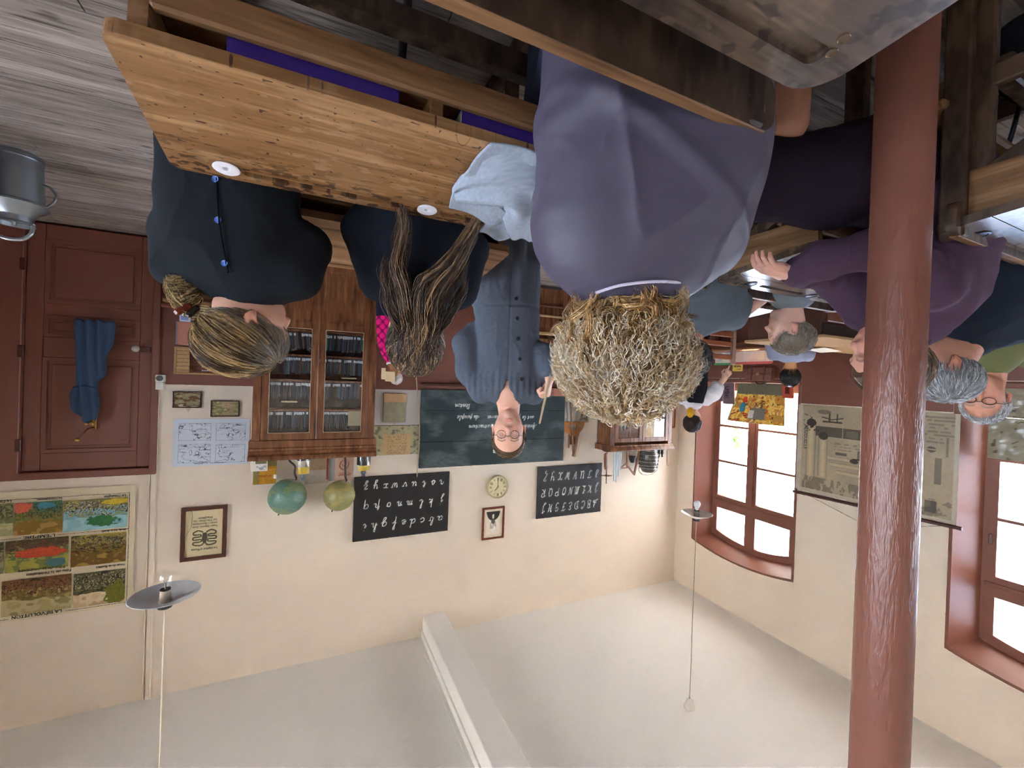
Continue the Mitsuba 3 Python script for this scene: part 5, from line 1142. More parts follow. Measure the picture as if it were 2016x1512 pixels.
UPC = {'A': [[(0, .1), (.5, .1), (1.0, 1.4), (1.15, 2.0), (1.1, 0)], [(.45, .8), (1.4, .75)], [(1.1, .75), (1.5, .4), (1.3, .2)]], 'B': [[(.5, 1.9), (.45, 0)], [(.1, 1.6), (.5, 2), (1.1, 1.9), (1.0, 1.2), (.5, 1.05), (1.15, .85), (1.15, .15), (.6, 0), (.2, .3)]],
       'C': [[(.9, 1.5), (1.1, 1.9), (.7, 1.95), (.25, 1.2), (.3, .3), (.7, 0), (1.15, .4)]], 'D': [[(.5, 1.8), (.42, .1), (.2, .05), (.6, .05), (1.2, .5), (1.2, 1.5), (.7, 2), (.15, 1.7), (.25, 1.3)]], 'E': [[(1.0, 1.7), (.7, 2), (.4, 1.6), (.75, 1.1), (.3, .8), (.3, .2), (.7, 0), (1.1, .4)]],
       'F': [[(.1, 1.6), (.5, 2), (1.3, 1.9)], [(.8, 1.9), (.7, .3), (.4, 0), (.1, .2)], [(.4, 1.0), (1.1, 1.05)]], 'G': [[(.9, 1.6), (.9, 1.95), (.5, 1.9), (.3, 1.3), (.6, .95), (1.0, 1.2), (.95, .2), (.6, -.2), (.3, .1)]], 'H': [[(.1, 1.6), (.4, 1.95), (.45, 1.0), (.3, 0)], [(1.2, 1.95), (.95, 1.6), (.9, .2), (1.2, 0)], [(.2, 1.0), (1.2, 1.1)]],
       'I': [[(.2, 1.5), (.6, 1.95), (.8, 1.9), (.6, .3), (.3, 0), (.1, .25)]], 'J': [[(.2, 1.5), (.6, 1.95), (.8, 1.9), (.65, 0), (.4, -.5), (.15, -.3), (.9, .4)]], 'K': [[(.1, 1.6), (.4, 1.95), (.45, 1.0), (.35, 0)], [(1.2, 1.95), (.9, 1.5), (.45, 1.05)], [(.5, 1.05), (.9, .2), (1.3, .1)]],
       'L': [[(.1, 1.2), (.7, 1.7), (.7, 2), (.5, 1.8), (.5, .5), (.2, .05), (.5, .15), (1.1, .1)]], 'M': [[(0, .1), (.3, .4), (.4, 1.9), (.42, .1)], [(.42, 1.5), (.8, 2), (.82, .1)], [(.82, 1.5), (1.2, 2), (1.2, .2), (1.45, .05)]], 'N': [[(0, .1), (.3, .4), (.4, 1.95), (.95, .1), (1.05, 1.7), (1.3, 2)]],
       'O': [[(.8, 1.95), (.35, 1.6), (.25, .6), (.6, 0), (1.05, .5), (1.05, 1.5), (.75, 1.95), (.6, 1.6), (1.2, 1.7)]], 'P': [[(.5, 1.8), (.4, 0)], [(.1, 1.6), (.6, 2), (1.2, 1.8), (1.1, 1.1), (.5, 1.0)]], 'Q': [[(.8, 1.95), (.35, 1.6), (.25, .6), (.6, 0), (1.05, .5), (1.05, 1.5), (.8, 1.95)], [(.6, .3), (1.3, -.1)]],
       'R': [[(.5, 1.8), (.4, 0)], [(.1, 1.6), (.6, 2), (1.2, 1.8), (1.0, 1.1), (.5, 1.0), (.9, .3), (1.3, .1)]], 'S': [[(.1, .2), (.8, 1.4), (.8, 1.95), (.5, 1.8), (.9, .7), (.6, 0), (.2, .2)]], 'T': [[(.1, 1.6), (.4, 2), (1.2, 1.85)], [(.85, 1.9), (.7, .4), (.4, 0), (.15, .3)]], 'U': [[(.1, 1.6), (.4, 1.95), (.35, .4), (.65, 0), (1.05, .6), (1.1, 1.95), (1.05, .3), (1.35, .05)]],
       'V': [[(.1, 1.6), (.4, 1.95), (.5, .1), (1.0, 1.5), (1.2, 1.95)]], 'W': [[(.1, 1.6), (.35, 1.95), (.45, .1), (.85, 1.6), (.9, .1), (1.3, 1.5), (1.4, 1.95)]], 'X': [[(.1, 1.6), (.4, 1.95), (.7, 1.0), (.4, .05), (.1, .3)], [(1.3, 1.7), (1.0, 1.95), (.72, 1.0), (1.0, .05), (1.35, .3)]], 'Y': [[(.1, 1.6), (.4, 1.95), (.4, 1.2), (.7, .9), (1.05, 1.5), (1.1, 1.95), (.95, 0), (.6, -.3), (.4, 0)]],
       'Z': [[(.2, 1.6), (.5, 1.95), (1.0, 1.75), (.5, .9), (.2, .1), (.7, .05), (.8, -.4), (.5, -.6)]], ' ': []}
WID = {'m': 1.5, 'w': 1.5, 'i': .85, 'j': .85, 'l': .9, 't': .95, "'": .4, '.': .4, ',': .4, 'r': 1.05, ' ': .8, 'f': 1.0}


def chalk(word, x0, z0, xh, y, r, slant=0.12, sp=1.0, seed=0):
    """A word in chalk on the back wall, x-height xh, baseline z0, starting at x0: one flattened mesh."""
    rg = np.random.default_rng(seed); ms, x = [], 0.0
    for ch in word:
        for st in (LOW.get(ch) or UPC.get(ch) or []):
            P = catmull(st, 5) if len(st) > 2 else np.array(st, float); P = P + rg.normal(0, 0.012, P.shape)
            Q = np.stack([x0 + (x + P[:, 0] + slant * P[:, 1]) * xh, np.full(len(P), y), z0 + P[:, 1] * xh], -1)
            m = tube(Q, r * rg.uniform(0.8, 1.15), 5); v = np.array(m.vertices); v[:, 1] = y + (v[:, 1] - y) * 0.25; ms.append(trimesh.Trimesh(v, m.faces, process=False))
        x += WID.get(ch, 1.25) * sp
    return ms, x * xh


CHALK = C('d3d6d6')
# ================================================================ BACK WALL
bb = thing('blackboard', 'large dark green-grey blackboard of three planks with a chalk sentence behind the teacher', 'blackboard')
for z0, z1 in ((1.300, 1.5375), (1.5395, 1.8985), (1.9005, 2.196)):
    put('plank', bx(-3.015, -1.108, 4.752, 4.776, z0, z1, 0.0015), 0, 'm_board', bb, smooth=False)
put('batten', [bx(-2.75, -2.69, 4.776, 4.80, 1.33, 2.17), bx(-1.42, -1.36, 4.776, 4.80, 1.33, 2.17)], C('2a2f30'), 'matte', bb)
ln = []
for s, x0, z0, sd in (('Après le pain,', -2.60, 1.718, 1), ("l'instruction", -2.045, 1.712, 2), ('est le premier', -2.56, 1.605, 3), ('besoin', -2.11, 1.60, 4), ('du peuple.', -1.815, 1.60, 5), ('Danton', -1.70, 1.462, 6)):
    ln += chalk(s, x0, z0, 0.0285, 4.7515, 0.0030, 0.28, 0.93, sd)[0]
put('writing', ln, CHALK, 'matte', bb, smooth=False, label='white chalk writing')
sm = sbox(-2.045, 2.02, -2.015, 2.05).buffer(0.006); put('chalk_mark', xz_prism(sm, 4.7513, 4.7519), CHALK, 'matte', bb, smooth=False)
ek = thing('board_eraser', 'small pinkish wooden block leaning at the lower left corner of the blackboard', 'eraser')
put('block', bx(-2.965, -2.755, 4.62, 4.70, 1.245, 1.345, 0.006), C('a5705a'), 'matte', ek); put('felt', bx(-2.96, -2.76, 4.70, 4.715, 1.25, 1.34, 0.003), C('3a3230'), 'matte', ek)
put('chalk_tray', [bx(-3.08, -1.12, 4.70, 4.798, 1.232, 1.247, 0.004), bx(-3.08, -1.12, 4.70, 4.708, 1.245, 1.258, 0.003)], C('4a2c22'), 'semi', bb)

ab = thing('alphabet_board', 'black panel with the lowercase alphabet in chalk, below the globes side of the wall', 'sign')
labels[ab]['label'] = 'black panel with the lowercase cursive alphabet, right of the clock'
put('panel', bx(-1.477, -0.430, 4.772, 4.792, 2.256, 2.948, 0.002), C('17191c'), 'semi', ab)
ln = []
for row, z0 in (('abcdefghi', 2.765), ('jklmnopq', 2.555), ('rstuvwxyz', 2.345)):
    n = len(row)
    for k, ch in enumerate(row): ln += chalk(ch, -1.415 + k * (0.945 / n) * 1.0, z0, 0.048, 4.7715, 0.0042, 0.12, 1, 11 + k + n * 7)[0]
put('lettering', ln, CHALK, 'matte', ab, smooth=False, label='white cursive lowercase letters')
ab = thing('alphabet_board', 'black panel with the capital cursive alphabet, left of the clock', 'sign')
put('panel', bx(-3.668, -2.656, 4.772, 4.792, 2.266, 2.940, 0.002), C('1b1f26'), 'semi', ab)
ln = []
for row, z0 in (('ABCDEFGHIJ'.replace('I', ''), 2.765), ('JKLMNOPQR', 2.56), ('STUVWXYZ', 2.355)):
    n = len(row)
    for k, ch in enumerate(row): ln += chalk(ch, -3.62 + k * (0.93 / n), z0, 0.052, 4.7715, 0.0036, 0.15, 1, 51 + k + n * 3)[0]
put('lettering', ln, CHALK, 'matte', ab, smooth=False, label='white cursive capital letters')

ck = thing('wall_clock', 'round cream wall clock with roman numerals, hands at half past one', 'clock')
labels[ck]['label'] = 'round cream wall clock with black roman numerals above the blackboard'
cx, cz, y0 = -2.094, 2.480, 4.795
def face_on(m, y): return to_xz(m, y)
put('case', face_on(tf(lathe([(0, 0), (0.142, 0), (0.146, 0.012), (0.146, 0.03), (0.136, 0.042), (0.128, 0.034), (0.124, 0.03), (0, 0.03)], 48), (cx, cz, 0)), y0), C('b5ab84'), 'semi', ck, smooth=40)
put('dial', face_on(tf(lathe([(0, 0.0318), (0.124, 0.0318), (0.124, 0.030)], 48), (cx, cz, 0)), y0), C('d6cda6'), 'matte', ck, smooth=40)
nums = []
for k, rn in enumerate(['XII', 'I', 'II', 'III', 'IIII', 'V', 'VI', 'VII', 'VIII', 'IX', 'X', 'XI']):
    a_ = -k * math.pi / 6; n = len(rn)
    for j, ch in enumerate(rn):
        off = (j - (n - 1) / 2) * 0.0085
        bars = [(0, 0)] if ch == 'I' else [(0.35, 0), (-0.35, 0)] if ch == 'X' else [(0.2, -0.0025), (-0.2, 0.0025)]
        for tl, dx in bars:
            b_ = trimesh.creation.box((0.0032, 0.033, 0.0008)); b_ = tf(b_, (0, 0, 0), rz=tl); b_.apply_translation((off + dx, 0.095, 0.0324)); nums.append(tf(tf(b_, rz=a_), (cx, cz, 0)))
put('numeral', face_on(trimesh.util.concatenate(nums), y0), C('1a1814'), 'matte', ck, smooth=False)
for ang, L, w in ((math.radians(180), 0.082, 0.005), (math.radians(-45), 0.058, 0.007)):
    b_ = trimesh.creation.box((w, L + 0.015, 0.001)); b_.apply_translation((0, L / 2 - 0.007, 0.034)); put('hand', face_on(tf(tf(b_, rz=ang), (cx, cz, 0)), y0), C('14120f'), 'semi', ck, smooth=False)


def framed(label, x0, x1, z0, z1, w, col, y=4.795, d=0.022, cat='picture'):
    k = thing('framed_picture', label, cat)
    ring = sbox(x0, z0, x1, z1).difference(sbox(x0 + w, z0 + w, x1 - w, z1 - w))
    put('frame', xz_prism(ring, y - d, y), col, 'semi', k, smooth=False); put('backing', bx(x0 + w / 2, x1 - w / 2, y - 0.006, y, z0 + w / 2, z1 - w / 2), C('8a7a60'), 'matte', k, smooth=False)
    return k


def printed(parent, name, x0, x1, z0, z1, y, fn, nx, ny, mat='matte', curl=None):
    m, u, v = grid(x1 - x0, z1 - z0, nx, ny); col = fn(u, v); vv = np.array(m.vertices); vv[:, 0] += x0; vv[:, 1] += z0
    if curl is not None: vv[:, 2] = curl(u, v)
    m = trimesh.Trimesh(vv, m.faces, process=False); return put(name, to_xz(m, y), col, mat, parent, smooth=True)


def lines_print(u, v, rows, ink, paper, m=0.08, seed=0, dens=0.5):
    """Rows of word-like print."""
    r = np.floor(v * rows); f = v * rows - r; wl = nz(u * 90, r * 3.3, seed, 1); on = (f > 0.3) & (f < 0.72) & (wl > dens - 0.12) & (u > m) & (u < 1 - m)
    return np.where(on[:, None], np.asarray(ink), np.asarray(paper))


pk_ = framed('small brown-framed portrait print of a man in a dark coat, above the clock', -2.203, -1.912, 2.730, 3.122, 0.022, C('6b2f1e'))
def portrait(u, v):
    c = np.tile(C('d8cfbb'), (len(u), 1)); inn = (u > .14) & (u < .86) & (v > .1) & (v < .9); c[inn] = C('e2dccc')
    coat = ((u - .5) / .36) ** 2 + ((v - .08) / .34) ** 2 < 1; c[coat & inn] = C('3a3936'); d = ((u - .5) / .17) ** 2 + ((v - .60) / .20) ** 2 < 1; c[d] = C('b7afa2'); hr_ = d & ((v > .70) | (nz(u * 9, v * 9, 5) > .60)); c[hr_] = C('e9e6df')
    c[(((u - .5) / .10) ** 2 + ((v - .44) / .10) ** 2 < 1)] = C('57534d'); c[(np.abs(u - .5) < .05) & (v > .2) & (v < .34)] = C('d9d4c9'); return c * (0.86 + 0.28 * nz(u * 30, v * 40, 3))[:, None]
printed(pk_, 'print', -2.183, -1.932, 2.75, 3.102, 4.787, portrait, 70, 90)

mk = framed('dark-framed printed sheet with curling ornament and gothic text under a string, near the corner of the room', 0.703, 1.056, 2.443, 2.938, 0.032, C('4a2417'), d=0.03)
labels[mk]['label'] = 'dark-framed cream sheet with a looped ornament and old text, right of the globes'
put('sheet', bx(0.73, 1.03, 4.783, 4.788, 2.47, 2.912), C('cfc4a0'), 'matte', mk, smooth=False)
tx = []
for s, z, w in (("Le Maître d'École", 2.835, 0.20), ('Pour Savoir Son', 2.625, 0.19), ("avec l'Exemple", 2.598, 0.19), ('La Position du', 2.571, 0.18), ('Magister', 2.545, 0.11)):
    t_ = text(s, 0.017, w, True); t_.apply_translation((0.875 - w / 2, z, 0)); tx.append(to_xz(t_, 4.7829))
put('lettering', tx, C('2b271f'), 'matte', mk, smooth=False)
orn = []
for sg in (-1, 1):
    P = [(sg * .012, 2.685), (sg * .05, 2.668), (sg * .085, 2.685), (sg * .08, 2.705), (sg * .03, 2.708), (sg * .035, 2.725), (sg * .085, 2.73), (sg * .085, 2.752), (sg * .03, 2.753), (sg * .03, 2.772), (sg * .085, 2.778), (sg * .08, 2.80), (sg * .03, 2.808), (sg * .008, 2.79)]
    Q = catmull([(0.875 + x, 4.782, z) for x, z in P], 5); m = tube(Q, 0.0062, 5); v = np.array(m.vertices); v[:, 1] = 4.782 + (v[:, 1] - 4.782) * .1; orn.append(trimesh.Trimesh(v, m.faces, process=False))
orn.append(xz_prism(Polygon([(0.86, 2.69), (0.89, 2.69), (0.897, 2.75), (0.885, 2.79), (0.865, 2.79), (0.853, 2.74)]), 4.7815, 4.7825))
put('ornament', orn, C('54503f'), 'matte', mk, smooth=False)
put('crack', tube(catmull([(1.018, 4.781, 2.70), (0.985, 4.781, 2.64), (0.975, 4.781, 2.56), (0.978, 4.781, 2.475)], 6), 0.0012, 4), C('6f6a55'), 'matte', mk, smooth=False)

# ---- history wall chart by the door
hp = thing('history_chart', 'old coloured history wall chart of painted scenes hanging above the door', 'poster')
HX0, HX1, HZ0, HZ1 = 1.388, 2.62, 2.205, 3.262
def curl_(u, v): return 0.010 + 0.022 * np.clip(0.06 - u, 0, 1) * 8 + 0.006 * np.sin(u * 9) * v + 0.01 * np.clip(0.08 - v, 0, 1) * 6
printed(hp, 'sheet', HX0, HX1, HZ0, HZ1, 4.80, lambda u, v: C('d8cfb4')[None] * (0.90 + 0.2 * nz(u * 8, v * 7, 9))[:, None], 60, 50, curl=curl_)
def scene_(seed, sky, mid, ground, crowd, hot=None):
    sky, mid, ground = (np.array([C(x) for x in l]) for l in (sky, mid, ground)); crowd = np.array([C(x) for x in crowd])
    def fn(u, v):
        n1, n2, n3 = nz(u * 5, v * 4, seed), nz(u * 17, v * 14, seed + 1), nz(u * 46, v * 30, seed + 2, 2); hz = 0.42 + 0.25 * (nz(u * 3, u * 0, seed + 3) - .5)
        pick = lambda P, n: P[np.clip(((n - .25) * 2.0 * len(P)).astype(int), 0, len(P) - 1)]
        c = np.where((v > hz + .2)[:, None], pick(sky, n1), np.where((v > hz - .12)[:, None], pick(mid, n2), pick(ground, n1 * .5 + n2 * .5)))
        cr = (v < hz + .10) & (v > .05) & (n3 > .46 + .35 * np.abs(v - hz + .2)); c = np.where(cr[:, None], pick(crowd, nz(u * 60, v * 42, seed + 6, 2)), c)
        if hot:
            for (hx, hy, rx, ry, hc) in hot: k = ((u - hx) / rx) ** 2 + ((v - hy) / ry) ** 2 + (n2 - .5) * 2.2 < 1; c = np.where(k[:, None], C(hc)[None] * (.7 + .6 * n3)[:, None], c)
        return c * (.82 + .36 * nz(u * 70, v * 60, seed + 9, 2))[:, None]
    return fn
panels = [(1.444, 1.782, 2.935, 3.225, scene_(1, ['c9b58e', 'd2c3a4', 'b7a27c'], ['6d6a45', '59573a', '3d3f33'], ['3b3a30', '5a5740', '77704f'], ['2b2c2b', '45443a', '8f8a70', 'b9b39b'], [(.16, .72, .24, .36, '6d6f31')])),
          (1.795, 2.212, 2.925, 3.215, scene_(2, ['a8a06e', 'b9ae87', '918b5e'], ['8c7c4d', '74693f', 'a39660'], ['5d5236', '7a5a3c', '443c2f'], ['3c322c', '70402f', '8f6a4a', '2b2a2c'], None)),
          (1.444, 1.805, 2.612, 2.875, scene_(3, ['8a6f3c', '70562f', 'a08646'], ['4d4029', '7b6a34', '5d3d26'], ['b7a442', '9d9043', '47493b'], ['26282b', '4a4a3d', 'a3906a', '6c6f66'], None)),
          (1.820, 2.197, 2.605, 2.862, scene_(4, ['8f9450', 'a3a04f', '767f47'], ['8f9a58', '5f7a50', 'a89f55'], ['6d6a3c', '4c4a35', '8a8a56'], ['35363a', '8f3c2c', '5e5b46', '3c5a5e'], [(.45, .45, .40, .16, 'c4553b'), (.2, .8, .16, .14, '4d7a7c')])),
          (2.205, 2.60, 2.605, 2.862, scene_(5, ['9a9a70', '7d855c'], ['6d7050', '87825a'], ['7e8056', '4f5a40'], ['3a3a34', '6a5a44'], None)),
          (1.441, 1.858, 2.308, 2.572, scene_(6, ['8fc0c9', '9dcad0', '7fb4c2'], ['7f8f68', '7fb4c2', '93a06f'], ['55594a', '7d7a50', 'a39a52'], ['23252b', '3b3c40', 'd3d0c0', '5f5c4a'], [(.38, .72, .24, .18, '3f7a4a'), (.2, .12, .22, .1, 'c9b23c')])),
          (1.866, 2.150, 2.300, 2.565, scene_(7, ['a0813f', '8a6c34', 'ab9052'], ['8b7a3e', '6a7a48', '967c40'], ['59835c', '4b7a66', '6b8a4f'], ['2d3632', '4a5a44', '6f7a55'], [(.85, .14, .24, .16, 'd06a52'), (.35, .12, .2, .1, '4a8aa0')])),
          (2.158, 2.60, 2.295, 2.56, scene_(8, ['a3a478', 'b5b48a'], ['8d9262', '737a50'], ['8f9168', '6c7a4c'], ['4a4a3c', '6f6a50'], None))]
for x0, x1, z0, z1, fn in panels: printed(hp, 'scene_panel', x0, x1, z0, z1, 4.7825, fn, 110, 84)
put('rule', [bx(a_, b_, 4.7822, 4.7832, z_, z_ + .0025) for a_, b_, z_ in ((1.43, 1.83, 3.236), (2.17, 2.6, 3.236), (1.43, 1.89, 2.586), (2.11, 2.6, 2.586), (1.43, 2.6, 2.27))] + [bx(1.428, 1.4305, 4.7822, 4.7832, 2.27, 3.238)], C('2c2a24'), 'matte', hp, smooth=False)
tx = []
for s, x, z, h_, w in (('LA RÉVOLUTION', 1.85, 3.218, .024, .30), ("L'EMPIRE", 1.905, 2.577, .022, .19), ('Prise de la Bastille', 1.45, 2.892, .018, .19), ('Fête de la Fédération', 1.80, 2.885, .020, .27), ('Nuit du 4 Août', 1.45, 2.584, .017, .16), ('Fête de la Jeunesse', 1.84, 2.848, .022, .28), ('Le Triomphe', 1.455, 2.284, .020, .145), ('Le Gouvernement', 1.87, 2.275, .016, .15), ('Le Camp', 2.17, 2.272, .018, .10)):
    t_ = text(s, h_, w, True); t_.apply_translation((x, z, 0)); tx.append(to_xz(t_, 4.7822))
put('lettering', tx, C('2a261e'), 'matte', hp, smooth=False)
put('title_strip', bx(1.822, 2.15, 4.7822, 4.7832, 2.84, 2.876), C('d8cfb4'), 'matte', hp, smooth=False) if False else None

# ---- comic sheet and small frames between door and bookcase
cs = thing('drawing_sheet', 'pale blue-white poster with four pen drawings beside the tall bookcase', 'poster')
def pen(u, v):
    c = np.tile(C('c9d6e4'), (len(u), 1)); ink = C('44506a')
    for k, (x0, x1, y0_, y1) in enumerate(((.055, .455, .56, .955), (.515, .93, .54, .93), (.055, .455, .10, .475), (.515, .93, .09, .46))):
        pu, pv = (u - x0) / (x1 - x0), (v - y0_) / (y1 - y0_); ins = (pu > 0) & (pu < 1) & (pv > 0) & (pv < 1); ed = ins & ((np.minimum(pu, 1 - pu) < .012) | (np.minimum(pv, 1 - pv) < .014)); c[ed] = C('77849c')
        f = nz(pu * 4, pv * 4, 20 + k); g = np.abs(f - .5) < .012; w = (nz(pu * 3, pv * 26, 30 + k) > .60) & (pv < .5); b = (nz(pu * 7, pv * 9, 40 + k) > .71); c[ins & w] = C('aab8cc'); c[ins & g] = ink; c[ins & b & (np.abs(pv - .45) < .3)] = C('37415a')
    return c
printed(cs, 'sheet', .542, 1.140, 1.625, 2.063, 4.792, lambda u, v: pen(1 - (1 - u), 1 - v) if False else pen(u, v), 240, 180)
t_ = text('LE RENARD ET LA CIGOGNE', .010, .26, True); t_.apply_translation((.72, 2.036, 0)); put('lettering', to_xz(t_, 4.7915), C('2a3040'), 'matte', cs, smooth=False)
for lab, x0, x1, z0, z1, sd, cc in (('small dark-framed landscape print lower beside the wall socket', .932, 1.146, 1.372, 1.523, 61, ['a8a07f', '8f8a6a', '6d4a38', 'bdb596']), ('small dark-framed print with a green corner, beside the bookcase', .631, .859, 1.452, 1.605, 62, ['b3a488', 'a08f70', '77804f', 'c2b48f'])):
    k = framed(lab, x0, x1, z0, z1, .009, C('2a1d18'), d=.018); P = np.array([C(q) for q in cc])
    printed(k, 'print', x0 + .008, x1 - .008, z0 + .008, z1 - .008, 4.786, lambda u, v: P[np.clip((nz(u * 4, v * 7, sd) * 1.6 * len(P) - .3 * len(P)).astype(int), 0, len(P) - 1)] * (.8 + .4 * nz(u * 40, v * 30, sd + 1))[:, None], 50, 36)
    if sd == 61: put('cord', tube([(1.045, 4.79, 1.523), (1.03, 4.79, 1.565), (1.018, 4.79, 1.523)], .0012, 4), C('8a7f6c'), 'matte', k, smooth=False)
ok = thing('wall_socket', 'white wall socket on its box at the top of the brown wainscot by the door', 'socket')
put('box', bx(1.205, 1.264, 4.745, 4.795, 1.292, 1.36, .004), C('d9dbd6'), 'semi', ok); put('plate', bx(1.202, 1.266, 4.74, 4.795, 1.226, 1.29, .005), C('d9dbd6'), 'semi', ok)
put('well', to_xz(tf(lathe([(0, .002), (.021, .002), (.023, .006), (.025, .002), (.026, 0), (0, 0)], 24), (1.234, 1.258, 0)), 4.7405), C('55575a'), 'semi', ok, smooth=40)

# ---- prints between bookcase and blackboard
uk = thing('old_sheet', 'yellowed certificate with a leafy border and a paler text panel, right above the blackboard edge', 'poster')
labels[uk]['label'] = 'yellowed certificate with a leafy border and paler text panel, between bookcase and blackboard'
def leafy(u, v):
    base = C('b9b28f')[None] * (.85 + .3 * nz(u * 7, v * 7, 71))[:, None]; lf = (nz(u * 15, v * 12, 72) > .60); c = np.where(lf[:, None], C('7d8468')[None], base); inn = (u > .22) & (u < .80) & (v > .28); return np.where(inn[:, None], lines_print(u, v, 22, C('9a8055'), C('cdb184'), .3, 73, .66), c)
printed(uk, 'sheet', -1.128, -.605, 1.713, 2.036, 4.792, leafy, 110, 80)
wk = thing('white_panel', 'plain white sheet pinned under the yellowed certificate', 'poster'); printed(wk, 'sheet', -1.118, -.612, 1.314, 1.708, 4.793, lambda u, v: C('c9c6c2')[None] * (.95 + .1 * nz(u * 5, v * 5, 75))[:, None], 12, 12)
put('edge', bx(-1.118, -.612, 4.79, 4.794, 1.706, 1.712), C('6b5a4a'), 'matte', wk, smooth=False)
mk2 = thing('notebook', 'old greenish notebook with a tan band hung on the white sheet by the bookcase', 'notebook')
def nb(u, v): return np.where((v < .30)[:, None], C('c6a67c')[None], C('9d9a80')[None] * 1.0) * (.75 + .5 * nz(u * 9, v * 10, 77))[:, None]
nbm = bx(-.948, -.702, 4.768, 4.790, 1.352, 1.676, .004); put('cover', tf(nbm, (0, 0, 0)), C('8a8670'), 'matte', mk2); printed(mk2, 'front', -.945, -.705, 1.355, 1.673, 4.7675, nb, 60, 80); put('loop', tube([(-.83, 4.785, 1.676), (-.825, 4.785, 1.70), (-.82, 4.785, 1.676)], .002, 5), C('5a5545'), 'matte', mk2, smooth=False)
put('bamboo_rod', tube(catmull([(-1.012, 4.70, .62), (-1.03, 4.715, 1.10), (-1.098, 4.738, 1.72), (-1.088, 4.74, 2.285)], 8), [.006] * 25, 8), C('a58f70'), 'semi', None, smooth=True, label='long thin wooden rod leaning at the right edge of the blackboard', cat='rod')

# ================================================================ TALL BOOKCASE
bc = thing('bookcase', 'tall brown wooden bookcase with two glazed doors full of labelled books', 'bookcase')
X0, X1, YF_, YB_ = -.573, .488, 4.452, 4.792
for a_, b_ in ((X0, X0 + .03), (X1 - .03, X1)): put('side', bx(a_, b_, YF_ + .004, YB_, .10, 1.80, .003), 0, 'm_wood_red', bc, smooth=False)
put('back', bx(X0 + .03, X1 - .03, YB_ - .012, YB_, .1, 1.8), 0, 'm_wood_black', bc, smooth=False)
put('plinth', [bx(X0 - .012, X1 + .012, YF_ - .014, YB_, 0, .085, .006), bx(X0 - .006, X1 + .006, YF_ - .008, YB_, .085, .112, .006)], 0, 'm_wood_red', bc, smooth=False)
put('bottom', bx(X0 + .03, X1 - .03, YF_ + .03, YB_ - .012, .10, .125), 0, 'm_wood_red', bc, smooth=False)
prof = Polygon([(YB_, 1.80), (YF_ - .002, 1.80), (YF_ - .002, 1.862), (YF_ - .012, 1.870), (YF_ - .012, 1.890), (YF_ - .020, 1.895), (YF_ - .028, 1.920), (YF_ - .050, 1.935), (YF_ - .056, 1.955), (YF_ - .056, 1.972), (YB_, 1.972)])
put('cornice', yz_prism(prof, X0 - .022, X1 + .022), 0, 'm_wood_red', bc, smooth=False)
for a_, b_ in ((X0, X0 + .068), (X1 - .066, X1)): put('stile', bx(a_, b_, YF_, YF_ + .024, .112, 1.80, .004), 0, 'm_wood_red', bc, smooth=False)
SH = [.770, 1.008, 1.250, 1.530]
for z in SH: put('shelf', bx(X0 + .03, X1 - .03, YF_ + .05, YB_ - .012, z - .018, z, .002), 0, 'm_wood_red', bc, smooth=False)
DR = [(X0 + .070, -.043), (-.040, X1 - .068)]
for q, (a_, b_) in enumerate(DR):
    dk = put('door', [bx(a_, a_ + .056, YF_ - .002, YF_ + .022, .125, 1.795, .004), bx(b_ - .056, b_, YF_ - .002, YF_ + .022, .125, 1.795, .004), *[bx(a_ + .056, b_ - .056, YF_ - .002, YF_ + .022, c0, c1, .003) for c0, c1 in ((.125, .185), (.672, .745), (1.732, 1.795))]], 0, 'm_wood_red', bc, smooth=False)
    put('panel', bx(a_ + .052, b_ - .052, YF_ + .008, YF_ + .018, .18, .676), 0, 'm_wood_red', dk, smooth=False)
    put('bead', xz_prism(sbox(a_ + .056, .185, b_ - .056, .672).difference(sbox(a_ + .072, .201, b_ - .072, .656)), YF_ + .001, YF_ + .012), 0, 'm_wood_red', dk, smooth=False)
    gp = sbox(a_ + .056, .745, b_ - .056, 1.732).buffer(.004); gm = sheet_yz(gp, 0); g2 = gm.copy(); g2.vertices = np.stack([gm.vertices[:, 1], np.full(len(gm.vertices), YF_ + .012), gm.vertices[:, 2]], -1); put('pane', g2, 0, 'clear_glass', dk, smooth=False)
    pl = sbox(a_ + .056, .745, b_ - .056, 1.732); put('glazing_bead', xz_prism(pl.difference(sbox(a_ + .062, .751, b_ - .062, 1.726).buffer(-.012).buffer(.012)), YF_ - .005, YF_ + .008), C('a8907a'), 'gloss', dk, smooth=False)
put('cover_strip', tube([(-.0415, YF_ - .004, .13), (-.0415, YF_ - .004, 1.79)], .008, 8), 0, 'm_wood_red', bc, smooth=40)
put('key_plate', bx(-.058, -.05, YF_ - .004, YF_, 1.02, 1.06, .001), C('8a7348'), 'metal', bc)
bk_rng = np.random.default_rng(77); BC = ['2c3a4c', '26384a', '35302e', '223040', '2e4a48', '43302a', '1f2a3a', '3a4a5e', '28403a', '4a3a34', '1c2430', '37505a']
names = ['lowest', 'second', 'third', 'top']
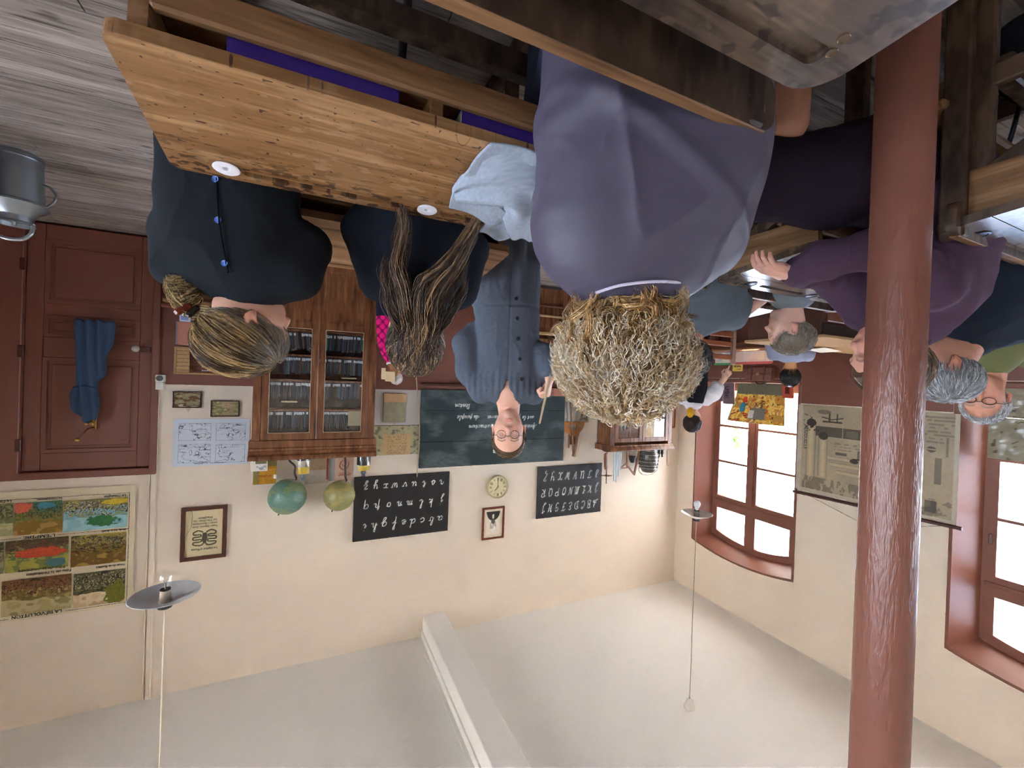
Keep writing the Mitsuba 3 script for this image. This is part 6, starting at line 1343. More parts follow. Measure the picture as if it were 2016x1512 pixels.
for q, (a_, b_) in enumerate(DR):
    for r_, z in enumerate(SH):
        x = a_ + .045; lean0 = bk_rng.uniform(-.12, .10) if r_ in (0, 3) else bk_rng.uniform(-.04, .05); g = f'books on the {names[r_]} glazed shelf behind the {"right" if q else "left"} door'; lab = f'dark library book, {names[r_]} shelf behind the {"right" if q else "left"} bookcase door'
        stop = b_ - .045 if not (q == 0 and r_ == 3) else b_ - .045
        if q == 0 and r_ == 3: x = a_ + .15
        while x < stop:
            w = bk_rng.uniform(.010, .019); hh = bk_rng.uniform(.145, .178) + (.01 if r_ == 3 else 0); ln_ = lean0 + bk_rng.normal(0, .012); dy = bk_rng.uniform(0, .012); col = C(BC[bk_rng.integers(len(BC))]) * bk_rng.uniform(.8, 1.7)
            k = thing('book', lab, 'book', g); M = lambda m_: tf(tf(m_, ry=ln_), (x + w / 2 + (abs(ln_) * hh * .5 * (-1 if ln_ > 0 else 1)), YF_ + .12 + dy, z + .002 + abs(ln_) * w * .5))
            put('cover', M(bx(-w / 2, w / 2, 0, .12, 0, hh, .0015)), col, 'semi', k, smooth=False)
            if bk_rng.uniform() < .8: put('spine_label', M(bx(-w / 2 + .0005, w / 2 - .0005, -.0012, .001, .012, .012 + bk_rng.uniform(.02, .03))), C('c8d2da'), 'matte', k, smooth=False)
            x += w + .0014
for x0, x1, z, w_ in ((-.45, -.33, SH[3] + .002, 'standing picture card on the top shelf behind the left bookcase door'), (-.40, -.26, SH[1] + .188, 'pale booklet lying flat on the books of the second shelf, left door'), (.13, .27, SH[2] + .188, 'pale booklet lying flat on the books of the third shelf, right door')):
    st = z < 1.54 and x0 == -.45; k = thing('booklet', w_, 'booklet'); put('cover', bx(x0, x1, YF_ + .10, YF_ + .108, z, z + .15, .001) if st else bx(x0, x1, YF_ + .11, YF_ + .23, z, z + .014, .001), C('a8a184') if st else C('c2b894'), 'matte', k)
TZ = 1.972
# on top of it
def globe(label, x, z, r, col, col2, stand, seed, y=4.60):
    k = thing('globe', label, 'globe'); m = trimesh.creation.icosphere(5, r); v = m.vertices / r
    n = meshkit.fbm(v * 1.7 + seed, 4, seed); ice = np.abs(v @ np.array([.35, 0, .94])); t = np.clip((n - .5) * 9, 0, 1)[:, None]; c = np.asarray(col)[None] * (1 - t) + np.asarray(col2)[None] * t
    lat = np.arcsin(np.clip(v @ np.array([.39, 0, .92]), -1, 1)); lon = np.arctan2(v[:, 1], v[:, 0]); gr = (np.abs((lat / .2618) - np.round(lat / .2618)) < .03); c = np.where(gr[:, None], c * .72, c); c *= (.8 + .4 * meshkit.fbm(v * 22, 3, seed + 2))[:, None]; c = np.where((ice > .95)[:, None], C('a8a48e')[None], c)
    put('sphere', tf(m, (x, y, z)), c, 'varnish', k, smooth=True)
    ax = np.array([.39, 0, .92]); put('pin', [tube([np.array([x, y, z]) + ax * r * .98, np.array([x, y, z]) + ax * (r + .022)], .006, 8), tube([np.array([x, y, z]) - ax * r * .98, np.array([x, y, z]) - ax * (r + .02)], .007, 8)], C('2a2320'), 'metal', k)
    if stand == 'arm': P = [np.array([x, y, z]) - ax * (r + .015), (x - .055, y, z - r - .055), (x - .055, y, TZ + .10), (x - .01, y, TZ + .05), (x - .005, y, TZ + .02)]
    else: P = [np.array([x, y, z]) - ax * (r + .015), (x - .05, y, z - r - .05), (x - .045, y, TZ + .06), (x - .03, y, TZ + .02)]
    put('stand', tube(catmull(P, 6), .009, 8), C('2b2018'), 'semi', k, smooth=True); put('foot', tf(lathe([(0, 0), (.07, 0), (.07, .008), (.02, .022), (.012, .03), (0, .03)], 28), (x - .02, y, TZ)), C('2b2018'), 'semi', k, smooth=40)
globe('sea-green terrestrial globe on a dark bent arm on top of the bookcase, the larger one at right', .190, 2.362, .168, C('5d8578'), C('7d8d62'), 'arm', 3)
globe('smaller olive-yellow globe on top of the bookcase beside the black bottle', -.275, 2.392, .150, C('8a8a56'), C('a1955c'), 'b', 9)
k = thing('book', 'orange and ochre picture-covered book standing behind the green globe', 'book'); put('cover', bx(.294, .488, 4.66, 4.672, TZ, 2.243, .001), C('a8762a'), 'semi', k)
printed(k, 'front', .294, .488, TZ + .002, 2.243, 4.6588, lambda u, v: np.where(((v > .35) & (u < .72))[:, None], C('b5852f')[None], np.where((v > .7)[:, None], C('8c7a3a')[None], C('7d7a4c')[None])) * (.8 + .4 * nz(u * 9, v * 9, 81))[:, None], 40, 50)
t_ = text('GEORGES', .020, .11, True); t_.apply_translation((.335, 2.155, 0)); put('lettering', to_xz(t_, 4.658), C('a83c22'), 'matte', k, smooth=False); put('spine_label', bx(.292, .318, 4.654, 4.66, 2.155, 2.195), C('d5d5cf'), 'matte', k)
k = thing('printed_box', 'small white printed box with a picture at the right end of the bookcase top', 'box'); put('carton', bx(.366, .503, 4.575, 4.63, TZ, 2.10, .003), C('d9d5c9'), 'matte', k); printed(k, 'picture', .372, .462, TZ + .008, 2.088, 4.5735, lambda u, v: np.where((v < .45)[:, None], C('6f6a4a')[None], np.where((nz(u * 5, v * 7, 83) > .55)[:, None], C('8f97a0')[None], C('d9d5d0')[None])), 30, 30)
def bottle(label, x0, x1, zt, liq, lvl, lab_z, capcol):
    k = thing('glass_bottle', label, 'bottle'); w = (x1 - x0) / 2; cx_ = (x0 + x1) / 2; H_ = zt - TZ
    put('glass', tf(lathe([(0, .001), (w * .96, .001), (w, .008), (w, H_ * .86), (w * .8, H_ * .95), (.030, H_), (.028, H_ + .008)], 40), (cx_, 4.585, TZ)), 0, 'clear_glass', k, smooth=30)
    put('contents', tf(lathe([(0, .004), (w * .92, .004), (w * .92, H_ * lvl), (0, H_ * lvl)], 36), (cx_, 4.585, TZ)), liq, 'gloss', k, smooth=40)
    a_ = np.linspace(-2.5, -.7, 16); pts_ = np.stack([cx_ + (w + .0012) * np.cos(a_), 4.585 + (w + .0012) * np.sin(a_)], -1); V = np.vstack([np.c_[pts_, np.full(16, TZ + lab_z[0])], np.c_[pts_, np.full(16, TZ + lab_z[1])]]); i_ = np.arange(15)
    put('label', trimesh.Trimesh(V, np.vstack([np.stack([i_, i_ + 1, i_ + 16], -1), np.stack([i_ + 1, i_ + 17, i_ + 16], -1)]), process=False), C('c9ae35'), 'semi', k, smooth=False)
    put('stopper', tf(lathe([(0, H_ - .004), (.022, H_ - .004), (.026, H_ + .02), (.013, H_ + .03), (.020, H_ + .05), (0, H_ + .055)], 20), (cx_, 4.585, TZ)), capcol, 'semi', k, smooth=40)
bottle('clear glass jar with a yellow label, half full, between the two globes', -.005, .125, 2.155, C('22242a'), .22, (.10, .165), C('5d6a78'))
bottle('glass bottle of black ink with a yellow label at the left end of the bookcase top', -.569, -.425, 2.155, C('0d0d10'), .62, (.115, .165), C('3f4650'))
k = thing('book', 'faded buff book with a red spine edge standing between the two globes', 'book'); put('cover', bx(-.163, .045, 4.67, 4.685, TZ, 2.272, .001), C('a39a8a'), 'matte', k); put('spine', bx(-.166, -.150, 4.664, 4.688, TZ + .03, 2.235, .002), C('7a2420'), 'semi', k); printed(k, 'front', -.150, .045, TZ + .002, 2.27, 4.669, lambda u, v: np.where((v < .55)[:, None], C('8f7a60')[None], C('a59d90')[None]) * (.8 + .4 * nz(u * 7, v * 9, 85))[:, None], 40, 50)
k = thing('book', 'pinkish book with a red drawing and title standing left of the yellow globe', 'book'); labels[k]['label'] = 'pinkish book with a red drawing on its cover, standing behind the yellow globe'; put('cover', bx(-.405, -.230, 4.63, 4.648, TZ, 2.250, .001), C('b79a86'), 'matte', k)
dr_ = []
for P in ([(-.36, 2.06), (-.345, 2.12), (-.30, 2.135), (-.27, 2.10), (-.29, 2.05), (-.33, 2.045)], [(-.335, 2.06), (-.31, 2.10), (-.29, 2.075)], [(-.38, 2.185), (-.35, 2.195), (-.30, 2.19), (-.26, 2.197)]): dr_.append(tube(catmull([(a_, 4.6295, b_) for a_, b_ in P], 5), .0035, 4))
t_ = text('Papeterie', .022, .12, False); t_.apply_translation((-.385, 2.165, 0)); put('drawing', dr_ + [to_xz(t_, 4.6295)], C('9a4030'), 'matte', k, smooth=False); put('sticker', bx(-.43, -.405, 4.625, 4.635, 2.145, 2.175), C('d5d8da'), 'matte', k)
k = thing('paper_sheet', 'pale grey card leaning on the wall above the bookcase', 'card'); put('card', bx(-.235, -.165, 4.69, 4.697, TZ, 2.26), C('a3a49f'), 'matte', k)
# ================================================================ GLAZED CUPBOARD IN THE CORNER
gc = thing('glass_cupboard', 'smaller brown glazed cupboard in the window corner, laboratory ware on top', 'cupboard')
GX0, GX1, GY, GB = -4.665, -3.578, 4.502, 4.792
for a_, b_ in ((GX0, GX0 + .028), (GX1 - .028, GX1)): put('side', bx(a_, b_, GY + .002, GB, 0, 1.99, .003), 0, 'm_wood_red', gc, smooth=False)
for k_ in range(4): put('back_board', bx(GX0 + .028 + k_ * .2575, GX0 + .028 + (k_ + 1) * .2575 - .003, GB - .014, GB, .1, 1.98), 0, 'm_wood_red', gc, smooth=False)
prof = Polygon([(GB, 1.985), (GY - .002, 1.985), (GY - .006, 2.0), (GY - .022, 2.022), (GY - .036, 2.045), (GY - .036, 2.06), (GB, 2.06)])
put('cornice', yz_prism(prof, GX0 - .03, GX1 + .03), 0, 'm_wood_red', gc, smooth=False)
put('base', bx(GX0 - .01, GX1 + .01, GY - .012, GB, 0, .10, .006), 0, 'm_wood_red', gc, smooth=False)
for z in (.60, .92, 1.28, 1.385, 1.655): put('shelf', bx(GX0 + .028, GX1 - .028, GY + .04, GB - .014, z - .016, z, .002), C('b08a66') if z > 1.3 else 0, 'matte' if z > 1.3 else 'm_wood_red', gc, smooth=False)
for a_, b_ in ((GX0, GX0 + .07), (GX1 - .07, GX1)): put('stile', bx(a_, b_, GY - .002, GY + .022, .1, 1.985, .004), 0, 'm_wood_red', gc, smooth=False)
for q, (a_, b_) in enumerate(((GX0 + .072, -4.124), (-4.120, GX1 - .072))):
    dk = put('door', [bx(a_, a_ + .055, GY - .006, GY + .018, .12, 1.945, .004), bx(b_ - .055, b_, GY - .006, GY + .018, .12, 1.945, .004)] + [bx(a_ + .055, b_ - .055, GY - .006, GY + .018, c0, c1, .003) for c0, c1 in ((.12, .2), (.85, .95), (1.885, 1.945))], 0, 'm_wood_red', gc, smooth=False)
    put('panel', bx(a_ + .05, b_ - .05, GY + .004, GY + .014, .195, .855), 0, 'm_wood_red', dk, smooth=False)
    gm = sheet_yz(sbox(a_ + .055, .95, b_ - .055, 1.885).buffer(.004), 0); g2 = gm.copy(); g2.vertices = np.stack([gm.vertices[:, 1], np.full(len(gm.vertices), GY + .006), gm.vertices[:, 2]], -1); put('pane', g2, 0, 'clear_glass', dk, smooth=False)
put('knob', tf(trimesh.creation.icosphere(2, .012), (-4.10, GY - .016, 1.45)), C('3a2a20'), 'semi', gc, smooth=True)
gr = np.random.default_rng(31)
for q, (a_, b_) in enumerate(((GX0 + .15, -4.20), (-4.05, GX1 - .15))):
    n_ = 7
    for j in range(n_):
        xx = a_ + (b_ - a_) * (j + .5) / n_ + gr.uniform(-.008, .008); hh = gr.uniform(.08, .15); rr = gr.uniform(.014, .022)
        k = thing('glass_vial', f'small glass bottle on the upper shelf behind the {"right" if q else "left"} door of the corner cupboard', 'bottle', f'glass bottles behind the {"right" if q else "left"} door of the corner cupboard')
        put('glass', tf(lathe([(0, 0), (rr, 0), (rr, hh * .7), (rr * .5, hh * .85), (rr * .5, hh), (0, hh)], 14), (xx, GY + .13 + gr.uniform(-.03, .05), 1.657)), C(['6f7d86', '8a9298', '4a4f55', '9aa6ad'][gr.integers(4)]), 'gloss', k, smooth=40)
for x, z, w, h_, cc, nm_, lb in ((-4.32, 1.387, .10, .12, 'b07a48', 'wooden_box', 'small light brown wooden box low behind the left door of the corner cupboard'), (-4.20, 1.387, .05, .17, '23211f', 'dark_jar', 'tall dark jar low behind the left door of the corner cupboard'), (-3.85, 1.387, .16, .05, '2c211a', 'dark_tray', 'flat dark tray low behind the right door of the corner cupboard')):
    k = thing(nm_, lb, nm_.split('_')[1]); put('body', bx(x - w / 2, x + w / 2, GY + .10, GY + .18, z, z + h_, .006), C(cc), 'semi', k); put('lid', bx(x - w / 2 + .004, x + w / 2 - .004, GY + .104, GY + .176, z + h_, z + h_ + .008, .002), C(cc) * .7, 'semi', k)
# laboratory ware on it
k = thing('laboratory_stand', 'slim wooden laboratory stand with a screw clamp at the right end of the corner cupboard top', 'stand')
put('foot', tf(lathe([(0, 0), (.055, 0), (.055, .012), (.02, .02), (0, .02)], 24), (-3.61, 4.60, 2.06)), C('5a3a28'), 'semi', k, smooth=40); put('rod', tube([(-3.61, 4.60, 2.07), (-3.612, 4.60, 2.505)], .007, 8), C('6b4630'), 'semi', k, smooth=40)
put('spindle', tf(lathe([(0, 0), (.02, .01), (.024, .10), (.012, .22), (0, .23)], 16), (-3.585, 4.595, 2.09)), C('7a4a30'), 'semi', k, smooth=40); put('clamp', [tube([(-3.50, 4.60, 2.392), (-3.70, 4.60, 2.405)], .006, 6), tf(trimesh.creation.icosphere(2, .018), (-3.61, 4.60, 2.40)), tf(trimesh.creation.icosphere(2, .012), (-3.65, 4.60, 2.405))], C('54402f'), 'metal', k)
for j in range(7):
    xx = -3.72 - .018 * j; k = thing('glass_tube', 'upright thin glass tube in the cluster on the corner cupboard', 'glass tube', 'glass tubes on the corner cupboard'); hh = [.36, .42, .40, .44, .30, .36, .28][j]
    put('tube', tube([(xx, 4.58 + .02 * (j % 2), 2.062), (xx, 4.58 + .02 * (j % 2), 2.062 + hh)], .008, 10), C('a9c0cc'), 'gloss', k, smooth=40)
k = thing('wooden_frame_model', 'small wooden angle frame with crossed arms and a dark bell on the corner cupboard', 'model')
put('base', bx(-4.18, -3.93, 4.54, 4.68, 2.06, 2.075, .003), C('c9b8a0'), 'semi', k); put('post', beam((-3.96, 4.6, 2.07), (-3.96, 4.6, 2.30), .018), C('7a4a30'), 'semi', k)
put('arm', beam((-3.94, 4.6, 2.26), (-4.10, 4.6, 2.42), .02), C('7a4a30'), 'semi', k); put('arm', beam((-4.17, 4.6, 2.08), (-4.09, 4.6, 2.42), .022), C('7a4a30'), 'semi', k); put('brace', beam((-3.84, 4.6, 2.315), (-3.97, 4.6, 2.31), .014), C('7a4a30'), 'semi', k); put('brace', beam((-3.85, 4.6, 2.31), (-3.96, 4.6, 2.24), .014), C('7a4a30'), 'semi', k)
put('bell', tf(lathe([(0, .09), (.03, .085), (.045, .05), (.052, 0), (.05, 0), (0, .02)], 20), (-4.05, 4.60, 2.16)), C('1d1d1f'), 'gloss', k, smooth=40)
k = thing('lantern', 'barrel-shaped glass lantern with metal rings and a wire handle at the left end of the corner cupboard', 'lantern')
put('glass', tf(lathe([(0, 0), (.11, 0), (.135, .05), (.14, .14), (.13, .23), (.09, .30), (.075, .315), (0, .315)], 32), (-4.34, 4.60, 2.075)), C('4a4a48'), 'gloss', k, smooth=40)
for z, r_ in ((.0, .12), (.055, .139), (.105, .143), (.155, .143), (.205, .138), (.245, .128)): put('ring', tf(trimesh.creation.torus(r_, .006, major_sections=32, minor_sections=6), (-4.34, 4.60, 2.08 + z)), C('b0b2ae'), 'metal', k, smooth=True)
put('foot', tf(lathe([(0, 0), (.12, 0), (.12, .018), (0, .018)], 28), (-4.34, 4.60, 2.06)), C('5a5a58'), 'metal', k, smooth=40); put('handle', tube(catmull([(-4.20, 4.6, 2.30), (-4.17, 4.6, 2.36), (-4.25, 4.6, 2.425), (-4.40, 4.6, 2.43), (-4.50, 4.6, 2.38), (-4.49, 4.6, 2.31)], 6), .004, 6), C('8a8a86'), 'metal', k)
for j, xx in enumerate((-4.535, -4.595)):
    k = thing('small_black_bottle', ('left' if j else 'right') + ' one of two small black bottles beside the lantern', 'bottle'); put('body', tf(lathe([(0, 0), (.022, 0), (.022, .08), (.012, .10), (.012, .115), (0, .115)], 16), (xx, 4.6, 2.06)), C('17181a'), 'gloss', k, smooth=40); put('stopper', tf(lathe([(0, 0), (.014, 0), (.014, .02), (0, .02)], 12), (xx, 4.6, 2.172)), C('2a2a2c'), 'semi', k)
put('bent_wire', [tube(catmull([(-4.69, 4.6, 2.062), (-4.69, 4.6, 2.25), (-4.70, 4.6, 2.31), (-4.725, 4.6, 2.318)], 5), .004, 6)], C('7a746c'), 'metal', None, label='thin bent wire standing at the far left of the corner cupboard top', cat='wire')
k = framed('narrow wooden picture frame on the wall in the very corner beside the glazed cupboard', -5.015, -4.915, 1.318, 1.80, .018, C('8a4a2c'), d=.02); put('print', bx(-4.997, -4.933, 4.784, 4.789, 1.336, 1.782), C('c2b39c'), 'matte', k)
# chalkboard instruments
k = framed('glass-covered picture with pale reflections painted into its print, hanging under the wooden protractor', -3.42, -2.935, 1.395, 1.70, .014, C('b59a80'), d=.02)
printed(k, 'print', -3.406, -2.949, 1.409, 1.686, 4.787, lambda u, v: np.where(((u < .30) & (nz(u * 9, v * 9, 91) > .56))[:, None], C('5b6455')[None], C('a9a596')[None] * (.8 + .4 * nz(u * 4, v * 5, 92))[:, None]), 60, 40, 'gloss')  # pale tone of the print stands for glare on the glass
k = thing('protractor', 'large orange wooden chalkboard protractor hanging left of the blackboard', 'protractor')
half = Polygon([(-3.16 + .178 * math.cos(t), 1.688 + .178 * math.sin(t)) for t in np.linspace(0, math.pi, 40)]).difference(Polygon([(-3.16 + .09 * math.cos(t), 1.72 + .085 * math.sin(t)) for t in np.linspace(0, math.pi, 24)]).buffer(-.004))
put('plate', xz_prism(half.buffer(-.004).buffer(.004), 4.755, 4.765), C('b3722a'), 'semi', k, smooth=False); put('grip', bx(-3.185, -3.135, 4.735, 4.757, 1.79, 1.83, .006), C('8a5520'), 'semi', k)
k = thing('chalk_compass', 'wooden chalkboard compass with its legs crossing the protractor', 'compass')
put('leg', beam((-3.165, 4.735, 2.140), (-3.085, 4.735, 1.415), .022, .02, up=(0, 1, 0), b=.003), 0, 'm_wood_tan', k, smooth=False); put('leg', beam((-3.165, 4.722, 2.140), (-3.285, 4.722, 1.50), .022, .02, up=(0, 1, 0), b=.003), 0, 'm_wood_tan', k, smooth=False); put('hinge', to_xz(tf(trimesh.creation.cylinder(.018, .05, sections=20), (-3.165, 2.13, 0)), 4.728), C('8a7448'), 'metal', k)
k = thing('set_square', 'brown wooden T-piece hung behind the chalk compass', 'ruler'); put('blade', bx(-3.225, -3.20, 4.76, 4.775, 1.70, 2.03, .002), 0, 'm_wood_red', k, smooth=False); put('blade', bx(-3.115, -3.095, 4.76, 4.775, 1.80, 2.035, .002), 0, 'm_wood_red', k, smooth=False); put('plate', bx(-3.20, -3.115, 4.762, 4.773, 1.88, 1.99, .002), 0, 'm_wood_red', k, smooth=False)

# ---- teacher's old desk against the wall behind her
k = thing('wall_desk', 'old brown panelled desk against the back wall beside the teacher, with dishes on top', 'desk')
a_, b_ = -3.30, -2.20
put('top', bx(a_ - .02, b_ + .02, 4.36, 4.79, .838, .862, .005), 0, 'm_wood_tan', k, smooth=False); put('apron', bx(a_ + .03, b_ - .03, 4.395, 4.415, .655, .838, .003), 0, 'm_wood_red', k, smooth=False)
put('moulding', bx(a_, b_, 4.385, 4.42, .575, .612, .008), C('b59466'), 'semi', k); put('panel', bx(a_ + .03, b_ - .03, 4.45, 4.46, .05, .575), 0, 'm_wood_red', k, smooth=False)
for x in (a_, (a_ + b_) / 2 - .03, b_ - .06): put('leg', bx(x, x + .06, 4.40, 4.46, 0, .838, .005), 0, 'm_wood_red', k, smooth=False); put('leg', bx(x, x + .06, 4.72, 4.78, 0, .838, .005), 0, 'm_wood_red', k, smooth=False)
for z in (.25, .37): put('rail', bx(a_, b_, 4.395, 4.425, z, z + .025, .006), C('a58660') if z > .3 else C('5a3324'), 'semi', k)
d_ = thing('enamel_dish', 'shallow white enamel dish on the old desk behind the teacher', 'dish'); put('bowl', tf(lathe([(0, .004), (.09, .004), (.16, .03), (.175, .04), (.172, .034), (.10, 0), (0, 0)], 36), (-2.62, 4.55, .862)), C('d9d6cf'), 'gloss', d_, smooth=30)
d_ = thing('glass_pot', 'small white pot at the edge of the old desk behind the teacher', 'pot'); put('pot', tf(lathe([(0, 0), (.025, 0), (.03, .05), (.026, .05), (.022, .005), (0, .005)], 24), (-2.83, 4.44, .862)), C('cfd4da'), 'gloss', d_, smooth=40)
d_ = thing('bread_roll', 'dark oval wooden darning egg on the old desk', 'wooden egg'); labels[d_]['label'] = 'small dark oval object on the old desk beside the teacher sleeve'; labels[d_]['category'] = 'ornament'; put('body', tf(trimesh.creation.icosphere(3, .032), (-2.49, 4.43, .892)), C('1b1a1f'), 'semi', d_, smooth=True)

# ---- shawl bust between bookcase and the long-haired woman
k = thing('shop_bust', 'dressmaker bust in a bright pink honeycomb shawl, its head wrapped in brown paper and film', 'mannequin')
put('stand', tf(lathe([(0, 0), (.14, 0), (.14, .02), (.02, .04), (.02, .60), (0, .60)], 24), (-.655, 4.24, 0)), C('1d1d22'), 'semi', k, smooth=40)
bust = sections([(.40, -.655, 4.24, .13, .10), (.62, -.655, 4.24, .125, .10), (.85, -.665, 4.24, .115, .09), (.96, -.675, 4.24, .085, .07), (1.04, -.69, 4.24, .045, .045)], 0)
m = nets(bust, (-.85, 4.08, .38), (-.48, 4.40, 1.10), .007); v = m.vertices; u_, w_ = v[:, 0] * 46, v[:, 2] * 40
hc = np.abs(np.sin(u_ + np.floor(w_ / 1.0) * 0 + w_ * .9)) * np.abs(np.sin(u_ - w_ * .9)); pink = v[:, 2] > .60
put('shawl', m, np.where(pink[:, None], C('c8206e')[None] * (.25 + 1.0 * np.clip(hc * 2.4, 0, 1))[:, None], C('1e2030')[None]), 'cloth', k, smooth=True)
put('head', nets(un([ell((-.715, 4.23, 1.14), (.062, .07, .095)), cap((-.69, 4.24, 1.0), (-.70, 4.235, 1.08), .04)], .03), (-.83, 4.10, .96), (-.60, 4.36, 1.28), .006), C('a8764f'), 'semi', k, smooth=True)
put('collar', tf(trimesh.creation.torus(.043, .010, major_sections=28, minor_sections=8), (-.69, 4.24, 1.045), rx=.25), C('e0e0e2'), 'matte', k, smooth=True)
put('paper_cap', [tf(bx(-.045, .045, -.004, .004, -.05, .05, .002), (-.665, 4.155, 1.17), rx=-.3, rz=.25), tf(bx(-.03, .03, -.004, .004, -.06, .05, .002), (-.61, 4.20, 1.15), rz=1.0)], C('c9b48e'), 'matte', k); put('film', nets(ell((-.735, 4.22, 1.185), (.062, .06, .065)), (-.82, 4.14, 1.1), (-.65, 4.3, 1.27), .007), C('b9b2ae'), 'gloss', k, smooth=True)

# ---- shelf things by the door: bead frame, boxes, papers
k = thing('bead_frame', 'wooden counting frame with rows of small red and white beads on the wainscot left of the door', 'abacus')
F0, F1, FZ0, FZ1, FY = .722, 1.132, .968, 1.214, 4.72
put('frame', [bx(F0, F1, FY, FY + .03, FZ0, FZ0 + .016, .002), bx(F0, F1, FY, FY + .03, FZ1 - .016, FZ1, .002), bx(F0, F0 + .016, FY, FY + .03, FZ0, FZ1, .002), bx(F1 - .016, F1, FY, FY + .03, FZ0, FZ1, .002)], C('a8835c'), 'semi', k)
put('side_board', bx(F1 - .11, F1 - .015, FY + .012, FY + .028, FZ0 + .015, FZ1 - .015), C('b3946c'), 'matte', k); put('bracket', [bx(F0 + .1, F0 + .13, FY + .028, 4.795, FZ1 - .05, FZ1 - .02), bx(F1 - .13, F1 - .10, FY + .028, 4.795, FZ1 - .05, FZ1 - .02)], C('8a6a48'), 'matte', k)
for r_ in range(6):
    z = FZ0 + .035 + r_ * .0345; put('wire', tube([(F0 + .01, FY + .012, z), (F1 - .01, FY + .012, z)], .0012, 5), C('4a3a30'), 'metal', k)
    for j in range(10):
        put('bead', tf(trimesh.creation.icosphere(1, .0078), (F0 + .032 + j * .0185, FY + .012, z)), C('c9c6c2') if j > 3 else C('a85a3c'), 'gloss', k, smooth=True)
sb = thing('wall_shelf', 'narrow wooden shelf with boxes on it between door and bookcase', 'shelf'); put('board', bx(.60, 1.17, 4.50, 4.79, .575, .60, .004), 0, 'm_wood_tan', sb, smooth=False); put('support', bx(1.08, 1.12, 4.55, 4.79, 0, .575, .004), 0, 'm_wood_tan', sb, smooth=False); put('support', bx(.64, .68, 4.55, 4.79, 0, .575, .004), 0, 'm_wood_tan', sb, smooth=False); put('front_board', bx(.66, 1.11, 4.76, 4.79, .18, .575), 0, 'm_wood_tan', sb, smooth=False)
k = thing('pink_box', 'salmon-pink box below the counting frame', 'box'); put('carton', bx(.90, 1.08, 4.58, 4.70, .755, .955, .004), C('b07a68'), 'matte', k); put('side', bx(1.08, 1.092, 4.585, 4.70, .755, .955), C('77707e'), 'matte', k)
k = thing('paper_packet', 'white packet with a blue print under the salmon-pink box', 'packet'); put('packet', bx(.99, 1.07, 4.58, 4.68, .672, .753, .003), C('b9c0d4'), 'matte', k); put('picture', bx(1.005, 1.055, 4.577, 4.58, .69, .74), C('7d8fc0'), 'matte', k)
k = thing('paper_stack', 'pile of cream papers and feathers beside the white packet', 'papers')
for j in range(7): put('sheet', tf(bx(-.06, .06, -.07, .07, 0, .006), (.92 + .006 * (j % 3), 4.62, .602 + j * .0215), rz=.1 * (j % 3) - .1, rx=.05), C(['c9b890', 'd5c8a5', 'bba67c'][j % 3]), 'matte', k)
k = thing('wooden_spoon_rest', 'slim wooden case jutting from the boxes by the door', 'case'); labels[k]['label'] = 'dark pointed wooden pen case lying left of the white packet by the door'; put('body', tf(bx(-.075, .075, -.02, .02, 0, .03, .008), (1.13, 4.60, .602)), C('6b3a28'), 'semi', k); put('lid', tf(bx(-.07, .07, -.018, .018, .03, .036, .004), (1.13, 4.60, .602)), C('8a5038'), 'semi', k); put('support', bx(1.12, 1.16, 4.57, 4.63, .60, .602), C('6b3a28'), 'semi', k)

# ---- the blue cape on its hook on the door
hk = thing('coat_hook', 'brass double coat hook on the door above the cape', 'hook')
put('plate', bx(1.664, 1.690, 4.775, 4.805, 1.60, 1.71, .004), C('8a6a3a'), 'metal', hk); put('upper_arm', tube(catmull([(1.677, 4.78, 1.69), (1.70, 4.73, 1.70), (1.72, 4.70, 1.74), (1.748, 4.69, 1.78)], 6), .006, 8), C('6b3a24'), 'semi', hk); put('ball', tf(trimesh.creation.icosphere(3, .017), (1.752, 4.69, 1.786)), C('c9a45a'), 'metal', hk, smooth=True); put('lower_arm', tube(catmull([(1.677, 4.78, 1.63), (1.675, 4.73, 1.62), (1.675, 4.70, 1.64)], 6), .007, 8), C('c9a45a'), 'metal', hk); put('boss', [tf(trimesh.creation.icosphere(2, .016), (1.662, 4.69, 1.652)), tf(trimesh.creation.icosphere(2, .012), (1.700, 4.70, 1.655))], C('c9a45a'), 'metal', hk)
cp = thing('cape', 'dark blue woollen cape hanging in heavy folds from the hook on the door', 'coat')
cs_ = sections([(.80, 1.655, 4.675, .118, .050), (.95, 1.660, 4.680, .112, .054), (1.12, 1.672, 4.685, .100, .055), (1.25, 1.690, 4.69, .086, .050), (1.33, 1.702, 4.70, .070, .042), (1.42, 1.715, 4.70, .074, .046), (1.53, 1.712, 4.70, .066, .045), (1.60, 1.690, 4.70, .046, .036), (1.625, 1.680, 4.70, .034, .03)], .05, 2.6)
def cfold(p): u_ = p[:, 0] - 1.70 + (p[:, 2] - 1.3) * .06; return .014 * np.sin(u_ * 95 + 1.2 * np.sin(p[:, 2] * 4)) * np.clip((p[:, 1] - 4.76) * -20, 0, 1) + .010 * np.exp(-((u_ + .015 - (1.30 - p[:, 2]) * .10) / .012) ** 2)
garment(cp, 'cloth', cs_, (1.48, 4.56, .76), (1.86, 4.80, 1.68), C('3a4d66'), .006, .004, (14, 14, 4), 61, .07, 140, extra=cfold)
put('cord', tube(catmull([(1.63, 4.64, 1.35), (1.70, 4.645, 1.335), (1.775, 4.66, 1.35)], 6), .004, 6), C('26364a'), 'cloth', cp)

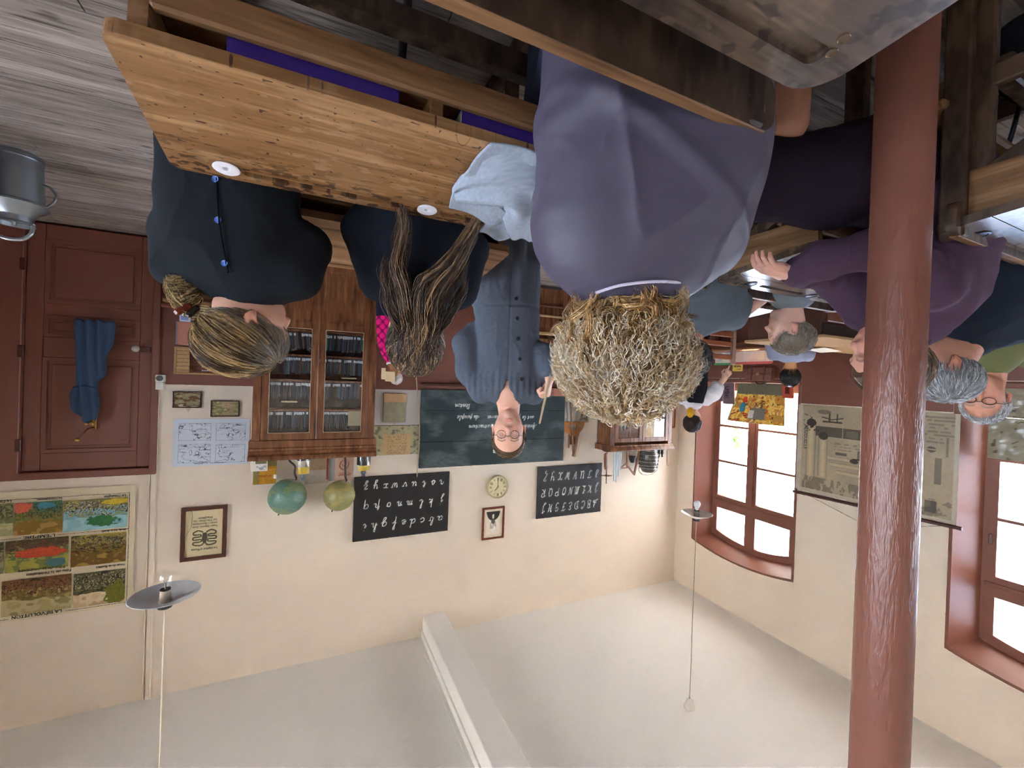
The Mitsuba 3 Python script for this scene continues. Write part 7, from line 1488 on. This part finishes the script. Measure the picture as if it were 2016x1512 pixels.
# ---- milk cans on the floor
def can(label, x, y, r, h_, z=0):
    k = thing('milk_can', label, 'milk can'); s_ = r / .125
    put('body', tf(lathe([(0, 0), (r * .90, 0), (r * .96, .03 * s_), (r * .93, .04 * s_), (r * 1.0, h_ * .60), (r * 1.16, h_ * .62), (r * 1.18, h_ * .645), (r * 1.02, h_ * .69), (r * .80, h_ * .74), (r * .66, h_ * .79), (r * .64, h_ * .86), (r * .72, h_ * .875), (r * .72, h_ * .89), (r * .60, h_ * .89), (r * .55, h_ * .80), (0, h_ * .70)], 48), (x, y, z)), C('9ba3a8'), 'metal', k, smooth=30)
    put('handle', tube(catmull([(x - r * .66, y, z + h_ * .86), (x - r * .64, y - .01, z + h_ * .99), (x - r * .3, y - .015, z + h_ * 1.08), (x + r * .3, y - .015, z + h_ * 1.08), (x + r * .64, y - .01, z + h_ * .99), (x + r * .66, y, z + h_ * .86)], 8), .011 * s_, 10), C('a9afb2'), 'metal', k, smooth=True)
    put('side_handle', tube(catmull([(x - r * 1.0, y - .01, z + h_ * .34), (x - r * 1.28, y - .02, z + h_ * .37), (x - r * 1.52, y - .02, z + h_ * .46), (x - r * 1.42, y - .02, z + h_ * .56), (x - r * 1.14, y - .01, z + h_ * .62)], 8), .007 * s_, 8), C('8a8f92'), 'metal', k, smooth=True)
    put('lid', tf(lathe([(0, h_ * .80), (r * .5, h_ * .80), (r * .54, h_ * .84), (r * .10, h_ * .86), (r * .06, h_ * .90), (0, h_ * .90)], 28), (x, y, z)), C('8f969a'), 'metal', k, smooth=40)
can('galvanised milk can with a hoop handle on the floor before the door', 1.545, 3.36, .118, .44)
can('second galvanised milk can, cut off by the edge of the picture, in front of the other', 1.66, 3.02, .128, .46)

# ---- pendant lamps
def lamp(label, x, y, z, r, clear):
    k = thing('pendant_lamp', label, 'lamp', None)
    put('shade', tf(lathe([(.030, .030), (.05, .028), (r * .8, .004), (r, -.010), (r + .002, -.008), (r * .8, .008), (.05, .033), (.030, .036)], 56), (x, y, z)), C('b9c0c6') if clear else C('e3e3df'), 'gloss', k, smooth=40, label='flat glass shade')
    put('socket', tf(lathe([(0, .055), (.022, .055), (.030, .035), (.024, .02), (.022, -.03), (.0, -.03)], 24), (x, y, z)), C('b5aea0') if clear else C('8a867c'), 'semi', k, smooth=40); put('collar', tf(lathe([(.0, .066), (.030, .062), (.034, .046), (.0, .046)], 24), (x, y, z)), C('26282b'), 'semi', k, smooth=40); put('ring', tf(lathe([(.0225, -.030), (.0235, -.036), (0, -.036)], 20), (x, y, z)), C('15120f'), 'semi', k)
    bulb = lathe([(.013, -.036), (.014, -.05), (.026, -.072), (.031, -.09), (.027, -.11), (.014, -.122), (0, -.125)], 28)
    put('bulb', tf(bulb, (x, y, z)), C('dde3ea'), 'clear_glass' if clear else 'gloss', k, smooth=40)
    if clear: put('filament', [tube([(x, y, z - .036), (x, y, z - .062)], .004, 6), tube([(x - .012, y, z - .085), (x, y, z - .06), (x + .012, y, z - .085)], .001, 4)], C('8a857c'), 'metal', k)
    put('cord', tube([(x, y, z + .06), (x + .002, y, 3.2), (x, y, H - .05)], .0035, 6), C('d8cfbd') if clear else C('9a917f'), 'matte', k, smooth=True)
    put('ceiling_rose', tf(lathe([(.010, -.085), (.028, -.07), (.040, -.025), (.050, -.004), (.050, .0), (0, .0)], 28), (x, y, H)), C('d5d2ca'), 'semi', k, smooth=40)
lamp('pendant lamp with a clear bulb and flat bluish glass shade, on the door side of the beam', .665, 2.745, 2.355, .150, True)
lamp('pendant lamp with a white opal shade hanging before the window corner', -3.255, 2.805, 2.345, .135, False)

# ================================================================ LEFT WALL
wm = thing('wall_chart', 'wide sepia wall chart of engraved pipes, tools and tables hanging on a rod between the two windows', 'poster')
MY0, MY1, MZ0, MZ1 = 1.672, 3.030, 1.325, 2.300
def chart(u, v):
    c = C('a3977f')[None] * (.72 + .5 * nz(u * 5, v * 5, 101))[:, None]; dk, md, lt = C('3a362f'), C('6d6556'), C('b9ab8d')
    def rect(x0, x1, y0_, y1): return (u > x0) & (u < x1) & (v > y0_) & (v < y1)
    def put_(m_, col, k=1.0): c[m_] = c[m_] * (1 - k) + np.asarray(col) * k
    for x0, w, z0, z1 in ((.855, .075, .20, .82), (.765, .07, .34, .80)):            # upright pipes at the right end
        t = (u - x0) / w; m_ = (t > 0) & (t < 1) & (v > z0) & (v < z1); s_ = .45 + .55 * np.sin(np.clip(t, 0, 1) * np.pi); c[m_] = (lt[None] * s_[:, None])[m_]; put_(((t - .5) / .5) ** 2 + ((v - z0) / .045) ** 2 < 1, dk)
    for y0_, hh, x0, x1 in ((.62, .05, .46, .75), (.55, .05, .58, .76), (.70, .05, .45, .70)):
        t = (v - y0_) / hh; m_ = (t > 0) & (t < 1) & (u > x0) & (u < x1); s_ = .45 + .5 * np.sin(np.clip(t, 0, 1) * np.pi); c[m_] = (lt[None] * s_[:, None])[m_]; put_(((t - .5) / .5) ** 2 + ((u - x0) / .03) ** 2 < 1, dk)
    put_(rect(.10, .95, .82, .97) & (nz(u * 40, v * 13, 102) > .47), md, .8); put_(rect(.0, .45, .80, .97) & (nz(u * 24, v * 30, 103) > .56), md, .7)
    put_(rect(.53, .86, .235, .345) & ~rect(.66, .665, .2, .4), dk, .85); put_(rect(.56, .64, .26, .33), md, .7); put_((np.abs(v - .15 + np.abs(u - .74) * .3) < .006) & rect(.66, .82, .05, .2), dk); put_(rect(.67, .81, .17, .185), dk); put_(rect(.755, .765, .08, .18), dk); put_(rect(.70, .71, .08, .18), dk)
    put_(rect(.50, .56, .46, .56), md); put_(rect(.47, .59, .545, .56), dk); put_(rect(.63, .71, .50, .535), dk, .8); put_((((u - .80) / .05) ** 2 + ((v - .07) / .025) ** 2 < 1), md)
    put_(rect(.82, .95, .10, .30) & (np.abs(nz(u * 14, v * 14, 104) - .5) < .02), dk)
    for k_ in range(3): put_(rect(.28 - .09 * k_, .34 - .09 * k_, .84 - .01 * k_, .93), dk, .75)
    for i_ in range(3):
        for j_ in range(3): put_(((u - .34 + .075 * i_) / .018) ** 2 + ((v - .48 - .07 * j_) / .02) ** 2 < 1, md, .8)
    for i_ in range(4): put_((((u - .36 + .075 * i_) / .024) ** 2 + ((v - .345) / .028) ** 2 < 1) & (np.abs(v - .345) > .004), dk, .85)
    put_(rect(.08, .115, .42, .66), md, .9); put_(rect(.05, .065, .22, .40), md, .9); put_(rect(.02, .40, .03, .29) & (np.floor(v * 60) % 2 < 1) & (nz(u * 60, np.floor(v * 60) * 3.1, 105, 1) > .45), md, .75)
    put_(rect(.40, .72, .38, .48) & (np.floor(v * 60) % 2 < 1) & (nz(u * 70, np.floor(v * 60) * 3.1, 106, 1) > .5), md, .6)
    edge = (u > .965) | (u < .022) | (v > .965); c[edge] = C('b5ad9c'); return c * (.86 + .28 * nz(u * 90, v * 60, 107, 2))[:, None]
m, u_, v_ = grid(MY1 - MY0, MZ1 - MZ0, 230, 165); mv = np.array(m.vertices); mv[:, 0] += MY0; mv[:, 1] += MZ0; mv[:, 2] = .012 + .004 * np.sin(u_ * 8)
put('sheet', to_yz(trimesh.Trimesh(mv, m.faces, process=False), XL), chart(u_, v_), 'semi', wm, smooth=True)
put('rod', tube([(XL + .02, 1.632, 2.312), (XL + .02, 3.05, 2.340)], .017, 12), C('4a2c2a'), 'semi', wm, smooth=40); put('string', tube([(XL + .012, 2.93, 2.335), (XL + .012, 2.30, 2.52), (XL + .012, 1.75, 2.325)], .0025, 5), C('7a6f62'), 'matte', wm)
t_ = text('RÉSIDUELLE', .030, .27, True); t_ = tf(t_, rz=math.pi / 2); t_.apply_translation((2.955, 1.56, .0165)); put('lettering', to_yz(t_, XL), C('4a453a'), 'matte', wm, smooth=False)
put('picture_nail', [tube([(XL, 4.62, 3.02), (XL + .03, 4.62, 3.03)], .008, 6)], C('9a8f80'), 'matte', None, label='small nail knob in the wall beside the corner window', cat='nail')

# ---- low panelled cupboard under the chart
k = thing('low_cupboard', 'low brown panelled cupboard with a pale tan top under the wall chart', 'cupboard')
LX0, LX1, LY0, LY1 = -4.95, -3.16, 1.74, 2.30
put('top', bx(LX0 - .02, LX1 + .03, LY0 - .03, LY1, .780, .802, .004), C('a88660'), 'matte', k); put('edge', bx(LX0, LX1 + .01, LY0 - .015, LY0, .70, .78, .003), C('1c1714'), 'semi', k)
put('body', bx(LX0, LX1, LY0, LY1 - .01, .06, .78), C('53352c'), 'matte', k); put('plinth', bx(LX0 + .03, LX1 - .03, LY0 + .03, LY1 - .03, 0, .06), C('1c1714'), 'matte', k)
for j in range(4): x = LX0 + .03 + j * .44; put('panel', bx(x, x + .40, LY0 - .012, LY0 + .01, .10, .685, .006), C('6b4436'), 'semi', k)
k = thing('paper_sheet', 'white folded sheet lying on the tan top of the low cupboard', 'paper'); m, u_, v_ = grid(.30, .21, 12, 10); vv = np.array(m.vertices); vv[:, 2] = .010 + .05 * np.abs(u_ - .5); m = tf(trimesh.Trimesh(vv, m.faces, process=False), (-3.95, 2.02, .797), rz=.35); put('sheet', m, C('e9e4d6'), 'matte', k, smooth=True)

# ---- ladder-back chair and display table before the window
k = thing('ladder_chair', 'reddish wooden ladder-back chair before the schoolgirl mannequin', 'chair'); cx0, cy0 = -3.02, 2.28
for dx in (-.19, .19): put('back_post', bx(cx0 + dx - .017, cx0 + dx + .017, cy0 + .16, cy0 + .195, 0, .97, .006), C('7a4a30') if dx > 0 else C('9a7a68'), 'semi', k); put('leg', bx(cx0 + dx - .017, cx0 + dx + .017, cy0 - .19, cy0 - .155, 0, .44, .006), C('7a4a30'), 'semi', k)
put('seat', bx(cx0 - .21, cx0 + .21, cy0 - .2, cy0 + .2, .43, .455, .008), C('8a5634'), 'semi', k)
for z in (.72, .80, .91): put('slat', bx(cx0 - .175, cx0 + .175, cy0 + .168, cy0 + .186, z - .022, z + .022, .006), C('8a4e30'), 'semi', k)
k = thing('display_table', 'brown wooden table with a curved carved apron under the corner window', 'table'); TX0, TX1, TY0, TY1 = -5.06, -4.56, 2.90, 4.10
put('top', bx(TX0, TX1 + .03, TY0 - .03, TY1 + .03, .685, .708, .005), C('8a5a3c'), 'semi', k)
ap = Polygon([(TY0, .68), (TY1, .68), (TY1, .40)] + [(y, .52 + .10 * math.sin((y - TY0 - .05) / (TY1 - TY0 - .10) * math.pi)) for y in np.linspace(TY1 - .08, TY0 + .08, 24)] + [(TY0, .40)])
put('apron', yz_prism(ap, TX1 - .02, TX1), C('6b3c28'), 'semi', k, smooth=False)
for y in (TY0, TY1 - .06):
    for x in (TX0 + .02, TX1 - .06): put('leg', bx(x, x + .06, y, y + .06, 0, .685, .006), C('6b3c28'), 'semi', k)
cols_ = ['d8dbe6', '7f9bc4', 'e3e0da', '6f88b5', 'b04a5a', 'd9b0a0', 'dcc4b4', 'e8e2d4', 'f0ece2', 'efe6d0', 'd8c98a', 'c9b56a']; ws_ = [.06, .05, .05, .07, .05, .06, .08, .09, .09, .08, .07, .06]; y = 3.93
for j, (cc, w_) in enumerate(zip(cols_, ws_)):
    nm = {'d': 'pale', '7': 'blue', 'e': 'cream', '6': 'blue', 'b': 'crimson', 'f': 'white', 'c': 'straw-coloured'}[cc[0]]
    kk = thing('booklet', f'{nm} booklet, number {["one", "two", "three", "four", "five", "six", "seven", "eight", "nine", "ten", "eleven", "twelve"][j]} from the far end of the row on the display table', 'booklet', None); put('cover', bx(-4.80, -4.785, y - w_ + .003, y, .709, .80 + .04 * ((j * 7) % 5) / 5, .001), C(cc), 'matte', kk); put('stand', bx(-4.83, -4.80, y - w_ + .01, y - .01, .709, .73), C('8a7a6a'), 'matte', kk); y -= w_
k = thing('paper_strip', 'long pink-red strip of paper along the top of the booklets', 'paper'); put('strip', bx(-4.782, -4.778, 3.15, 3.66, .838, .868), C('c0686a'), 'matte', k); put('holder', bx(-4.81, -4.785, 3.16, 3.65, .709, .85), C('d9cfc4'), 'matte', k)
k = thing('green_strip', 'green paper strip at the far end of the booklets', 'paper'); put('strip', bx(-4.782, -4.778, 3.68, 3.93, .845, .872), C('4f9a6a'), 'matte', k); put('holder', bx(-4.81, -4.785, 3.70, 3.92, .709, .86), C('d9cfc4'), 'matte', k)
k = thing('lesson_card', 'small yellow card with bold black printing under the window', 'sign'); put('card', bx(-4.955, -4.948, 3.645, 3.787, .838, .945, .001), C('d9b95e'), 'matte', k)
for s, z, h_, w_ in (('Vente', .868, .028, .10), ('de la', .912, .014, .06)): t_ = text(s, h_, w_, True); t_.apply_translation((3.667, z, 0)); put('lettering', to_yz(t_, -4.948), C('2a2018'), 'matte', k, smooth=False)
put('prop', bx(-5.0, -4.955, 3.69, 3.74, .709, .88), C('8a6a3a'), 'matte', k)
k = thing('satchel', 'brown leather school satchel hanging below the window sill', 'bag'); put('pouch', bx(-5.04, -4.945, 3.275, 3.585, .885, 1.055, .02), C('6b4a40'), 'semi', k); put('flap', bx(-4.95, -4.935, 3.265, 3.595, .975, 1.065, .008), C('7a564a'), 'semi', k); put('buckle', bx(-4.938, -4.928, 3.41, 3.45, .965, .995, .003), C('b9a88a'), 'metal', k)
for y in (3.34, 3.50): put('strap', bx(-4.94, -4.932, y, y + .022, .89, 1.06, .003), C('5a3c32'), 'semi', k)
put('handle', tube(catmull([(-4.99, 3.36, 1.06), (-4.99, 3.38, 1.095), (-4.99, 3.47, 1.095), (-4.99, 3.49, 1.06)], 6), .008, 8), C('3a2620'), 'semi', k); put('peg', bx(-5.12, -5.03, 3.42, 3.44, 1.0, 1.02), C('3a2620'), 'semi', k)
# things standing on the sill
k = thing('harvest_poster', 'colourful cardboard poster of children and apples standing on the window sill', 'poster')
def kids(u, v):
    P = np.array([C(x) for x in ('e0b64a', 'd9a63a', 'e6c66a', 'c98f3a', 'b98a4a', 'e3d3a0')]); c = P[np.clip((nz(u * 9, v * 7, 111) * 1.7 * 6 - 2).astype(int), 0, 5)]
    n2 = nz(u * 24, v * 18, 112); c = np.where((n2 > .62)[:, None], C('6b4a2c')[None], c); c = np.where(((nz(u * 16, v * 14, 113) > .63) & (v > .3))[:, None], C('b8452a')[None], c); c = np.where((((u - .80) / .06) ** 2 + ((v - .62) / .13) ** 2 < 1)[:, None], C('3f8296')[None], c); c = np.where((((u - .79) / .05) ** 2 + ((v - .42) / .08) ** 2 < 1)[:, None], C('c9402a')[None], c)
    c = np.where((v < .28)[:, None], C('6d6a58')[None] * (.8 + .4 * n2)[:, None], c); c = np.where(((np.abs(u - .48) < .14) & (v > .62) & (v < .90))[:, None], C('7d7a72')[None], c); c = np.where(((np.abs(u - .60) < .05) & (v > .68) & (v < .88))[:, None], C('d0ccc8')[None], c)
    return c * (.85 + .3 * nz(u * 60, v * 50, 114, 2))[:, None]
pl = Polygon([(3.215, 1.09), (3.84, 1.09), (3.86, 1.26), (3.97, 1.56), (3.98, 1.60), (3.62, 1.61), (3.21, 1.60)]); put('card', yz_prism(pl, -5.142, -5.136), C('b5a27a'), 'matte', k, smooth=False)
m, u_, v_ = grid(.63, .51, 120, 100); mv = np.array(m.vertices); mv[:, 0] += 3.215; mv[:, 1] += 1.092; mv[:, 0] += np.clip(mv[:, 1] - 1.26, 0, 1) * .34 * u_; put('print', to_yz(trimesh.Trimesh(mv, m.faces, process=False), -5.135), kids(u_, v_), 'matte', k, smooth=True)
put('strut', beam((-5.15, 3.55, 1.50), (-5.27, 3.55, 1.09), .03, .008), C('8a7a5a'), 'matte', k)
for j, (y0_, y1, z1, cc, lb) in enumerate(((4.045, 4.185, 1.35, '6b5560', 'purplish old book, the farther of two standing at the far end of the sill'), (3.875, 4.035, 1.38, '74606a', 'purplish old book with large dark letters, the nearer of two at the far end of the sill'), (3.10, 3.225, 1.262, 'b0503c', 'narrow red book standing at the near end of the sill'))):
    k = thing('book', lb, 'book'); put('cover', tf(bx(-.008, .008, y0_ - (y0_ + y1) / 2, y1 - (y0_ + y1) / 2, 0, z1 - 1.09, .002), (-5.10, (y0_ + y1) / 2, 1.09), ry=-.05), C(cc), 'matte', k); put('page_block', tf(bx(-.007, .007, y0_ - (y0_ + y1) / 2 + .003, y1 - (y0_ + y1) / 2 - .003, .003, z1 - 1.093), (-5.117, (y0_ + y1) / 2, 1.09), ry=-.05), C('cfc3a8'), 'matte', k)
    if j == 1: t_ = tf(text('USE', .05, .16, True), rz=math.pi / 2); t_.apply_translation((3.985, 1.14, .002)); put('lettering', tf(to_yz(t_, -5.088)), C('3a2c34'), 'matte', k, smooth=False)
    if j == 2: put('picture', tf(bx(.008, .0095, -.025, .025, .04, .12), (-5.10, (y0_ + y1) / 2, 1.09), ry=-.05), C('5a1c14'), 'matte', k)
# clear sleeves with stone-grey charts standing in the second window
for j, (z0, z1, x_) in enumerate(((1.09, 1.335, -5.24), (1.34, 1.69, -5.27))):
    k = thing('plastic_sleeve', ('lower' if j == 0 else 'upper, crumpled') + ' plastic-covered grey chart standing in the nearer window', 'poster'); m, u_, v_ = grid(1.15, z1 - z0, 90, 40); mv = np.array(m.vertices); mv[:, 0] += .40; mv[:, 1] += z0
    mv[:, 2] = .010 * (nz(u_ * 9, v_ * 4, 121 + j) - .5) + .016 * np.abs(nz(u_ * 5 + 3, v_ * 3, 124 + j) - .5); c_ = C('8a8470')[None] * (.7 + .6 * nz(u_ * 7, v_ * 5, 126 + j))[:, None]; c_ = np.where((nz(u_ * 30, v_ * 12, 128 + j) > .63)[:, None], C('55503f')[None], c_); put('sheet', to_yz(trimesh.Trimesh(mv, m.faces, process=False), x_), c_, 'gloss', k, smooth=True)
    put('backing', bx(x_ - .016, x_ - .009, .40, 1.55, z0 - .001, z1), C('7d7866'), 'matte', k)

# ================================================================ MANNEQUINS
pk = thing('mannequin', 'schoolgirl mannequin in a black pinafore and white blouse, pointing, yellow ribbon in her hair', 'mannequin')
c = np.array([-3.012, 2.672, 1.462]); R = frame((-.90, .44), .05); W = lambda *p: np.array(p)
tor = sections([(.40, -3.02, 2.68, .15, .12), (.70, -3.02, 2.68, .13, .11), (.89, -3.02, 2.68, .115, .10), (1.05, -3.02, 2.675, .125, .10), (1.20, -3.02, 2.672, .13, .095), (1.29, -3.02, 2.672, .10, .08), (1.335, -3.02, 2.67, .05, .05)], -.45, 2.3)
garment(pk, 'pinafore', tor, (-3.25, 2.48, .38), (-2.80, 2.88, 1.36), C('17181b'), .009, .004, (9, 9, 5), 71, .05)
garment(pk, 'blouse', un([chain([(-3.10, 2.625, 1.27), (-3.155, 2.60, 1.22), (-3.185, 2.585, 1.17)], [.060, .062, .052]), ell((-3.0, 2.66, 1.325), (.075, .068, .045)), chain([(-2.93, 2.71, 1.27), (-2.915, 2.73, 1.18)], [.055, .05])], .02), (-3.28, 2.48, 1.08), (-2.82, 2.82, 1.42), C('d9d8dc'), .007, .006, (14, 14, 8), 73, .03)
fs = [to_local(head_local(nose=.9), c, R, .80), chain([hl((0, -.02, -.06), c, R, .8), (-3.015, 2.67, 1.30)], [.036, .042]), chain([(-3.17, 2.59, 1.19), (-3.245, 2.563, 1.09)], [.030, .024]), hand((-3.248, 2.562, 1.085), (-.5, -.2, -.75), (-.7, .2, .5), 1, (.1, 1.1, 1.2, 1.2), .8, .03), chain([(-2.915, 2.73, 1.16), (-2.93, 2.72, 1.0)], [.03, .024]), hand((-2.93, 2.72, 1.0), (0, -.1, -1), (.9, .3, 0), 1, .3, .8)]
body(pk, inner([(-3.10, 2.625, 1.27), (-3.17, 2.59, 1.18)], [(-2.93, 2.71, 1.27), (-2.915, 2.73, 1.15)], (-3.015, 2.67, 1.30)) + fs, (-3.36, 2.48, .86), (-2.82, 2.84, 1.60), c, R, .80, C('d8b098'), .004, .012, C('3a2a20'))
eyes(pk, c, R, .8, C('3a2c22'))
hair_cap(pk, c, R, .83, C('2a1f1a'), lambda q: np.maximum(q[:, 1] - .045 - .4 * np.maximum(q[:, 2], 0), -(q[:, 2] + .07)), .008)
rt = skull_roots(hr, 700, lambda p: (p[:, 2] > -.05) & (p[:, 1] < .05)); m, vc = strands(hl(combed(hr, rt, np.array([0, -.12, -.06]) + hr.normal(size=rt.shape) * .012, 9, .010, .014, .002), c, R, .82), .0011, palette(hr, len(rt), ['2a1f1a', '3d2e26', '1c1512'])); put('combed_hair', m, vc, 'hair', pk, smooth=True, kind='stuff')
put('ribbon', nets(un([ell(hl((0, -.115, -.085), c, R, .8), (.030, .030, .045))], .01), np.array([-3.05, 2.5, 1.30]), np.array([-2.85, 2.80, 1.50]), .006), C('c9972c'), 'cloth', pk, smooth=True, label='yellow ribbon')
put('leg', [nets(cap((-3.06, 2.66, .42), (-3.06, 2.66, .05), .05, .04), (-3.14, 2.58, 0), (-2.98, 2.74, .5), .01), nets(cap((-2.96, 2.70, .42), (-2.96, 2.70, .05), .05, .04), (-3.04, 2.62, 0), (-2.88, 2.78, .5), .01)][0], C('2a2a2c'), 'cloth', pk, smooth=True); put('leg', nets(cap((-2.96, 2.70, .42), (-2.96, 2.70, .05), .05, .04), (-3.04, 2.62, 0), (-2.88, 2.78, .5), .01), C('2a2a2c'), 'cloth', pk, smooth=True)
for x, y in ((-3.06, 2.66), (-2.96, 2.70)): put('shoe', nets(cap((x + .02, y - .01, .035), (x - .07, y + .03, .033), .036, .032), (x - .14, y - .08, -.005), (x + .08, y + .09, .09), .007), C('15130f'), 'semi', pk, smooth=True)

pk = thing('mannequin', 'schoolboy mannequin with glossy black bowl-cut hair and a blue-white shirt, seen from behind', 'mannequin')
c = np.array([-4.078, 2.510, 1.012]); R = frame((-.80, .60), -.05)
tor = sections([(.40, -4.08, 2.515, .13, .10), (.70, -4.08, 2.515, .14, .10), (.82, -4.08, 2.51, .145, .095), (.88, -4.08, 2.51, .12, .08), (.905, -4.08, 2.51, .06, .055)], .64, 2.3)
garment(pk, 'shirt', un([tor, chain([(-3.96, 2.60, .84), (-3.93, 2.63, .70), (-4.0, 2.70, .62)], [.05, .045, .04]), chain([(-4.20, 2.42, .84), (-4.24, 2.41, .70), (-4.28, 2.50, .62)], [.05, .045, .04])], .03), (-4.36, 2.32, .38), (-3.84, 2.78, .95), C('9aa3bd'), .009, .006, (10, 10, 6), 79, .05)
body(pk, inner([(-3.96, 2.60, .84), (-3.93, 2.63, .70), (-4.0, 2.71, .62)], [(-4.20, 2.42, .84), (-4.24, 2.41, .70), (-4.285, 2.51, .62)], (-4.08, 2.51, .86)) + [to_local(head_local(), c, R, .90), chain([hl((0, -.02, -.06), c, R, .9), (-4.08, 2.51, .86)], [.042, .048]), hand((-4.0, 2.71, .62), (-.6, .6, -.1), (0, 0, 1), 1, .3, .8), hand((-4.285, 2.51, .62), (-.4, .7, -.1), (0, 0, 1), -1, .3, .8)], (-4.45, 2.36, .55), (-3.90, 2.90, 1.15), c, R, .9, C('c98f62'), .005)
hair_cap(pk, c, R, .97, C('0f1012'), lambda q: np.maximum(q[:, 1] - .07 - .3 * np.maximum(q[:, 2], 0), -(q[:, 2] - .005 + .04 * (np.abs(q[:, 0]) > .045))), .012)
rt = skull_roots(hr, 900, lambda p: p[:, 2] > -.01); dn = (rt - SK[0]) / SK[1]; t = np.linspace(0, 1, 8)[None, :, None]; Q = on_skull(rt[:, None] + np.array([0, 0, -.06]) * t + (rt - np.array([0, -.03, .11]))[:, None] * t * .35, .016); m, vc = strands(hl(Q, c, R, .95), .0012, palette(hr, len(rt), ['0c0d0f', '17181c', '22242a'])); put('bowl_cut', m, vc, 'hair', pk, smooth=True, kind='stuff')
garment(pk, 'shorts', seated(-4.08, 2.53, .85, seat=.385, knee=.28, r=(.07, .05, .04)), (-4.55, 2.3, 0), (-3.8, 3.0, .6), C('23242a'), .012, .003)
k = thing('bench', 'small dark wooden bench under the schoolboy mannequin', 'bench'); put('seat', bx(-4.35, -3.82, 2.38, 2.66, .36, .386, .006), 0, 'm_wood_black', k, smooth=False)
for x in (-4.30, -3.90): put('leg', bx(x, x + .04, 2.42, 2.62, 0, .362, .004), 0, 'm_wood_black', k, smooth=False)

# ================================================================ SMALL THINGS ON THE FLOOR
k = thing('strap_bag', 'dark bag with a looped strap on the floor under the near left desk', 'bag'); put('pouch', nets(un([ell((-2.02, .52, .12), (.14, .09, .12)), ell((-2.02, .52, .05), (.15, .10, .05))], .05), (-2.22, .38, -.01), (-1.82, .66, .3), .01), C('1b1b20'), 'cloth', k, smooth=True); put('strap', tube(catmull([(-2.08, .57, .20), (-2.10, .60, .32), (-2.03, .61, .40), (-1.95, .60, .36), (-1.93, .58, .22)], 8), .007, 8), C('23242c'), 'semi', k, smooth=True)
k = thing('hanging_strap', 'black strap dangling to a pale round tag under the honey-coloured desk', 'strap'); put('strap', tube(catmull([(-.186, 1.17, .42), (-.19, 1.16, .30), (-.20, 1.165, .18), (-.205, 1.20, .03)], 8), .011, 8), C('101218'), 'semi', k, smooth=True); put('tag', tf(lathe([(0, .012), (.035, .010), (.045, .003), (.045, 0), (0, 0)], 28), (-.235, 1.215, .002)), C('c9d0d2'), 'gloss', k, smooth=40); put('loop', tube([(-.186, 1.17, .42), (-.186, 1.12, .62)], .008, 6), C('101218'), 'semi', k)
# creeper in the yard, seen through the corner window
cr_ = np.random.default_rng(9); iv = thing('ivy', 'light green creeper leaves on the yard side, seen through the corner window', 'plant')
put('stem', tube(catmull([(-6.5, 4.9, -.3), (-6.52, 4.95, .9), (-6.5, 4.88, 1.7), (-6.48, 4.93, 2.2)], 8), .012, 6), C('6b5a40'), 'matte', iv)
for j in range(70):
    s_ = cr_.uniform(.03, .06); lf = Polygon([(0, 0), (.6, .35), (.55, .9), (0, 1.3), (-.55, .9), (-.6, .35)]); lm = extr(lf, .02); lm.apply_scale(s_); lm = tf(lm, rx=cr_.uniform(0, 6), ry=cr_.uniform(0, 6), rz=cr_.uniform(0, 6)); lm.apply_translation((-6.5 + cr_.normal(0, .05), 4.9 + cr_.normal(0, .06), 2.05 + cr_.normal(0, .10))); put('leaf', lm, C('5c9a48') * cr_.uniform(.7, 1.3), 'matte', iv, smooth=False)
